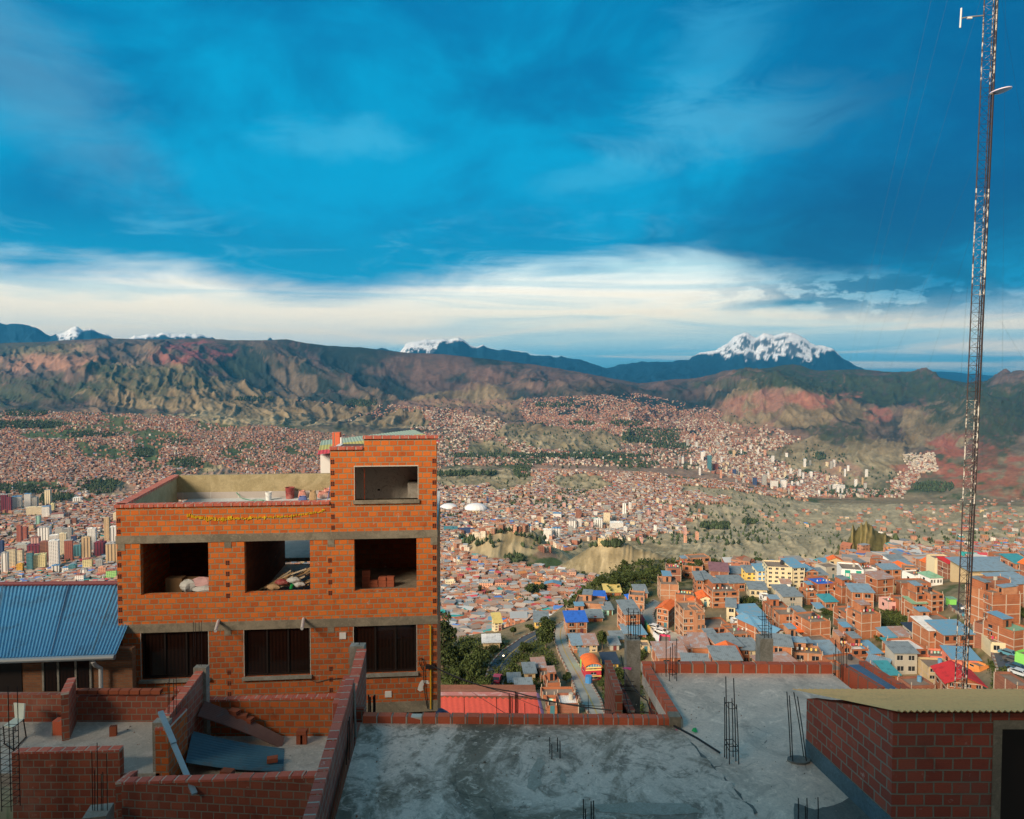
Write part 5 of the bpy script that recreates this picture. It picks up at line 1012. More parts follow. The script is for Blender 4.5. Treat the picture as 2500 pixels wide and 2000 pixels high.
def fill(poly, Y0, Y1, stepx, stepy, limit, group, gname):
    global cnt
    Yc = Y0; n_ = 0
    while Yc < Y1:
        xx = -.2*Yc
        while xx < .8*Yc:
            X_ = xx+rr.uniform(-2, 2); Y_ = Yc+rr.uniform(-3, 3); xx += stepx*(1+.4*rr.random())
            z = ground_z(X_, Y_); s = -z/Y_; v = (math.sin(TH)-s*math.cos(TH))/(math.cos(TH)+s*math.sin(TH)); py = CY0-F*v; px = 1250+F*(X_/Y_)*(math.cos(TH)+math.sin(TH)*v)
            if not in_poly(np.array([px]), np.array([py]), poly)[0]: continue
            if any(in_poly(np.array([px]), np.array([py]), q_)[0] for q_ in no): continue
            hw = rr.uniform(5.5, 9.5); fl = rr.choice([1, 2, 2, 2, 3]); hh = fl*2.7+.4; hp = hh*F/Y_; wp = hw*F/Y_/2
            if any(o_[0]-wp*.35 < px < o_[1]+wp*.35 and o_[2]-hp*.1 < py < o_[3]+8 for o_ in occ): continue
            if n_ >= limit: return
            wl = rr.choice(['brick', 'brick', 'brick2', 'brick2', 'pale brick', 'dark brick', 'tan', 'cream', 'grey', 'white'] if rr.random() < .5 else ['brick', 'brick2', 'pale brick'])
            rf, rc_ = rr.choice([('parapet', 'slab'), ('parapet', 'slab'), ('parapet', 'slab'), ('mono', 'tin'), ('mono', 'tin'), ('mono', 'rusty'), ('mono', 'rusty'), ('mono', 'sky blue'), ('gable', 'orange'), ('mono', 'pale tin')] if rr.random() < .7 else [('parapet', 'slab')])
            res = house(px-wp, px+wp, py-hp, py, rr.uniform(7, 11), rr.uniform(-18, 22), wl, rf, rc_, fl, rr.choice([1, 2, 2, 3]) if Y_ < 420 else rr.choice([1, 2]), frame_=(wl in ('brick', 'brick2', 'pale brick', 'dark brick') and Y_ < 430), sn=(None if Y_ < 330 else 0), winframe=Y_ < 260, Yo=Y_, group=group)
            if res:
                n_ += 1; k = (wl, rc_, rf, gname); i = fillseen.get(k, 0); fillseen[k] = i+1; FILL.append((px, k, res[0], fl))
        Yc += stepy
FILL = []
fill(polys[0], 176, 470, 10.0, 10.5, 182, 'brick and tin houses filling the hillside quarter', 'on the right hillside')
fill(polys[1], 560, 760, 14, 13, 45, 'houses of the lower valley', 'in the lower valley')
FILL.sort(key=lambda q: q[0]); ck = {}
for px, k, root, fl in FILL:
    kk = (k[0], k[1], fl, k[3]); i = ck.get(kk, 0); ck[kk] = i+1
    rn = 'flat roofed' if k[1] == 'slab' else k[1]+(' tin' if k[1] in ('pale', 'sky blue') else '')+' roofed'
    rn = rn.replace('tin tin', 'tin')
    root['label'] = f"{ordn(i)} {['one','two','three'][fl-1]}-storey {k[0]} {rn} house from left {k[3]}"

# ------------------------------------------------------------------ roads
ASP = mat_plain('asphalt', (.085, .10, .12), .8, .3, .4, .1); CONC = mat_plain('street_concrete', (.42, .41, .35), .9, .25, .5, .1, col2=(.33, .32, .28))
KERB, kt, kb = newmat('kerb_painted'); uvn = kt.new('ShaderNodeTexCoord').outputs['UV']; sx = kt.new('ShaderNodeSeparateXYZ'); kt.put(sx.inputs[0], uvn)
kt.put(kb.inputs['Base Color'], kt.mix(kt.m('GREATER_THAN', kt.m('FRACT', kt.m('DIVIDE', sx.outputs[0], 3.0)), .5), (.44, .38, .30), (.30, .15, .10))); kb.inputs['Roughness'].default_value = .9
LINE = mat_plain('road_line', (.46, .34, .12), .8, .2, 2, 0); LINEW = mat_plain('road_line_white', (.6, .6, .56), .8, .2, 2, 0)
def resample(p, n):
    p = [Vector(q) for q in p]; L_ = [0]
    for i in range(1, len(p)): L_.append(L_[-1]+(p[i]-p[i-1]).length)
    out = []
    for k in range(n):
        t = L_[-1]*k/(n-1); i = 0
        while i < len(p)-2 and L_[i+1] < t: i += 1
        f = (t-L_[i])/(L_[i+1]-L_[i]); out.append(p[i].lerp(p[i+1], f))
    return out
def road(name, fr, left, right, mat, lift=.5, line=None, lab=None):
    n = 40
    def pts(e):
        raw = [hit(*fr(a, b_), 120) for a, b_ in e]
        return resample([q for q in raw if q], n)
    Lp, Rp = pts(left), pts(right)
    for k in range(2):                       # smooth heights so that both edges agree
        for i in range(n): z = (Lp[i].z+Rp[i].z)/2; Lp[i].z = Rp[i].z = z
        for i in range(1, n-1):
            z = (Lp[i-1].z+Lp[i].z*2+Lp[i+1].z)/4; Lp[i].z = Rp[i].z = z
    m = MB(); k1 = MB(); up_ = Vector((0, 0, lift)); dn = Vector((0, 0, -3)); kh = Vector((0, 0, .14)); u = 0
    for i in range(n-1):
        a, b_, c_, d_ = Lp[i]+up_, Rp[i]+up_, Rp[i+1]+up_, Lp[i+1]+up_
        m.face([a, b_, c_, d_], [(a.x, a.y), (b_.x, b_.y), (c_.x, c_.y), (d_.x, d_.y)]) if (b_-a).cross(c_-a).z > 0 else m.face([a, d_, c_, b_])
        for p, q, sg in ((a, d_, -1), (b_, c_, 1)):
            m.face([p, q, q+dn, p+dn]); e = ((b_-a).normalized())*sg*.45; s_ = (q-p).length
            for X0, X1, X2, X3 in ((p+kh, q+kh, q+kh+e, p+kh+e), (p, q, q+kh, p+kh), (p+e+kh, q+e+kh, q+e+dn*.5, p+e+dn*.5)):
                k1.face([X0, X1, X2, X3], [(u, 0), (u+s_, 0), (u+s_, 1), (u, 1)])
        u += (d_-a).length
    o = m.build(name, mat); o['kind'] = 'structure'
    kk = k1.build('kerb', KERB); kk['kind'] = 'structure'
    if line:
        lm = MB()
        for off in ([.5] if line != 'double' else [.485, .525]):
            for i in range(n-1):
                c0 = Lp[i].lerp(Rp[i], off)+up_; c1 = Lp[i+1].lerp(Rp[i+1], off)+up_; e = (Rp[i]-Lp[i]).normalized()*.1; h_ = Vector((0, 0, .02))
                lm.face([c0-e+h_, c0+e+h_, c1+e+h_, c1-e+h_])
        o2 = lm.build('road_marking', LINE if line else LINEW); o2['kind'] = 'structure'
    return Lp, Rp
road('concrete_street', q6, [(760, 1640), (610, 1400), (500, 1150), (400, 940), (330, 800), (295, 680), (268, 590), (300, 480), (420, 395)], [(905, 1640), (840, 1400), (720, 1180), (600, 990), (500, 830), (440, 700), (415, 590), (425, 500), (470, 430)], CONC, line='double')
road('asphalt_road', q7, [(690, 1080), (692, 850), (730, 720), (800, 620), (900, 515), (1040, 420), (1170, 330), (1330, 262)], [(885, 1080), (890, 930), (940, 800), (1010, 670), (1090, 570), (1180, 480), (1260, 400), (1350, 330)], ASP, line='double')
road('street', q4, [(1100, 560), (1200, 680), (1390, 820), (1500, 970), (1590, 1110), (1665, 1220), (1700, 1340), (1745, 1500), (1730, 1680)], [(1190, 540), (1330, 640), (1470, 800), (1640, 960), (1760, 1100), (1860, 1280), (1905, 1420), (1915, 1560), (1900, 1690)], ASP)
road('upper_street', q6, [(1530, 150), (1420, 230), (1370, 320), (1400, 420), (1480, 520), (1600, 610), (1900, 720)], [(1600, 170), (1530, 250), (1500, 330), (1530, 410), (1640, 500), (1760, 560), (1990, 640)], CONC, lift=.6)
# the painted wall below the upper street
mw = None; cs = [(.45, .04, .05), (.05, .25, .12), (.75, .45, .06), (.72, .60, .45), (.70, .72, .72), (.62, .70, .74)]
pts_ = [hit(*q6(a, b_), 120) for a, b_ in ((1360, 400), (1400, 470), (1440, 530), (1475, 575), (1510, 620), (1560, 660), (1620, 700))]
mw = empty('mural_wall', tuple(pts_[3]), 'retaining wall painted in red, green, yellow and white panels under the parked cars', 'wall')
for i, c in enumerate(cs):
    a, b_ = pts_[i], pts_[i+1]; MB().wall((a.x, a.y), (b_.x, b_.y), .4, [a.z-2, b_.z-2], [a.z+2.4, b_.z+2.4]).build('painted_panel', mat_plain(f'mural_{i}', c, .85, .2, 1, 0), mw)

# ------------------------------------------------------------------ cars
RUB = mat_plain('rubber', (.02, .02, .02), .9, .1, 3, 0); CG = mat_plain('car_glass', (.03, .04, .05), .15, .1, 3, 0)
def make_car(paint, key):
    root = empty('car', (0, 0, 0)); pm = mat_plain('paint_'+key, paint, .3, .06, 2, 0)
    prof = [(-2.1, .35), (2.1, .35), (2.15, .75), (1.3, .88), (.75, 1.38), (-.95, 1.42), (-1.65, .95), (-2.1, .9)]
    m = MB(); w_ = .82
    m.face([(x, -w_, z) for x, z in prof]); m.face([(x, w_, z) for x, z in prof][::-1])
    for i in range(len(prof)):
        a, b_ = prof[i], prof[(i+1) % len(prof)]; m.face([(b_[0], -w_, b_[1]), (a[0], -w_, a[1]), (a[0], w_, a[1]), (b_[0], w_, b_[1])])
    m.build('body', pm, root)
    g_ = MB()
    g_.face([(1.28, -.7, .92), (1.28, .7, .92), (.8, .65, 1.35), (.8, -.65, 1.35)]); g_.face([(-1.62, .7, 1.0), (-1.62, -.7, 1.0), (-1.0, -.65, 1.4), (-1.0, .65, 1.4)])
    for s in (-1, 1): g_.face([(1.1, s*.835, .93), (.7, s*.835, 1.32), (-.9, s*.835, 1.35), (-1.45, s*.835, .97)])
    for i in range(len(g_.v)):
        x, y, z = g_.v[i]; g_.v[i] = (x+(.02 if x > 1 or x < -1 else 0)*(1 if x > 0 else -1), y, z+.015)
    g_.build('window', CG, root)
    for x in (-1.35, 1.35):
        for s in (-1, 1): MB().tube([(x, s*.62, .34), (x, s*.86, .34)], .34, 10).build('wheel', RUB, root)
    return root
def copy_tree(o, parent=None):
    c = o.copy(); COL.objects.link(c); c.parent = parent
    for ch in list(o.children): copy_tree(ch, c)
    return c
CP = {}
def car(px, py, az, color, key, label, lift=.55, scale=1.0, group='parked cars'):
    g = hit(px, py, 120)
    if key not in CP: CP[key] = make_car(color, key); c = CP[key]
    else: c = copy_tree(CP[key])
    c.location = (g.x, g.y, g.z+lift); c.rotation_euler.z = R(az); c.scale = (scale,)*3; tag(c, label, 'car', group); return c
car(1598, 1541, -40, (.80, .80, .80), 'white', 'white car parked higher of the two on the upper street', .7, 1.1)
car(1614, 1551, -38, (.80, .80, .80), 'white', 'white car parked lower of the two on the upper street', .7, 1.1)
car(1214, 1669, 80, (.55, .04, .06), 'red', 'red car driving on the asphalt road beside the dark one', .6, 1.2, 'cars driving')
car(1193, 1681, 80, (.04, .10, .16), 'navy', 'dark blue car driving on the asphalt road', .6, 1.1, 'cars driving')
for i, (x, y, c, k, l) in enumerate([(1410, 790, (.05, .25, .35), 'teal', 'teal car outside the corner block'), (1555, 940, (.10, .10, .10), 'black', 'black car highest in the row beside the street bend'), (1660, 1060, (.10, .10, .10), 'black', 'black car in the middle of the street row'), (1830, 1210, (.10, .28, .36), 'blue', 'blue car in front of the green wall'), (1885, 1290, (.10, .10, .10), 'black', 'black car just below the blue one'), (1925, 1370, (.05, .05, .06), 'navy', 'navy car third from the bottom of the street'), (1950, 1430, (.60, .66, .70), 'silver', 'silver car lowest on the street at the right edge'), (1400, 720, (.75, .75, .72), 'white', 'white car beside the corner block'), (1895, 1590, (.60, .66, .70), 'silver', 'silver car at the bottom end of the street')]):
    car(*q4(x, y), -58 if i > 0 else -40, c, k, l, .6, 1.1)
kg = hit(*q4(1188, 640), 120)
m = MB().box((kg.x, kg.y, kg.z+1.6), (2.2, 2.2, 2.4)); ko = empty('kiosk', tuple(kg), 'small bright green street kiosk beside the descending road', 'kiosk'); m.build('body', CW['green'], ko); MB().box((kg.x, kg.y, kg.z+2.9), (2.6, 2.6, .18)).build('roof', RC['green'], ko)
LAMP = mat_plain('headlight', (1, .75, .45), .5, 0, 1, 0, emis=10)
hg = hit(*q7(912, 597), 120); mc = empty('motorcycle', tuple(hg), 'motorcycle with its headlight on coming up the asphalt road', 'motorcycle')
MB().box((hg.x, hg.y+.6, hg.z+1.1), (.3, 1.6, .5)).build('body', TANK, mc)
for dy_ in (0, 1.3): MB().tube([(hg.x-.06, hg.y+dy_, hg.z+.85), (hg.x+.06, hg.y+dy_, hg.z+.85)], .32, 10).build('wheel', RUB, mc)
MB().tube([(hg.x, hg.y-.35, hg.z+1.3), (hg.x, hg.y-.2, hg.z+1.3)], .17, 10).build('headlight', LAMP, mc)
# blue water drum by the red house, domes of the sports hall
bd = hit(*q6(705, 1200), 120); MBt = MB().tube([(bd.x, bd.y, bd.z-.5), (bd.x, bd.y, bd.z+2.6)], .95, 12).build('water_drum', mat_plain('drum_blue', (.05, .22, .5), .5, .1, 2, 0)); tag(MBt, 'blue water drum on the kerb in front of the red house', 'water drum')
def dome(px, py, w, h, label, ribs=0):
    g = hit(px, py, 800); wm = w/F*g.y/2; hm = h/F*g.y; root = empty('sports_hall', tuple(g), label, 'sports hall')
    m = MB(); n, k = 16, 6
    def pt(i, j): a = math.pi*2*i/n; e = math.pi/2*j/k; return (g.x+wm*math.cos(a)*math.cos(e), g.y+wm*.8*math.sin(a)*math.cos(e), g.z+hm*.35+hm*.65*math.sin(e))
    for i in range(n):
        for j in range(k): m.face([pt(i, j), pt(i+1, j), pt(i+1, j+1), pt(i, j+1)])
    m.build('roof', mat_plain('dome_white', (.78, .80, .82), .6, .1, .2, 0), root, smooth=True)
    b_ = MB().prism([(g.x+wm*.9*math.cos(math.pi*2*i/n), g.y+wm*.7*math.sin(math.pi*2*i/n)) for i in range(n)], g.z-4, g.z+hm*.4); b_.build('wall', CW['cream'], root)
    for i in range(12):
        a = math.pi*(1+(i+.5)/12); x, y = g.x+wm*.93*math.cos(a), g.y+wm*.73*math.sin(a); MB().box((x, y, g.z+hm*.18), (1.2, 1.2, hm*.36)).build('pillar', FR, root)
dome(1162, 1250, 56, 22, 'white domed sports hall right of the unfinished building')
dome(1096, 1245, 44, 16, 'white vaulted sports hall close to the edge of the unfinished building')

# ------------------------------------------------------------------ trees
BARK = mat_plain('bark', (.14, .10, .07), .95, .3, 3, .2)
def leafmat(name, c, c2):
    m, t, b_ = newmat(name); o_ = t.new('ShaderNodeTexCoord').outputs['Object']; a = t.new('ShaderNodeAttribute'); a.attribute_name = 'Col'
    n = t.noise(o_, 1.2, 4, .6); cc = t.mix(t.ss(n, .35, .65), c, c2); cc = t.mix(.55, cc, a.outputs['Color']); t.put(b_.inputs['Base Color'], cc); b_.inputs['Roughness'].default_value = .85; b_.inputs['Specular IOR Level'].default_value = .15
    return m
LEAF = [leafmat('leaves_olive', (.075, .085, .020), (.035, .050, .015)), leafmat('leaves_dark', (.030, .050, .022), (.016, .030, .014)), leafmat('leaves_green', (.060, .095, .025), (.030, .055, .018))]
def crown_mesh(name, lobes, n, leaf, mat, seed):
    r_ = np.random.default_rng(seed); c = np.array(lobes, float); k = r_.choice(len(c), n, p=c[:, 3]**2/(c[:, 3]**2).sum())
    d = r_.normal(size=(n, 3)); d /= np.linalg.norm(d, axis=1)[:, None]; rad = r_.uniform(.45, 1.08, n)**.6
    p = c[k, :3]+d*(c[k, 3]*rad)[:, None]*np.array([1, 1, .9])
    a = r_.normal(size=(n, 3)); a /= np.linalg.norm(a, axis=1)[:, None]; b2 = np.cross(a, r_.normal(size=(n, 3))); b2 /= np.linalg.norm(b2, axis=1)[:, None]
    s = leaf*r_.uniform(.5, 1.3, n)[:, None]
    v = np.stack([p-a*s, p+b2*s*.55, p+a*s, p-b2*s*.55], 1).reshape(-1, 3)
    q = np.arange(n*4).reshape(-1, 4); cc = np.repeat(np.array([(.06, .075, .025)])*r_.uniform(.4, 1.7, (n, 1)), 4, 0)
    o_ = bulk(name, v, q, cc, mat); return o_
def make_tree(kind, seed):
    r_ = random.Random(seed); root = empty('tree', (0, 0, 0)); tr_ = MB()
    if kind == 'tall':
        tr_.tube([(0, 0, -1), (.1, 0, 3), (.25, .1, 7), (.1, 0, 10)], .28, 7, .08)
        for i in range(6): a = r_.uniform(0, 6.28); z = 3.5+i; tr_.tube([(.15, 0, z), (math.cos(a)*1.2, math.sin(a)*1.2, z+1.4)], .09, 5, .03)
        lob = [(r_.uniform(-.9, .9), r_.uniform(-.9, .9), 3.0+i*.75, r_.uniform(.9, 1.6)) for i in range(11)]; n, lf = 1500, .34
    else:
        tr_.tube([(0, 0, -1), (0, .1, 1.2), (.1, 0, 2.6)], .26, 7, .14)
        for i in range(5): a = i*1.3; tr_.tube([(0, 0, 1.6+.2*i), (math.cos(a)*1.5, math.sin(a)*1.5, 3+.2*i)], .11, 5, .04)
        lob = [(math.cos(i*1.1)*r_.uniform(.4, 1.7), math.sin(i*1.1)*r_.uniform(.4, 1.7), r_.uniform(2.2, 5.0), r_.uniform(.8, 1.5)) for i in range(12)]; n, lf = 1500, .32
    tr_.build('trunk', BARK, root); c = crown_mesh('crown', lob, n, lf, LEAF[seed % 3], seed); c.parent = root
    return root
TP = {}
def tree(px, py, hp, wp, label, kind=None, var=None):
    g = hit(px, py, 120); kind = kind or ('tall' if hp > wp*1.5 else 'round'); var = rr.randrange(3) if var is None else var
    key = (kind, var)
    if key not in TP: TP[key] = make_tree(kind, var+(10 if kind == 'tall' else 20)+(var*2)); t = TP[key]
    else: t = copy_tree(TP[key])
    H0, W0 = (11.5, 4.4) if kind == 'tall' else (6.2, 5.4)
    t.location = (g.x, g.y, g.z+.1); t.scale = (wp/F*g.y/W0, wp/F*g.y/W0, hp/F*g.y/H0); t.rotation_euler.z = rr.uniform(0, 6.28)
    tag(t, label, 'tree', 'trees of the near hillsides'); return t
for a in [(1333, 1587, 80, 52, 'big olive green round tree between the two roads', 'round', 0), (1335, 1545, 40, 28, 'tapering tree top rising behind the big round tree between roads', 'tall', 0), (1277, 1600, 38, 30, 'dark round tree on the inner bend of the asphalt road', 'round', 1), (1295, 1545, 22, 26, 'dark tree beyond the far end of the asphalt road'), (1253, 1552, 24, 22, 'small dark tree left of the one beyond the asphalt road'), (1384, 1668, 26, 30, 'bushy young tree on the left kerb of the concrete street', 'round', 2),
          (1080, 1640, 140, 60, 'tallest dark tree beside the unfinished building corner', 'tall', 1), (1110, 1700, 90, 60, 'dark tree above the red roof nearest the building', 'round', 1), (1150, 1700, 110, 60, 'bare trunked tree above the middle of the red roof', 'round', 0), (1098, 1640, 70, 56, 'bushy tree behind the tallest one'), (1130, 1630, 66, 60, 'broad green tree in the copse by the asphalt road', 'round', 2), (1165, 1640, 60, 60, 'light green tree at the right of the copse', 'round', 2), (1180, 1705, 66, 50, 'dark tree at the road edge behind the red roof', 'round', 1), (1205, 1600, 26, 30, 'small tree near the greenhouse'), (1100, 1580, 50, 40, 'dark tree behind the copse by the building'), (1125, 1672, 60, 60, 'shadowed tree in the middle of the copse', 'round', 1),
          (1470, 1592, 62, 32, 'dark spreading tree among the yards left of the concrete column', 'round', 1), (1426, 1470, 38, 40, 'dark tree on the cliff behind the long windowless block', 'round', 1), (1506, 1668, 40, 40, 'tree just left of the concrete column base', 'round', 0), (1468, 1682, 24, 26, 'small tree on the slope below the yellow house', 'round', 1), (1490, 1720, 40, 50, 'scrubby tree above the dark brick pier', 'round', 1), (1525, 1700, 40, 40, 'scrubby tree behind the concrete column'),
          (1495, 1446, 44, 44, 'largest dark tree on top of the cliff', 'round', 1), (1525, 1392, 26, 22, 'single bright green tree on the cliff crest', 'round', 2), (1423, 1410, 16, 14, 'tiny tree at the left end of the cliff crest'), (1520, 1440, 40, 40, 'dark tree right of the largest on the cliff'), (1465, 1436, 36, 34, 'dark tree left of the largest on the cliff'), (1545, 1425, 30, 34, 'dark tree fourth on the cliff'), (1575, 1428, 32, 30, 'round tree further right on the cliff'), (1598, 1424, 22, 18, 'small tree near the upper street top'), (1660, 1405, 38, 40, 'dark tree behind the big blank block', 'round', 1), (1685, 1410, 42, 40, 'dark tree above the big blank block', 'round', 1), (1708, 1412, 50, 34, 'tall dark tree left of the purple roofed hall', 'round', 1), (1742, 1398, 36, 30, 'dark tree above the purple roofed hall'),
          (1300, 1462, 44, 46, 'dark tree on the knoll below the cliff', 'round', 1), (1325, 1450, 30, 30, 'second dark tree on the knoll below the cliff'), (1170, 1455, 26, 13, 'slim dark tree in the lower valley', 'tall', 1), (1197, 1462, 20, 14, 'smaller slim tree in the lower valley', 'tall', 1),
          (1850, 1380, 22, 36, 'row of dark trees behind the tall cream block', 'round', 1), (1835, 1484, 30, 24, 'round green tree on the open slope', 'round', 2), (1898, 1488, 16, 16, 'small bush tree right of the open slope'), (2293, 1387, 22, 36, 'dark trees beside the mast top of the quarter', 'round', 1), (2270, 1388, 20, 28, 'dark tree left of the mast'), (2372, 1384, 30, 36, 'dark tree right of the mast', 'round', 1), (2400, 1384, 34, 34, 'dark tree second right of the mast', 'round', 1), (2432, 1384, 34, 34, 'dark tree third right of the mast', 'round', 1), (2465, 1522, 50, 40, 'dark tree in front of the corner block wing', 'round', 1), (2498, 1520, 44, 40, 'dark tree at the right edge by the corner block', 'round', 1),
          (1920, 1596, 66, 30, 'tall dark tree beside the sky blue gabled roof', 'round', 1), (1912, 1610, 46, 26, 'lower dark tree beside the sky blue gabled roof', 'round', 0), (2037, 1520, 30, 30, 'green tree above the blank brick block', 'round', 2), (2033, 1558, 24, 22, 'small tree left of the blank brick block'), (2012, 1502, 16, 26, 'bushes below the tall blue roofed house'), (2160, 1535, 26, 40, 'dry scrub tree on the rubble slope', 'round', 0), (2190, 1550, 20, 40, 'low scrub tree on the rubble slope', 'round', 1), (1655, 1535, 16, 16, 'small dark tree beside the orange roofed house'), (1560, 1440, 20, 26, 'little tree on the cliff shoulder')]:
    tree(*a)

# ---- scrub on the banks
def scrub(polys_, n, size, seed):
    out = []; r_ = np.random.default_rng(seed)
    for poly in polys_:
        if isinstance(poly[0], int): n, poly = poly[0], poly[1:]
        P_ = np.array(poly, float); px = r_.uniform(P_[:, 0].min(), P_[:, 0].max(), n*2); py = r_.uniform(P_[:, 1].min(), P_[:, 1].max(), n*2)
        k = in_poly(px, py, poly) & ((fbm(px/9., py/6., 3, seed) > .47)); px, py = px[k][:n], py[k][:n]; x, y, z, ok = hits(px, py, 120); out.append(np.stack([x, y, z], -1)[ok])
    c = np.concatenate(out); m_ = 14; n2 = len(c)*m_; p = np.repeat(c, m_, 0)+r_.normal(size=(n2, 3))*size*np.array([.8, .8, .45])+np.array([0, 0, size*.5])
    a = r_.normal(size=(n2, 3)); a /= np.linalg.norm(a, axis=1)[:, None]; b2 = np.cross(a, r_.normal(size=(n2, 3))); b2 /= np.linalg.norm(b2, axis=1)[:, None]; s = size*.42
    v = np.stack([p-a*s, p+b2*s*.6, p+a*s, p-b2*s*.6], 1).reshape(-1, 3)
    cc = np.repeat(np.repeat(np.array([(.07, .09, .025)])*r_.uniform(.4, 1.5, (len(c), 1))+r_.uniform(0, .03, (len(c), 1))*np.array([[1, .7, .2]]), m_, 0), 4, 0)
    return v, cc
v1, c1 = scrub([[(1060, 1560), (1250, 1560), (1230, 1620), (1190, 1700), (1060, 1700)], [(1210, 1680), (1260, 1590), (1320, 1560), (1360, 1620), (1330, 1680), (1240, 1700)], [(1470, 1640), (1560, 1640), (1560, 1760), (1500, 1760)], [420, (1380, 1500), (1440, 1410), (1560, 1365), (1700, 1370), (1600, 1440), (1450, 1480)], [500, (1250, 1440), (1350, 1430), (1350, 1490), (1260, 1500)], [(1810, 1460), (1930, 1480), (1920, 1520), (1800, 1500)], [(2130, 1490), (2230, 1500), (2240, 1550), (2140, 1570)], [(1550, 1520), (1600, 1560), (1560, 1620)], [(2420, 1620), (2470, 1650), (2440, 1710)]], 700, .8, 5)
v2, c2 = scrub([[420, (1380, 1485), (1450, 1415), (1550, 1375), (1720, 1366), (1770, 1392), (1620, 1425), (1460, 1470)]], 300, 2.2, 8)
v1 = np.concatenate([v1, v2]); c1 = np.concatenate([c1, c2*.6])
o = bulk('undergrowth', v1, np.arange(len(v1)).reshape(-1, 4), c1, LEAF[2]); tag(o, 'green and dry scrub growing on the banks and cliffs', 'undergrowth', kind='stuff')
# ------------------------------------------------------------------ foreground
BRK = mat_brick('brick_wall', (.76, .185, .025), (.52, .105, .018), (.36, .27, .16), ms=.017, dirt=.5)
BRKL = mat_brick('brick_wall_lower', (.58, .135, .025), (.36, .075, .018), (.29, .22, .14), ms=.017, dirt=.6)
BRKD = mat_brick('brick_wall_old', (.36, .095, .05), (.24, .06, .035), (.26, .23, .18), dirt=.5, stain_amt=.25)
BRKI = mat_brick('room_brick_shaded', (.24, .075, .03), (.15, .045, .02), (.14, .11, .08), dirt=.6)  # darker brick: the shade inside the open rooms is put into its colour
BRKS = mat_brick('small_brick', (.30, .13, .06), (.22, .09, .045), (.2, .15, .1), bw=.22, rh=.075, ms=.008)
COP = mat_brick('coping_brick', (.60, .16, .10), (.48, .11, .075), (.50, .42, .34), bw=.26, rh=5, ms=.016, dirt=.25)  # pinkish tint puts the sky reflected by the brick tops into the colour
COPR = mat_brick('parapet_brick', (.66, .15, .07), (.52, .11, .055), (.24, .20, .15), bw=.27, rh=5, ms=.014, dirt=.4)
def concrete(name, c1, c2, c3, k=.5, sc=.35, crack=True):
    m, t, b = newmat(name); o = t.new('ShaderNodeTexCoord').outputs['Object']
    n1 = t.noise(o, sc, 8, .68, 1.2); n2 = t.noise(o, sc*3.2, 7, .7, .8); n3 = t.noise(o, 26, 5, .7); n4 = t.noise(o, sc*9, 6, .7, 2.0); n5 = t.noise(o, 90, 2, .5)
    c = t.mix(t.ss(n1, .43, .56), c1, c2); c = t.mix(t.m('MULTIPLY', t.ss(n2, .50, .62), k), c, c3); c = t.mix(t.m('MULTIPLY', t.ss(n4, .54, .66), .55), c, tuple(x*1.35 for x in c1)); c = t.mix(t.m('MULTIPLY', t.ss(n4, .46, .34), .5), c, c3)
    if crack:
        wv = t.new('ShaderNodeTexVoronoi', feature='DISTANCE_TO_EDGE'); wn = t.new('ShaderNodeTexNoise'); t.put(wn.inputs['Vector'], o); wn.inputs['Scale'].default_value = 1.5; wn.inputs['Detail'].default_value = 6
        vm = t.new('ShaderNodeVectorMath', operation='MULTIPLY_ADD'); t.put(vm.inputs[0], wn.outputs['Color']); vm.inputs[1].default_value = (.9, .9, 0); t.put(vm.inputs[2], o)
        t.put(wv.inputs['Vector'], vm.outputs[0]); wv.inputs['Scale'].default_value = .33
        c = t.mix(t.m('MULTIPLY', t.m('MULTIPLY', t.ss(wv.outputs['Distance'], .006, .001), t.ss(n1, .5, .6)), .8), c, (.05, .05, .045))
    h = t.new('ShaderNodeHueSaturation'); t.put(h.inputs['Color'], c); t.put(h.inputs['Value'], t.m('ADD', t.m('MULTIPLY', n3, .7), t.m('MULTIPLY_ADD', n5, .3, .5)))
    t.l.new(h.outputs[0], b.inputs['Base Color']); b.inputs['Roughness'].default_value = .82; bump(t, b, t.m('ADD', n3, n5), .35, .01); return m
SL1 = concrete('slab_stained', (.72, .60, .50), (.24, .20, .145), (.12, .105, .075), .7, .42)
SL2 = concrete('slab_pale', (.80, .67, .55), (.68, .57, .47), (.40, .34, .28), .55, .3)
SL3 = concrete('yard_floor', (.52, .49, .43), (.44, .42, .36), (.30, .29, .26), .4, .5, False)
BAND = concrete('band_concrete', (.30, .26, .19), (.22, .19, .14), (.15, .14, .10), .5, .8, False)
POST = concrete('post_concrete', (.34, .33, .29), (.26, .25, .21), (.17, .17, .14), .5, 1.4, False)
MORT = mat_plain('mortar_light', (.60, .58, .50), .95, .2, 5, .3)
REB, rt_, rb_ = newmat('rebar'); rb_.inputs['Base Color'].default_value = (.035, .028, .028, 1); rb_.inputs['Metallic'].default_value = .6; rb_.inputs['Roughness'].default_value = .6
HOLE, _, hb_ = newmat('brick_hole'); hb_.inputs['Base Color'].default_value = (.015, .008, .005, 1)
ENDM = mat_plain('brick_end', (.34, .09, .04), .9, .2, 6, .1)
def tin_near(name, c, rust, k, axis=0, rough=.4, pitch=None):
    m, t, b = newmat(name); uv = t.new('ShaderNodeTexCoord').outputs['Object']; n1 = t.noise(uv, 1.1, 7, .7, .6); n2 = t.noise(uv, 9, 5, .7)
    cc = t.mix(t.m('MULTIPLY', t.ss(n1, .50, .64), k), c, rust); h = t.new('ShaderNodeHueSaturation'); t.put(h.inputs['Color'], cc); t.put(h.inputs['Value'], t.m('MULTIPLY_ADD', n2, .5, .75)); t.l.new(h.outputs[0], b.inputs['Base Color'])
    b.inputs['Roughness'].default_value = rough; return m
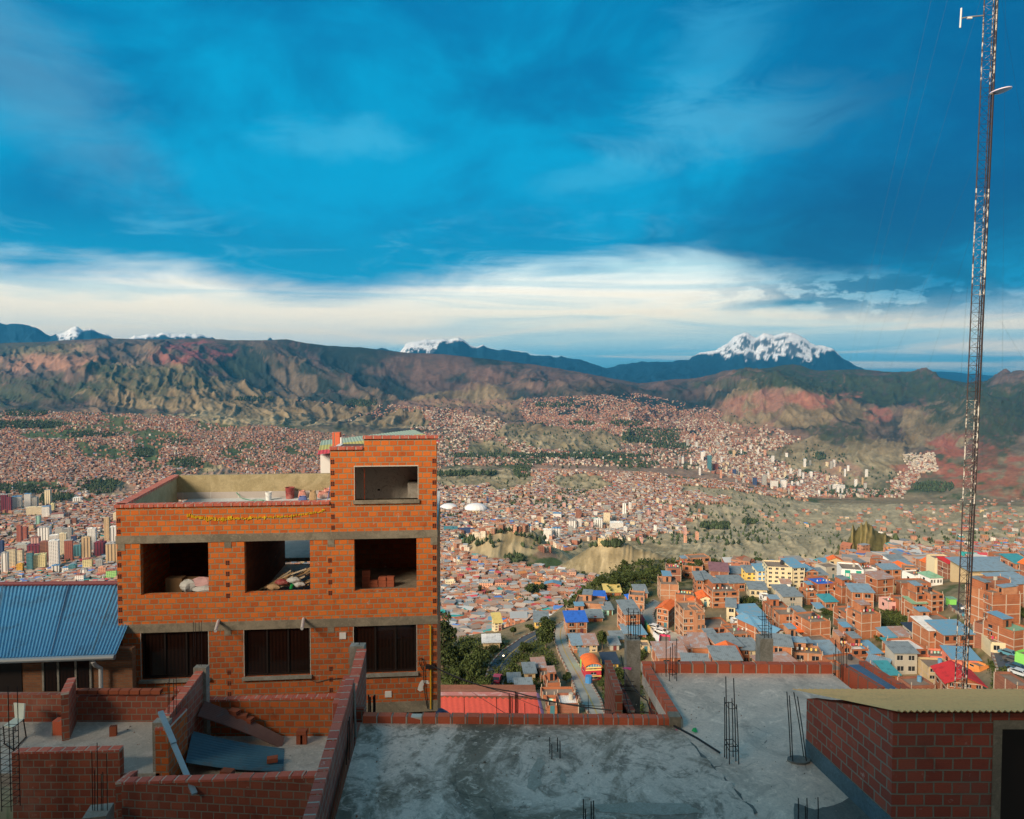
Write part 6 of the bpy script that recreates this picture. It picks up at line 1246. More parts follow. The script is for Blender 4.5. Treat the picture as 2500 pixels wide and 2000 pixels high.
T_BLUE = tin_near('roof_blue_grey', (.10, .33, .56), (.09, .19, .30), .55)
T_SHEET = tin_near('sheet_blue', (.055, .17, .25), (.12, .09, .08), .55); T_RUST = tin_near('sheet_rusty', (.22, .13, .12), (.10, .20, .26), .6, rough=.7)
T_YEL = tin_near('shed_sheet', (1.0, .56, .22), (.80, .46, .19), .5, rough=.8); T_RED = tin_near('hall_sheet', (.82, .12, .07), (.74, .10, .06), .4, rough=.6)
PVC = mat_plain('pvc', (.62, .62, .60), .5, .1, 3, 0); WHITE = mat_plain('white_plastic', (.75, .75, .72), .5, .1, 3, 0); BLK = mat_plain('black_cable', (.015, .015, .017), .6, .1, 3, 0); YPIPE = mat_plain('pipe_yellow', (.75, .42, .02), .5, .1, 3, 0)
def corr(c0, c1, c2, c3, n, amp, seg=6, bow=0.0):
    """corrugated sheet on the corners c0-c1 (across the waves) and c3-c2 (far edge)"""
    m = MB(); c0, c1, c2, c3 = map(Vector, (c0, c1, c2, c3)); nr = (c1-c0).cross(c3-c0).normalized(); K = n*seg; rows = 8; V_ = []
    for j in range(rows+1):
        r_ = []
        for i in range(K+1):
            u, v = i/K, j/rows; p = (c0*(1-u)+c1*u)*(1-v)+(c3*(1-u)+c2*u)*v
            r_.append(p+nr*(amp*math.sin(2*math.pi*n*u)+bow*math.sin(math.pi*v)))
        V_.append(r_)
    for j in range(rows):
        for i in range(K): m.face([V_[j][i], V_[j][i+1], V_[j+1][i+1], V_[j+1][i]], [(0, 0)]*4)
    return m
Zs = -6.40
def G(px, py, z=Zs): return PZ(px, py, z)
def xy(p): return (p.x, p.y)
# house under the camera; its unseen tall upper wall is added to shade the foreground
hh_ = empty('house', (0, -8, -16), 'brick house under the viewpoint with an unseen upper wall behind, added for shade', 'house')
MB().box((0, -5.4, -9), (17, 9.6, 14.6)).build('wall', BRKD, hh_); MB().box((-24, -11, -3), (62, 6, 31)).build('upper_wall', BRKD, hh_)

# ---- flat roof, near slab
# (outline, then parapets)
a0, a1 = G(884, 1772), G(1643, 1777); ej = random.Random(12); resample2 = lambda p, n: [(q.x, q.y) for q in resample([(a, b_, 0) for a, b_ in p], n)]
s1 = [(-1.9, 2.0), (2.2, 2.0), *[xy(G(x_+ej.uniform(-6, 6), y_+ej.uniform(-3, 3))) for x_, y_ in resample2([(1865, 2020), (1790, 1925), (1712, 1850), (1668, 1800)], 26)], (a1.x, a1.y), (a0.x-.02, a0.y+.02)]
o = MB().prism(s1, Zs-.25, Zs+.045).build('roof_slab', SL1); tag(o, 'stained dark concrete roof slab filling the foreground', 'roof slab')
b0, b1 = G(1568, 1643), G(2033, 1645)
s2 = [xy(a1), (2.0, 6.0), (5.6, 6.0), (5.6, 9), (5.3, 11.6), xy(G(2180, 1740)), xy(G(2096, 1696)), xy(b1), xy(b0)]
o = MB().prism(s2, Zs-.24, Zs).build('roof_slab', SL2); tag(o, 'paler concrete roof slab behind and right of the stained one', 'roof slab')
# pale repair strips and the rough lip between the slabs
def splash(pts, z, mat, name, label, cat):
    m = MB(); c = [G(x, y, z) for x, y in pts]; m.face([(p.x, p.y, z) for p in c]) ; o = m.build(name, mat)
    if o.data.polygons[0].normal.z < 0: o.data.flip_normals()
    return tag(o, label, cat)
PATCH = concrete('patch_mortar', (.42, .39, .33), (.36, .34, .28), (.26, .25, .2), .4, 2.0, False); DAMP = concrete('damp_mortar', (.15, .165, .155), (.20, .21, .19), (.10, .11, .10), .4, 2.0, False)
rgj = random.Random(4)
def rough(pts, amp=5, n=6):
    out = []
    for i in range(len(pts)):
        a, b_ = pts[i], pts[(i+1) % len(pts)]
        for k in range(n): t = k/n; out.append((a[0]+(b_[0]-a[0])*t+rgj.uniform(-amp, amp)*(1 if k else .3), a[1]+(b_[1]-a[1])*t+rgj.uniform(-amp, amp)*.7))
    return out
splash(rough([(1322, 1850), (1332, 1862), (1318, 1890), (1322, 1915), (1305, 1932), (1286, 1922), (1295, 1885), (1312, 1850)], 2.5, 4), Zs+.049, PATCH, 'mortar_patch', 'pale mortar splash on the stained slab, longer of two', 'mortar patch')
splash(rough([(1374, 1878), (1384, 1900), (1378, 1915), (1366, 1900)], 2, 4), Zs+.049, PATCH, 'mortar_patch', 'small pale mortar splash right of the longer one', 'mortar patch')
splash(rough([(1440, 1966), (1560, 1960), (1680, 1962), (1720, 1985), (1600, 1990), (1470, 1982)], 3, 6), Zs+.049, PATCH, 'mortar_patch', 'wide pale mortar band near the bottom edge of the slab', 'mortar patch')
splash(rough([(1660, 1790), (1690, 1818), (1728, 1858), (1775, 1905), (1850, 1985), (1820, 2000), (1740, 1925), (1690, 1860)], 5, 5), Zs+.006, DAMP, 'damp_seam', 'dark damp seam between the two slabs', 'damp seam')
splash(rough([(1940, 1960), (1990, 1975), (2035, 1968), (2080, 1945), (2130, 1990), (2110, 2050), (1930, 2050)], 3, 5), Zs+.006, DAMP, 'damp_patch', 'dark damp patch at the foot of the brick shed', 'damp patch')
def parapet(A, B, h, t, label, z=Zs, mat=None, cap=True, chip=None):
    root = empty('brick_parapet', ((A[0]+B[0])/2, (A[1]+B[1])/2, z), label, 'parapet'); L_ = (Vector(B[:2])-Vector(A[:2])).length
    n = max(1, round(L_/.27)); d = (Vector(B[:2])-Vector(A[:2]))/n; m = MB(); r_ = random.Random(int(A[0]*100))
    for i in range(n):
        p = Vector(A[:2])+d*(i+.03); q = Vector(A[:2])+d*(i+.955); j = r_.uniform(-.004, .006); k_ = [z, z]; top = z+h+j
        m.wall(p, q, t, z, [top, top] if i != chip else [top, top-.06])
    m.build('bricks', mat or COPR, root)
    c = MB().wall((A[0], A[1]+.004), (B[0], B[1]+.004), t-.014, z, z+h-.014).build('mortar', MORT if cap else BAND, root); return root
parapet(xy(a0), xy(a1), .17, .15, 'low one-course brick parapet between the stained slab and the red roofed hall', chip=3)
parapet(xy(a1+Vector((.02, 0, 0))), xy(b0), .17, -.15, 'oblique brick parapet beside the concrete column')
parapet(xy(b0), xy(b1), .19, .15, 'far brick parapet of the pale slab in front of the town')
MB().box((a1.x+.03, a1.y+.05, Zs+.1), (.2, .2, .24)).build('parapet_block', BAND).name = 'corner_block'
tag(bpy.data.objects['corner_block'], 'grey mortar block at the corner of the two parapets', 'corner block')
# blue painted terrace beyond
bt = empty('terrace', tuple(G(2130, 1660, -6.5)), 'blue painted roof terrace with brick edge walls beyond the pale slab', 'terrace')
BLUEF = concrete('blue_floor', (.12, .24, .38), (.10, .21, .33), (.07, .15, .25), .4, .6, False)
tb = [G(2056, 1624, -6.5), G(2097, 1622, -6.5), G(2240, 1712, -6.5), G(2160, 1712, -6.5), G(2064, 1652, -6.5)]
MB().prism([xy(tb[4]), xy(tb[3]), xy(tb[2]), xy(tb[1]), xy(tb[0])], -6.7, -6.5).build('floor', BLUEF, bt)
MB().wall(xy(tb[3]), xy(tb[4]), .14, -6.6, -6.22).build('edge_wall', COPR, bt); MB().wall(xy(tb[2]), xy(tb[1]), -.14, -6.6, -6.42).build('edge_wall', COPR, bt)

# ---- dividing wall on the left of the slab
def brickwall(pts, t, z0, ztop, label, mat=BRKD, cop=True, name='brick_wall', cat='wall'):
    A, B = Vector(pts[0]), Vector(pts[1]); c = (A+B)/2; root = empty(name, (c.x, c.y, min(z0 if not isinstance(z0, (list, tuple)) else min(z0), 99)), label, cat)
    zt = list(ztop) if isinstance(ztop, (list, tuple)) else [ztop, ztop]
    MB().wall(A, B, t, z0, [q-.05 for q in zt]).build('wall', mat, root)
    if cop:
        d = (B-A).normalized(); s = 1 if t > 0 else -1; nrm = Vector((-d.y, d.x))*s; A1 = A-nrm*.012; B1 = B-nrm*.012
        n = max(1, round((B-A).length/.27)); m = MB(); r_ = random.Random(int(abs(A.x)*77))
        for i in range(n):
            p = A1.lerp(B1, (i+.03)/n); q = A1.lerp(B1, (i+.965)/n); za = zt[0]+(zt[1]-zt[0])*(i+.03)/n; zb_ = zt[0]+(zt[1]-zt[0])*(i+.97)/n; j = r_.uniform(-.006, .008)
            m.wall(p, q, t+s*.024, [za-.05, zb_-.05], [za+j, zb_+j])
        m.build('coping', COP, root)
        MB().wall(A1+nrm*.01, B1+nrm*.01, t+s*.004, [q-.05 for q in zt], [q-.012 for q in zt]).build('mortar_bed', MORT, root)
    return root
brickwall([(-2.05, 4.0), (-2.93, 12.7)], .13, -9.4, [-5.72, -5.72], 'long brick dividing wall left of the stained slab, topped with ribbed red bricks')
brickwall([(-2.92, 12.75), (-3.0, 14.1)], .17, -7.4, [-6.02, -5.74], 'short brick wall rising towards the grey post in front of the tall house')
brickwall([(-3.0, 12.58), (-2.72, 12.58)], .16, -6.5, -6.2, 'small brick step joining the dividing wall and the parapet', cop=False)
MB().box((-3.2, 14.25, -7.2), (.3, .2, 2.96)).build('concrete_post', POST); tag(bpy.data.objects['concrete_post'], 'grey concrete post at the end of the sloping red wall', 'post')
MB().wall((-3.22, 12.8), (-3.28, 14.0), .14, -7.4, -6.25).build('brick_ledge', COP); tag(bpy.data.objects['brick_ledge'], 'flat red brick ledge beside the sloping wall', 'ledge')
def bars(pts, label, group='reinforcement bar clusters', r=.008, ties=(), D=None, z=None, cat='rebar'):
    """pts: (px, py_foot, py_top, px_top)"""
    base = [PZ(p[0], p[1], z) if z is not None else P(p[0], p[1], D) for p in pts]; c = sum(base, Vector())/len(base)
    root = empty('rebar_cluster', tuple(c), label, cat, group); tops = []
    for p, b_ in zip(pts, base):
        t_ = P(p[3] if len(p) > 3 else p[0], p[2], b_.y); tops.append(t_); b1_ = b_+Vector((0, 0, -.05)); mid = b_.lerp(t_, .5)+Vector((.004, 0, 0)); MB().tube([b1_, mid, t_], r, 6).build('bar', REB, root)
    for f in ties:
        q = [b_.lerp(t_, f*min(1, 1)) if True else None for b_, t_ in zip(base, tops)]; hz_ = min(q_.z for q_ in q); q = [b_+(t_-b_)*((hz_-b_.z)/(t_.z-b_.z)) for b_, t_ in zip(base, tops)]
        order = sorted(q, key=lambda v: math.atan2(v.y-c.y, v.x-c.x)); MB().tube(order+[order[0]], r*.7, 5).build('tie', REB, root)
    return root
bars([(1342, 1846, 1800), (1347, 1859, 1817), (1361, 1842, 1801), (1367, 1858, 1809)], 'four short rusty bars in the middle of the stained slab', z=Zs)
bars([(1424, 2012, 1951), (1429, 2030, 1975), (1443, 2010, 1957), (1449, 2020, 1955)], 'short bars at the bottom edge of the stained slab', z=Zs)
bars([(1626, 1652, 1537), (1634, 1663, 1580, 1637), (1642, 1651, 1571), (1648, 1657, 1575), (1652, 1663, 1560)], 'bars standing at the far left corner of the pale slab', z=Zs, ties=(.2,))
bars([(1769, 1849, 1702), (1774, 1852, 1652, 1772), (1781, 1866, 1716, 1779), (1790, 1848, 1705, 1787), (1797, 1858, 1656, 1791), (1804, 1866, 1720, 1798)], 'tall tied bar cage in the middle of the pale slab', z=Zs, ties=(.22, .3, .93), r=.0085)
g5 = bars([(1931, 1853, 1689, 1921), (1936, 1863, 1698, 1927), (1964, 1852, 1690, 1938), (1970, 1862, 1701, 1947)], 'four leaning bars in a round mortar base left of the shed', z=Zs)
c5 = G(1950, 1858); MB().prism([(c5.x+.19*math.cos(i*.628), c5.y+.12*math.sin(i*.628)) for i in range(10)], Zs-.05, Zs+.03).build('mortar_base', DAMP, g5)
bars([(1949, 2010, 1949), (1966, 2016, 1968), (1970, 2006, 1949), (1997, 2008, 1947)], 'short bars near the bottom right on the pale slab', z=Zs)
bars([(2036, 1650, 1594), (2040, 1645, 1562), (2048, 1655, 1590), (2053, 1648, 1570), (2058, 1658, 1553), (2067, 1652, 1578)], 'bars at the far right corner of the pale slab', z=Zs)
bars([(1243, 1753, 1693), (1246, 1755, 1700), (1250, 1753, 1699), (1258, 1754, 1688), (1261, 1755, 1692), (1264, 1753, 1694)], 'bundle of bars rising behind the low parapet over the red roof', D=12.9, r=.009)
for i, (x, yt) in enumerate([(1134, 1702), (1213, 1702), (1282, 1717), (1316, 1724), (1437, 1698), (1100, 1740), (1163, 1744), (1175, 1740)]):
    p = P(x, 1765, 13.0); q = P(x-1, yt, 13.0); o = MB().tube([p, q], .006, 5).build('steel_bar', REB); tag(o, f'{ORD[i]} thin single bar from a scattered row behind the low parapet', 'rebar', 'single bars behind the parapet')
for px_, yt, lab in ((870, 1565, 'left thin bar on the grey post'), (888, 1600, 'right thin bar on the grey post')):
    p = P(877+(px_-870)*.6, 1617, 14.25); q = P(877+(px_-870)*.5, yt, 14.25); tag(MB().tube([p, q], .008, 5).build('steel_bar', REB), lab, 'rebar')
# channel lying on the slab, coloured scraps
ca_, cb_ = G(1645, 1780), G(1757, 1842)
tag(MB().tube([ca_+Vector((0, 0, .06)), ca_.lerp(cb_, .5)+Vector((.01, 0, .06)), cb_+Vector((0, 0, .03))], .018, 6).build('hose', BLK), 'dark hose lying across the pale slab from the parapet corner', 'hose')
def scrap(px, py, z, c, key, label, s=.09):
    g = G(px, py, z); m = MB(); r_ = random.Random(px); pts = [(g.x+math.cos(a)*s*r_.uniform(.6, 1.2), g.y+math.sin(a)*s*r_.uniform(.4, .9), z+.02+r_.uniform(0, .05)) for a in (0, 1, 2, 3.2, 4.2, 5.3)]
    for i in range(6): m.face([pts[i], pts[(i+1) % 6], (g.x, g.y, z+.06)])
    tag(m.build('scrap', mat_plain('scrap_'+key, c, .6, .1, 3, 0)), label, 'scrap')
scrap(1696, 1788, Zs, (.02, .45, .12), 'green', 'green plastic scrap on the pale slab', .07); scrap(1651, 1788, Zs, (.70, .05, .20), 'pink', 'pink plastic scrap by the parapet corner', .04)

# ---- concrete columns beyond the slabs
def column(x0, x1, ytop, D, zb, barsx, ybar, label, ties=()):
    p = P(x0, ytop, D); q = P(x1, ytop, D); root = empty('concrete_column', ((p.x+q.x)/2, D, zb), label, 'column'); w_ = q.x-p.x
    MB().box(((p.x+q.x)/2, D+w_/2, (p.z+zb)/2), (w_, w_, p.z-zb)).build('shaft', POST, root); bs = []
    for i, bx in enumerate(barsx):
        a = P(bx, ytop, D+(.06 if i % 2 else w_-.06)); t_ = P(bx, ybar+(i*37 % 23), a.y); a.z = p.z-.05; MB().tube([a, t_], .009, 6).build('bar', REB, root); bs.append((a, t_))
    for f in ties:
        z = p.z+(bs[0][1].z-p.z)*f; x_0, x_1 = p.x+.03, q.x-.03; MB().tube([(x_0, D+.05, z), (x_1, D+.05, z), (x_1, D+w_-.05, z), (x_0, D+w_-.05, z), (x_0, D+.05, z)], .006, 5).build('tie', REB, root)
    return root
column(1530, 1564, 1564, 15.2, -12, [1534, 1540, 1547, 1552, 1558, 1563], 1484, 'tall grey concrete column with a bar cage left of the pale slab', (.05, .5, .95))
column(1856, 1888, 1560, 17.2, -12, [1861, 1866, 1870, 1876, 1880, 1884], 1476, 'grey and yellow stained column behind the far parapet with bars on top', (.1, .3, .6))
pr = P(1502, 1686, 13.9); brickwall([(pr.x, 13.9), (pr.x+.15, 13.9)], 1.6, -12, pr.z, 'dark brick pier left of the concrete column', cop=False)
pr2 = P(1512, 1660, 15.6); brickwall([(pr2.x, 15.6), (pr2.x+.1, 14.2)], -.15, -12, pr2.z, 'brick wall edge behind the dark pier')
pr3 = P(1564, 1700, 14.9); MB().wall((pr3.x, 14.0), (pr3.x+.7, 13.3), .15, -12, -6.55).build('brick_wall', BRKD); tag(bpy.data.objects['brick_wall.001'] if False else COL.objects[-1], 'dark brick wall below the oblique parapet', 'wall')
for i, (y0, x1) in enumerate(((1663, 1548), (1673, 1552), (1676, 1553), (1687, 1556))):
    a = P(1508, y0, 15.0); b_ = P(x1, y0+1, 14.9); tag(MB().tube([a, a.lerp(b_, .5)+Vector((0, 0, .01)), b_], .008, 5).build('steel_bar', REB), f'{ORD[i]} horizontal bar from the top crossing the concrete column', 'rebar', 'horizontal bars at the column')
scrap(1531, 1638, -6.0, (.75, .05, .22), 'pink', 'pink ribbon hanging from the wire by the column', .09)

# ---- shed at the right
sh = empty('brick_shed', (5.2, 9.4, Zs), 'low brick shed with dusty yellow corrugated roof at the right', 'shed')
Ax, Ay, Bx, By = 4.86, 11.3, 5.17, 9.3
zA, zB = P(1983, 1706, 11.3).z, P(2193, 1735, 9.3).z
BRKX = mat_brick('shed_brick', (.38, .085, .05), (.26, .055, .035), (.24, .23, .18), dirt=.5, stain_amt=.35, stain=(.16, .15, .12))
MB().wall((Bx, By), (Ax, Ay), -.18, Zs+.28, [zB, zA]).build('side_wall', BRKX, sh)
MB().wall((Bx-.012, By-.025), (Ax-.012, Ay), -.03, Zs, Zs+.28).build('plinth', concrete('plinth_blue', (.10, .17, .21), (.08, .14, .17), (.06, .09, .10), .4, 1.2, False), sh)
dx0 = P(2443, 1800, By).x; dz = P(2443, 1778, By).z
MB().wall((Bx-.005, By-.02), (dx0-.12, By-.02), .14, Zs-1, zB-.03).build('front_wall', BRKX, sh); MB().wall((dx0-.12, By-.02), (9.5, By-.02), .14, dz+.12, zB-.03).build('front_wall', BRKX, sh)
fr_ = MB(); fr_.wall((dx0-.12, By-.03), (dx0, By-.03), .14, Zs-1, dz+.12); fr_.wall((dx0, By-.03), (8.2, By-.03), .14, dz, dz+.12); fr_.build('door_frame', BAND, sh)
MB().wall((dx0, By+.5), (8.2, By+.5), .05, Zs-1, dz).build('door', HOLE, sh)
MB().wall((9.5, By+.16), (9.5, Ay), .15, Zs-1, [zB, zA]).build('side_wall', BRKX, sh); MB().wall((Ax+.2, Ay), (9.5, Ay), -.15, Zs, zA-.02).build('rear_wall', BRKX, sh)
rc_ = corr((Bx-.04, By-.18, zB+.08), (9.8, By-.18, zB+.08), (9.8, Ay+.25, zA+.04), (Ax-.14, Ay+.25, zA+.04), 56, .014); rr_ = rc_.build('roof', T_YEL, sh, smooth=True)
nb = MB()
for i in range(13):
    for j in range(2): x = Bx+.15+i*.33; y = By+.3+j*1.1; nb.box((x, y, zB+(zA-zB)*(y-By)/(Ay-By)+.1), (.03, .03, .03))
nb.build('bolt', REB, rr_)

# ---- red roofed hall behind the low parapet
hl = empty('hall', (-2, 50, -38), 'red corrugated roofed hall just beyond the low parapet', 'hall')
ra, rb, rc2, rd = P(960, 1696, 50), P(1311, 1697, 50), P(1352, 1800, 43.5), P(960, 1800, 43.5)
rc2.z = rd.z = -25.0
corr(rd, rc2, rb, ra, 26, .006).build('roof', T_RED, hl, smooth=True)
ra2, rb2 = ra+Vector((0, 3, -.35)), rb+Vector((0, 3, -.35)); rg_ = MB()
for A_, B_ in ((ra, rb),): rg_.face([A_+Vector((0, -.25, .05)), B_+Vector((0, -.25, .05)), B_+Vector((0, .2, .12)), A_+Vector((0, .2, .12))]); rg_.face([A_+Vector((0, .2, .12)), B_+Vector((0, .2, .12)), B_+Vector((0, .5, .0)), A_+Vector((0, .5, .0))])
rg_.build('ridge_cap', tin_near('ridge_sheet', (.60, .22, .18), (.70, .55, .52), .6), hl)
MB().prism([(ra.x, 43.8), (rb.x+.2, 43.8), (rb.x-.1, 51), (ra.x, 51)], -40, [-25.4, -25.4, -23.5, -23.5]).build('wall', CW['dark brick'], hl)
MB().tube([rb+Vector((.05, 0, .05)), rc2+Vector((.05, 0, .1))], .12, 6).build('verge', mat_plain('verge_purple', (.16, .10, .20), .6, .1, 3, 0), hl)

# ---- the tall unfinished brick building
FA, FB = P(288, 1500, 20.2), P(1067, 1500, 21.0); FAx, FBx = Vector((FA.x, FA.y)), Vector((FB.x, FB.y)); FD = (FBx-FAx).normalized(); FN = Vector((-FD.y, FD.x)); FL = (FBx-FAx).length
def fu(px, py):
    r = ray(px, py); r2 = Vector((r.x, r.y)); den = r2.x*FN.x+r2.y*FN.y; t = (FAx.x*FN.x+FAx.y*FN.y)/den; p = r2*t; return ((p-FAx).dot(FD), r.z*t)
def fp(u, v=0.0): return FAx+FD*u+FN*v
bl = empty('brick_building', (fp(FL/2, 3).x, fp(FL/2, 3).y, -10.6), 'unfinished three storey orange brick building with open window holes and a roof terrace', 'building')
def rect(x0, x1, y0, y1): u0, za = fu(x0, (y0+y1)/2); u1, _ = fu(x1, (y0+y1)/2); xm = (x0+x1)/2; return (u0, u1, fu(xm, y1)[1], fu(xm, y0)[1])
ZT = fu(500, 1236)[1]-.0; ZC = ZT+.06
holes = [rect(343, 509, 1325, 1451), rect(597, 757, 1320, 1446), rect(865, 1017, 1315, 1441), rect(345, 509, 1539, 1657), rect(596.5, 757, 1532, 1650), rect(864, 1017, 1526, 1643), rect(866, 1020, 1139, 1220)]
band_a = (fu(680, 1320)[1], fu(680, 1301)[1]); band_b = (fu(680, 1535)[1], fu(680, 1514)[1])
zb0 = -10.15; uT, _ = fu(806, 1150); uS, _ = fu(888, 1080); zTL = fu(847, 1098)[1]; zTR = fu(970, 1071)[1]
def perforated(mat_top, u0, u1, z0, z1, hs, th, name, mat, split=None):
    us = sorted({u0, u1}|{h[0] for h in hs if u0 < h[0] < u1}|{h[1] for h in hs if u0 < h[1] < u1}); zs = sorted({z0, z1}|{h[2] for h in hs if z0 < h[2] < z1}|{h[3] for h in hs if z0 < h[3] < z1})
    m = MB((FD.x, FD.y)); V3 = lambda u, v, z: (fp(u, v).x, fp(u, v).y, z)
    for i in range(len(us)-1):
        for j in range(len(zs)-1):
            uc, zc = (us[i]+us[i+1])/2, (zs[j]+zs[j+1])/2
            if any(h[0] < uc < h[1] and h[2] < zc < h[3] for h in hs): continue
            a, b_, c_, d_ = us[i], us[i+1], zs[j], zs[j+1]
            m.face([V3(a, 0, c_), V3(b_, 0, c_), V3(b_, 0, d_), V3(a, 0, d_)]); m.face([V3(b_, th, c_), V3(a, th, c_), V3(a, th, d_), V3(b_, th, d_)])
    for h in hs:
        a, b_, c_, d_ = max(h[0], u0), min(h[1], u1), max(h[2], z0), min(h[3], z1)
        if a >= b_ or c_ >= d_: continue
        m.face([V3(a, 0, c_), V3(a, 0, d_), V3(a, th, d_), V3(a, th, c_)]); m.face([V3(b_, 0, d_), V3(b_, 0, c_), V3(b_, th, c_), V3(b_, th, d_)])
        m.face([V3(a, 0, c_), V3(a, th, c_), V3(b_, th, c_), V3(b_, 0, c_)]); m.face([V3(a, th, d_), V3(a, 0, d_), V3(b_, 0, d_), V3(b_, th, d_)])
    m.face([V3(u0, th, z0), V3(u0, 0, z0), V3(u0, 0, z1), V3(u0, th, z1)]); m.face([V3(u1, 0, z0), V3(u1, th, z0), V3(u1, th, z1), V3(u1, 0, z1)])
    m.face([V3(u0, 0, z1), V3(u1, 0, z1), V3(u1, th, z1), V3(u0, th, z1)])
    return m.build(name, mat, bl)
TH_ = .18
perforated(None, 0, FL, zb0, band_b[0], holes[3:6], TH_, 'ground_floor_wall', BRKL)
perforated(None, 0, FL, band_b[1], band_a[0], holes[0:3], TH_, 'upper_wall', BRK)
perforated(None, 0, uT, band_a[1], ZT, [], TH_, 'terrace_wall', BRK)
perforated(None, uT, uS, band_a[1], zTL, holes[6:], TH_, 'tower_wall', BRK); perforated(None, uS, FL, band_a[1], zTR, holes[6:], TH_, 'tower_wall', BRK)
def fbox(u0, u1, v0, v1, z0, z1, name, mat, parent=None, m=None):
    q = [fp(u0, v0), fp(u1, v0), fp(u1, v1), fp(u0, v1)]; mm = MB((FD.x, FD.y)) if m is None else m; mm.prism([(p.x, p.y) for p in q], z0, z1)
    return mm.build(name, mat, parent or bl) if m is None else mm
for bz in (band_a, band_b): fbox(-.02, FL+.02, -.02, 3, bz[0], bz[1], 'concrete_band', BAND)
fbox(-.01, FL+.01, -.015, .3, zb0-.34, zb0, 'concrete_band', BAND); fbox(.1, FL-.1, .25, 6, -16, zb0-.34, 'foundation', mat_plain('foundation_shaded', (.06, .055, .05), .95, .2, 1, 0))  # foundation coloured dark to stand for the shaded void under the band
for px_, yt, yb in ((556, 1322, 1338), (808, 1316, 1335), (296, 1325, 1345), (1059, 1300, 1330), (556, 1535, 1552), (808, 1528, 1545), (298, 1540, 1560)):
    u, z1_ = fu(px_, yt); _, z0_ = fu(px_, yb); fbox(max(-.01, u-.1), min(FL+.01, u+.1), -.012, .1, z0_, z1_, 'column_stub', BAND)
# copings
def coping(u0, u1, z, mat=COP, v0=-.05, v1=.22):
    m = MB((FD.x, FD.y)); n = max(1, round((u1-u0)/.28))
    for i in range(n):
        a = u0+(u1-u0)*(i+.03)/n; b_ = u0+(u1-u0)*(i+.97)/n; q = [fp(a, v0), fp(b_, v0), fp(b_, v1), fp(a, v1)]; m.prism([(p.x, p.y) for p in q], z, z+.085)
    return m
coping(-.04, uT-.02, ZT).build('coping', COP, bl); fbox(-.03, uT-.02, -.035, .20, ZT+.002, ZT+.07, 'mortar_bed', MORT)
coping(uT-.03, uS-.03, zTL).build('coping', COP, bl); coping(uS-.03, FL+.06, zTR).build('coping', COP, bl); fbox(uT, uS-.03, -.035, .2, zTL+.002, zTL+.07, 'mortar_bed', MORT); fbox(uS, FL+.04, -.035, .2, zTR+.002, zTR+.07, 'mortar_bed', MORT)
# body: side walls, terrace, tower and room partitions
DPT = 5.9; zfl = band_a[1]
L1, L2 = P(400, 1161, 26.3), None
def side(u, v0, v1, z0, z1, t=.16, mat=BRK, name='side_wall'): return fbox(u, u+t, v0, v1, z0, z1, name, mat)
side(0, TH_, DPT, -16, band_a[0]); side(FL-.16, TH_, DPT, -16, band_a[0])
fbox(.16, FL-.16, DPT-.16, DPT, -16, band_b[0], 'rear_wall', BRK); hb2 = holes[1]
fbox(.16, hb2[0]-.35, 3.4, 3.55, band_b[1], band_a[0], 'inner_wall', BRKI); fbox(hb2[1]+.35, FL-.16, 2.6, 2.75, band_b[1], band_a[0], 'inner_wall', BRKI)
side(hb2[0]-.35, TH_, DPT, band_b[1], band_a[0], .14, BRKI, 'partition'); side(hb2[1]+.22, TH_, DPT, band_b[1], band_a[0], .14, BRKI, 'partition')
DARKP = mat_plain('dark_plaster', (.10, .07, .05), .95, .3, 1, 0)
fbox(.16, hb2[0]-.35, 1.0, 3.3, holes[0][2]-1.0, holes[0][2]-.9, 'floor', BAND)
fbox(TH_, FL-.18, .2, 3.3, band_b[1]-.01, band_b[1]+.02, 'floor', BAND)
# terrace: plastered walls, light floor
PLAS = concrete('plaster_wall', (.42, .35, .20), (.34, .28, .15), (.26, .22, .12), .45, 1.1, False); SKIRT = mat_brick('skirting_tile', (.46, .42, .38), (.42, .38, .35), (.62, .60, .56), bw=1.0, rh=5, ms=.012, dirt=.05)
TFL = concrete('terrace_floor', (.62, .66, .66), (.56, .60, .60), (.45, .5, .5), .3, 1.0, False)
ztf = zfl+.03
fbox(.0, FL, TH_+.005, 6.6, zfl-.12, ztf, 'terrace_floor', TFL)
pr_ = MB((FD.x, FD.y)); RW = 5.7
fbox(-.55, uT+.3, RW, RW+.16, zfl, ZT+.07, 'plastered_wall', PLAS); fbox(-.5, uT+.2, RW-.03, RW-.002, ztf, ztf+.24, 'skirting', SKIRT)
m = MB((FN.x, FN.y)); q0, q1 = fp(0, .02), fp(-.62, RW+.1); m.wall(q0, q1, -.17, zfl-.1, ZT); m.build('plastered_wall', PLAS, bl)
m = MB(); n = 20; 
for i in range(n):
    a = Vector(q0).lerp(q1, (i+.03)/n)+Vector((-.05, 0)); b_ = Vector(q0).lerp(q1, (i+.97)/n)+Vector((-.05, 0)); m.wall(a, b_, -.27, ZT+.004, ZT+.085)
m.build('coping', COP, bl); MB().wall(Vector(q0)+Vector((-.03, 0)), Vector(q1)+Vector((-.03, 0)), -.24, ZT+.001, ZT+.07).build('mortar_bed', MORT, bl)
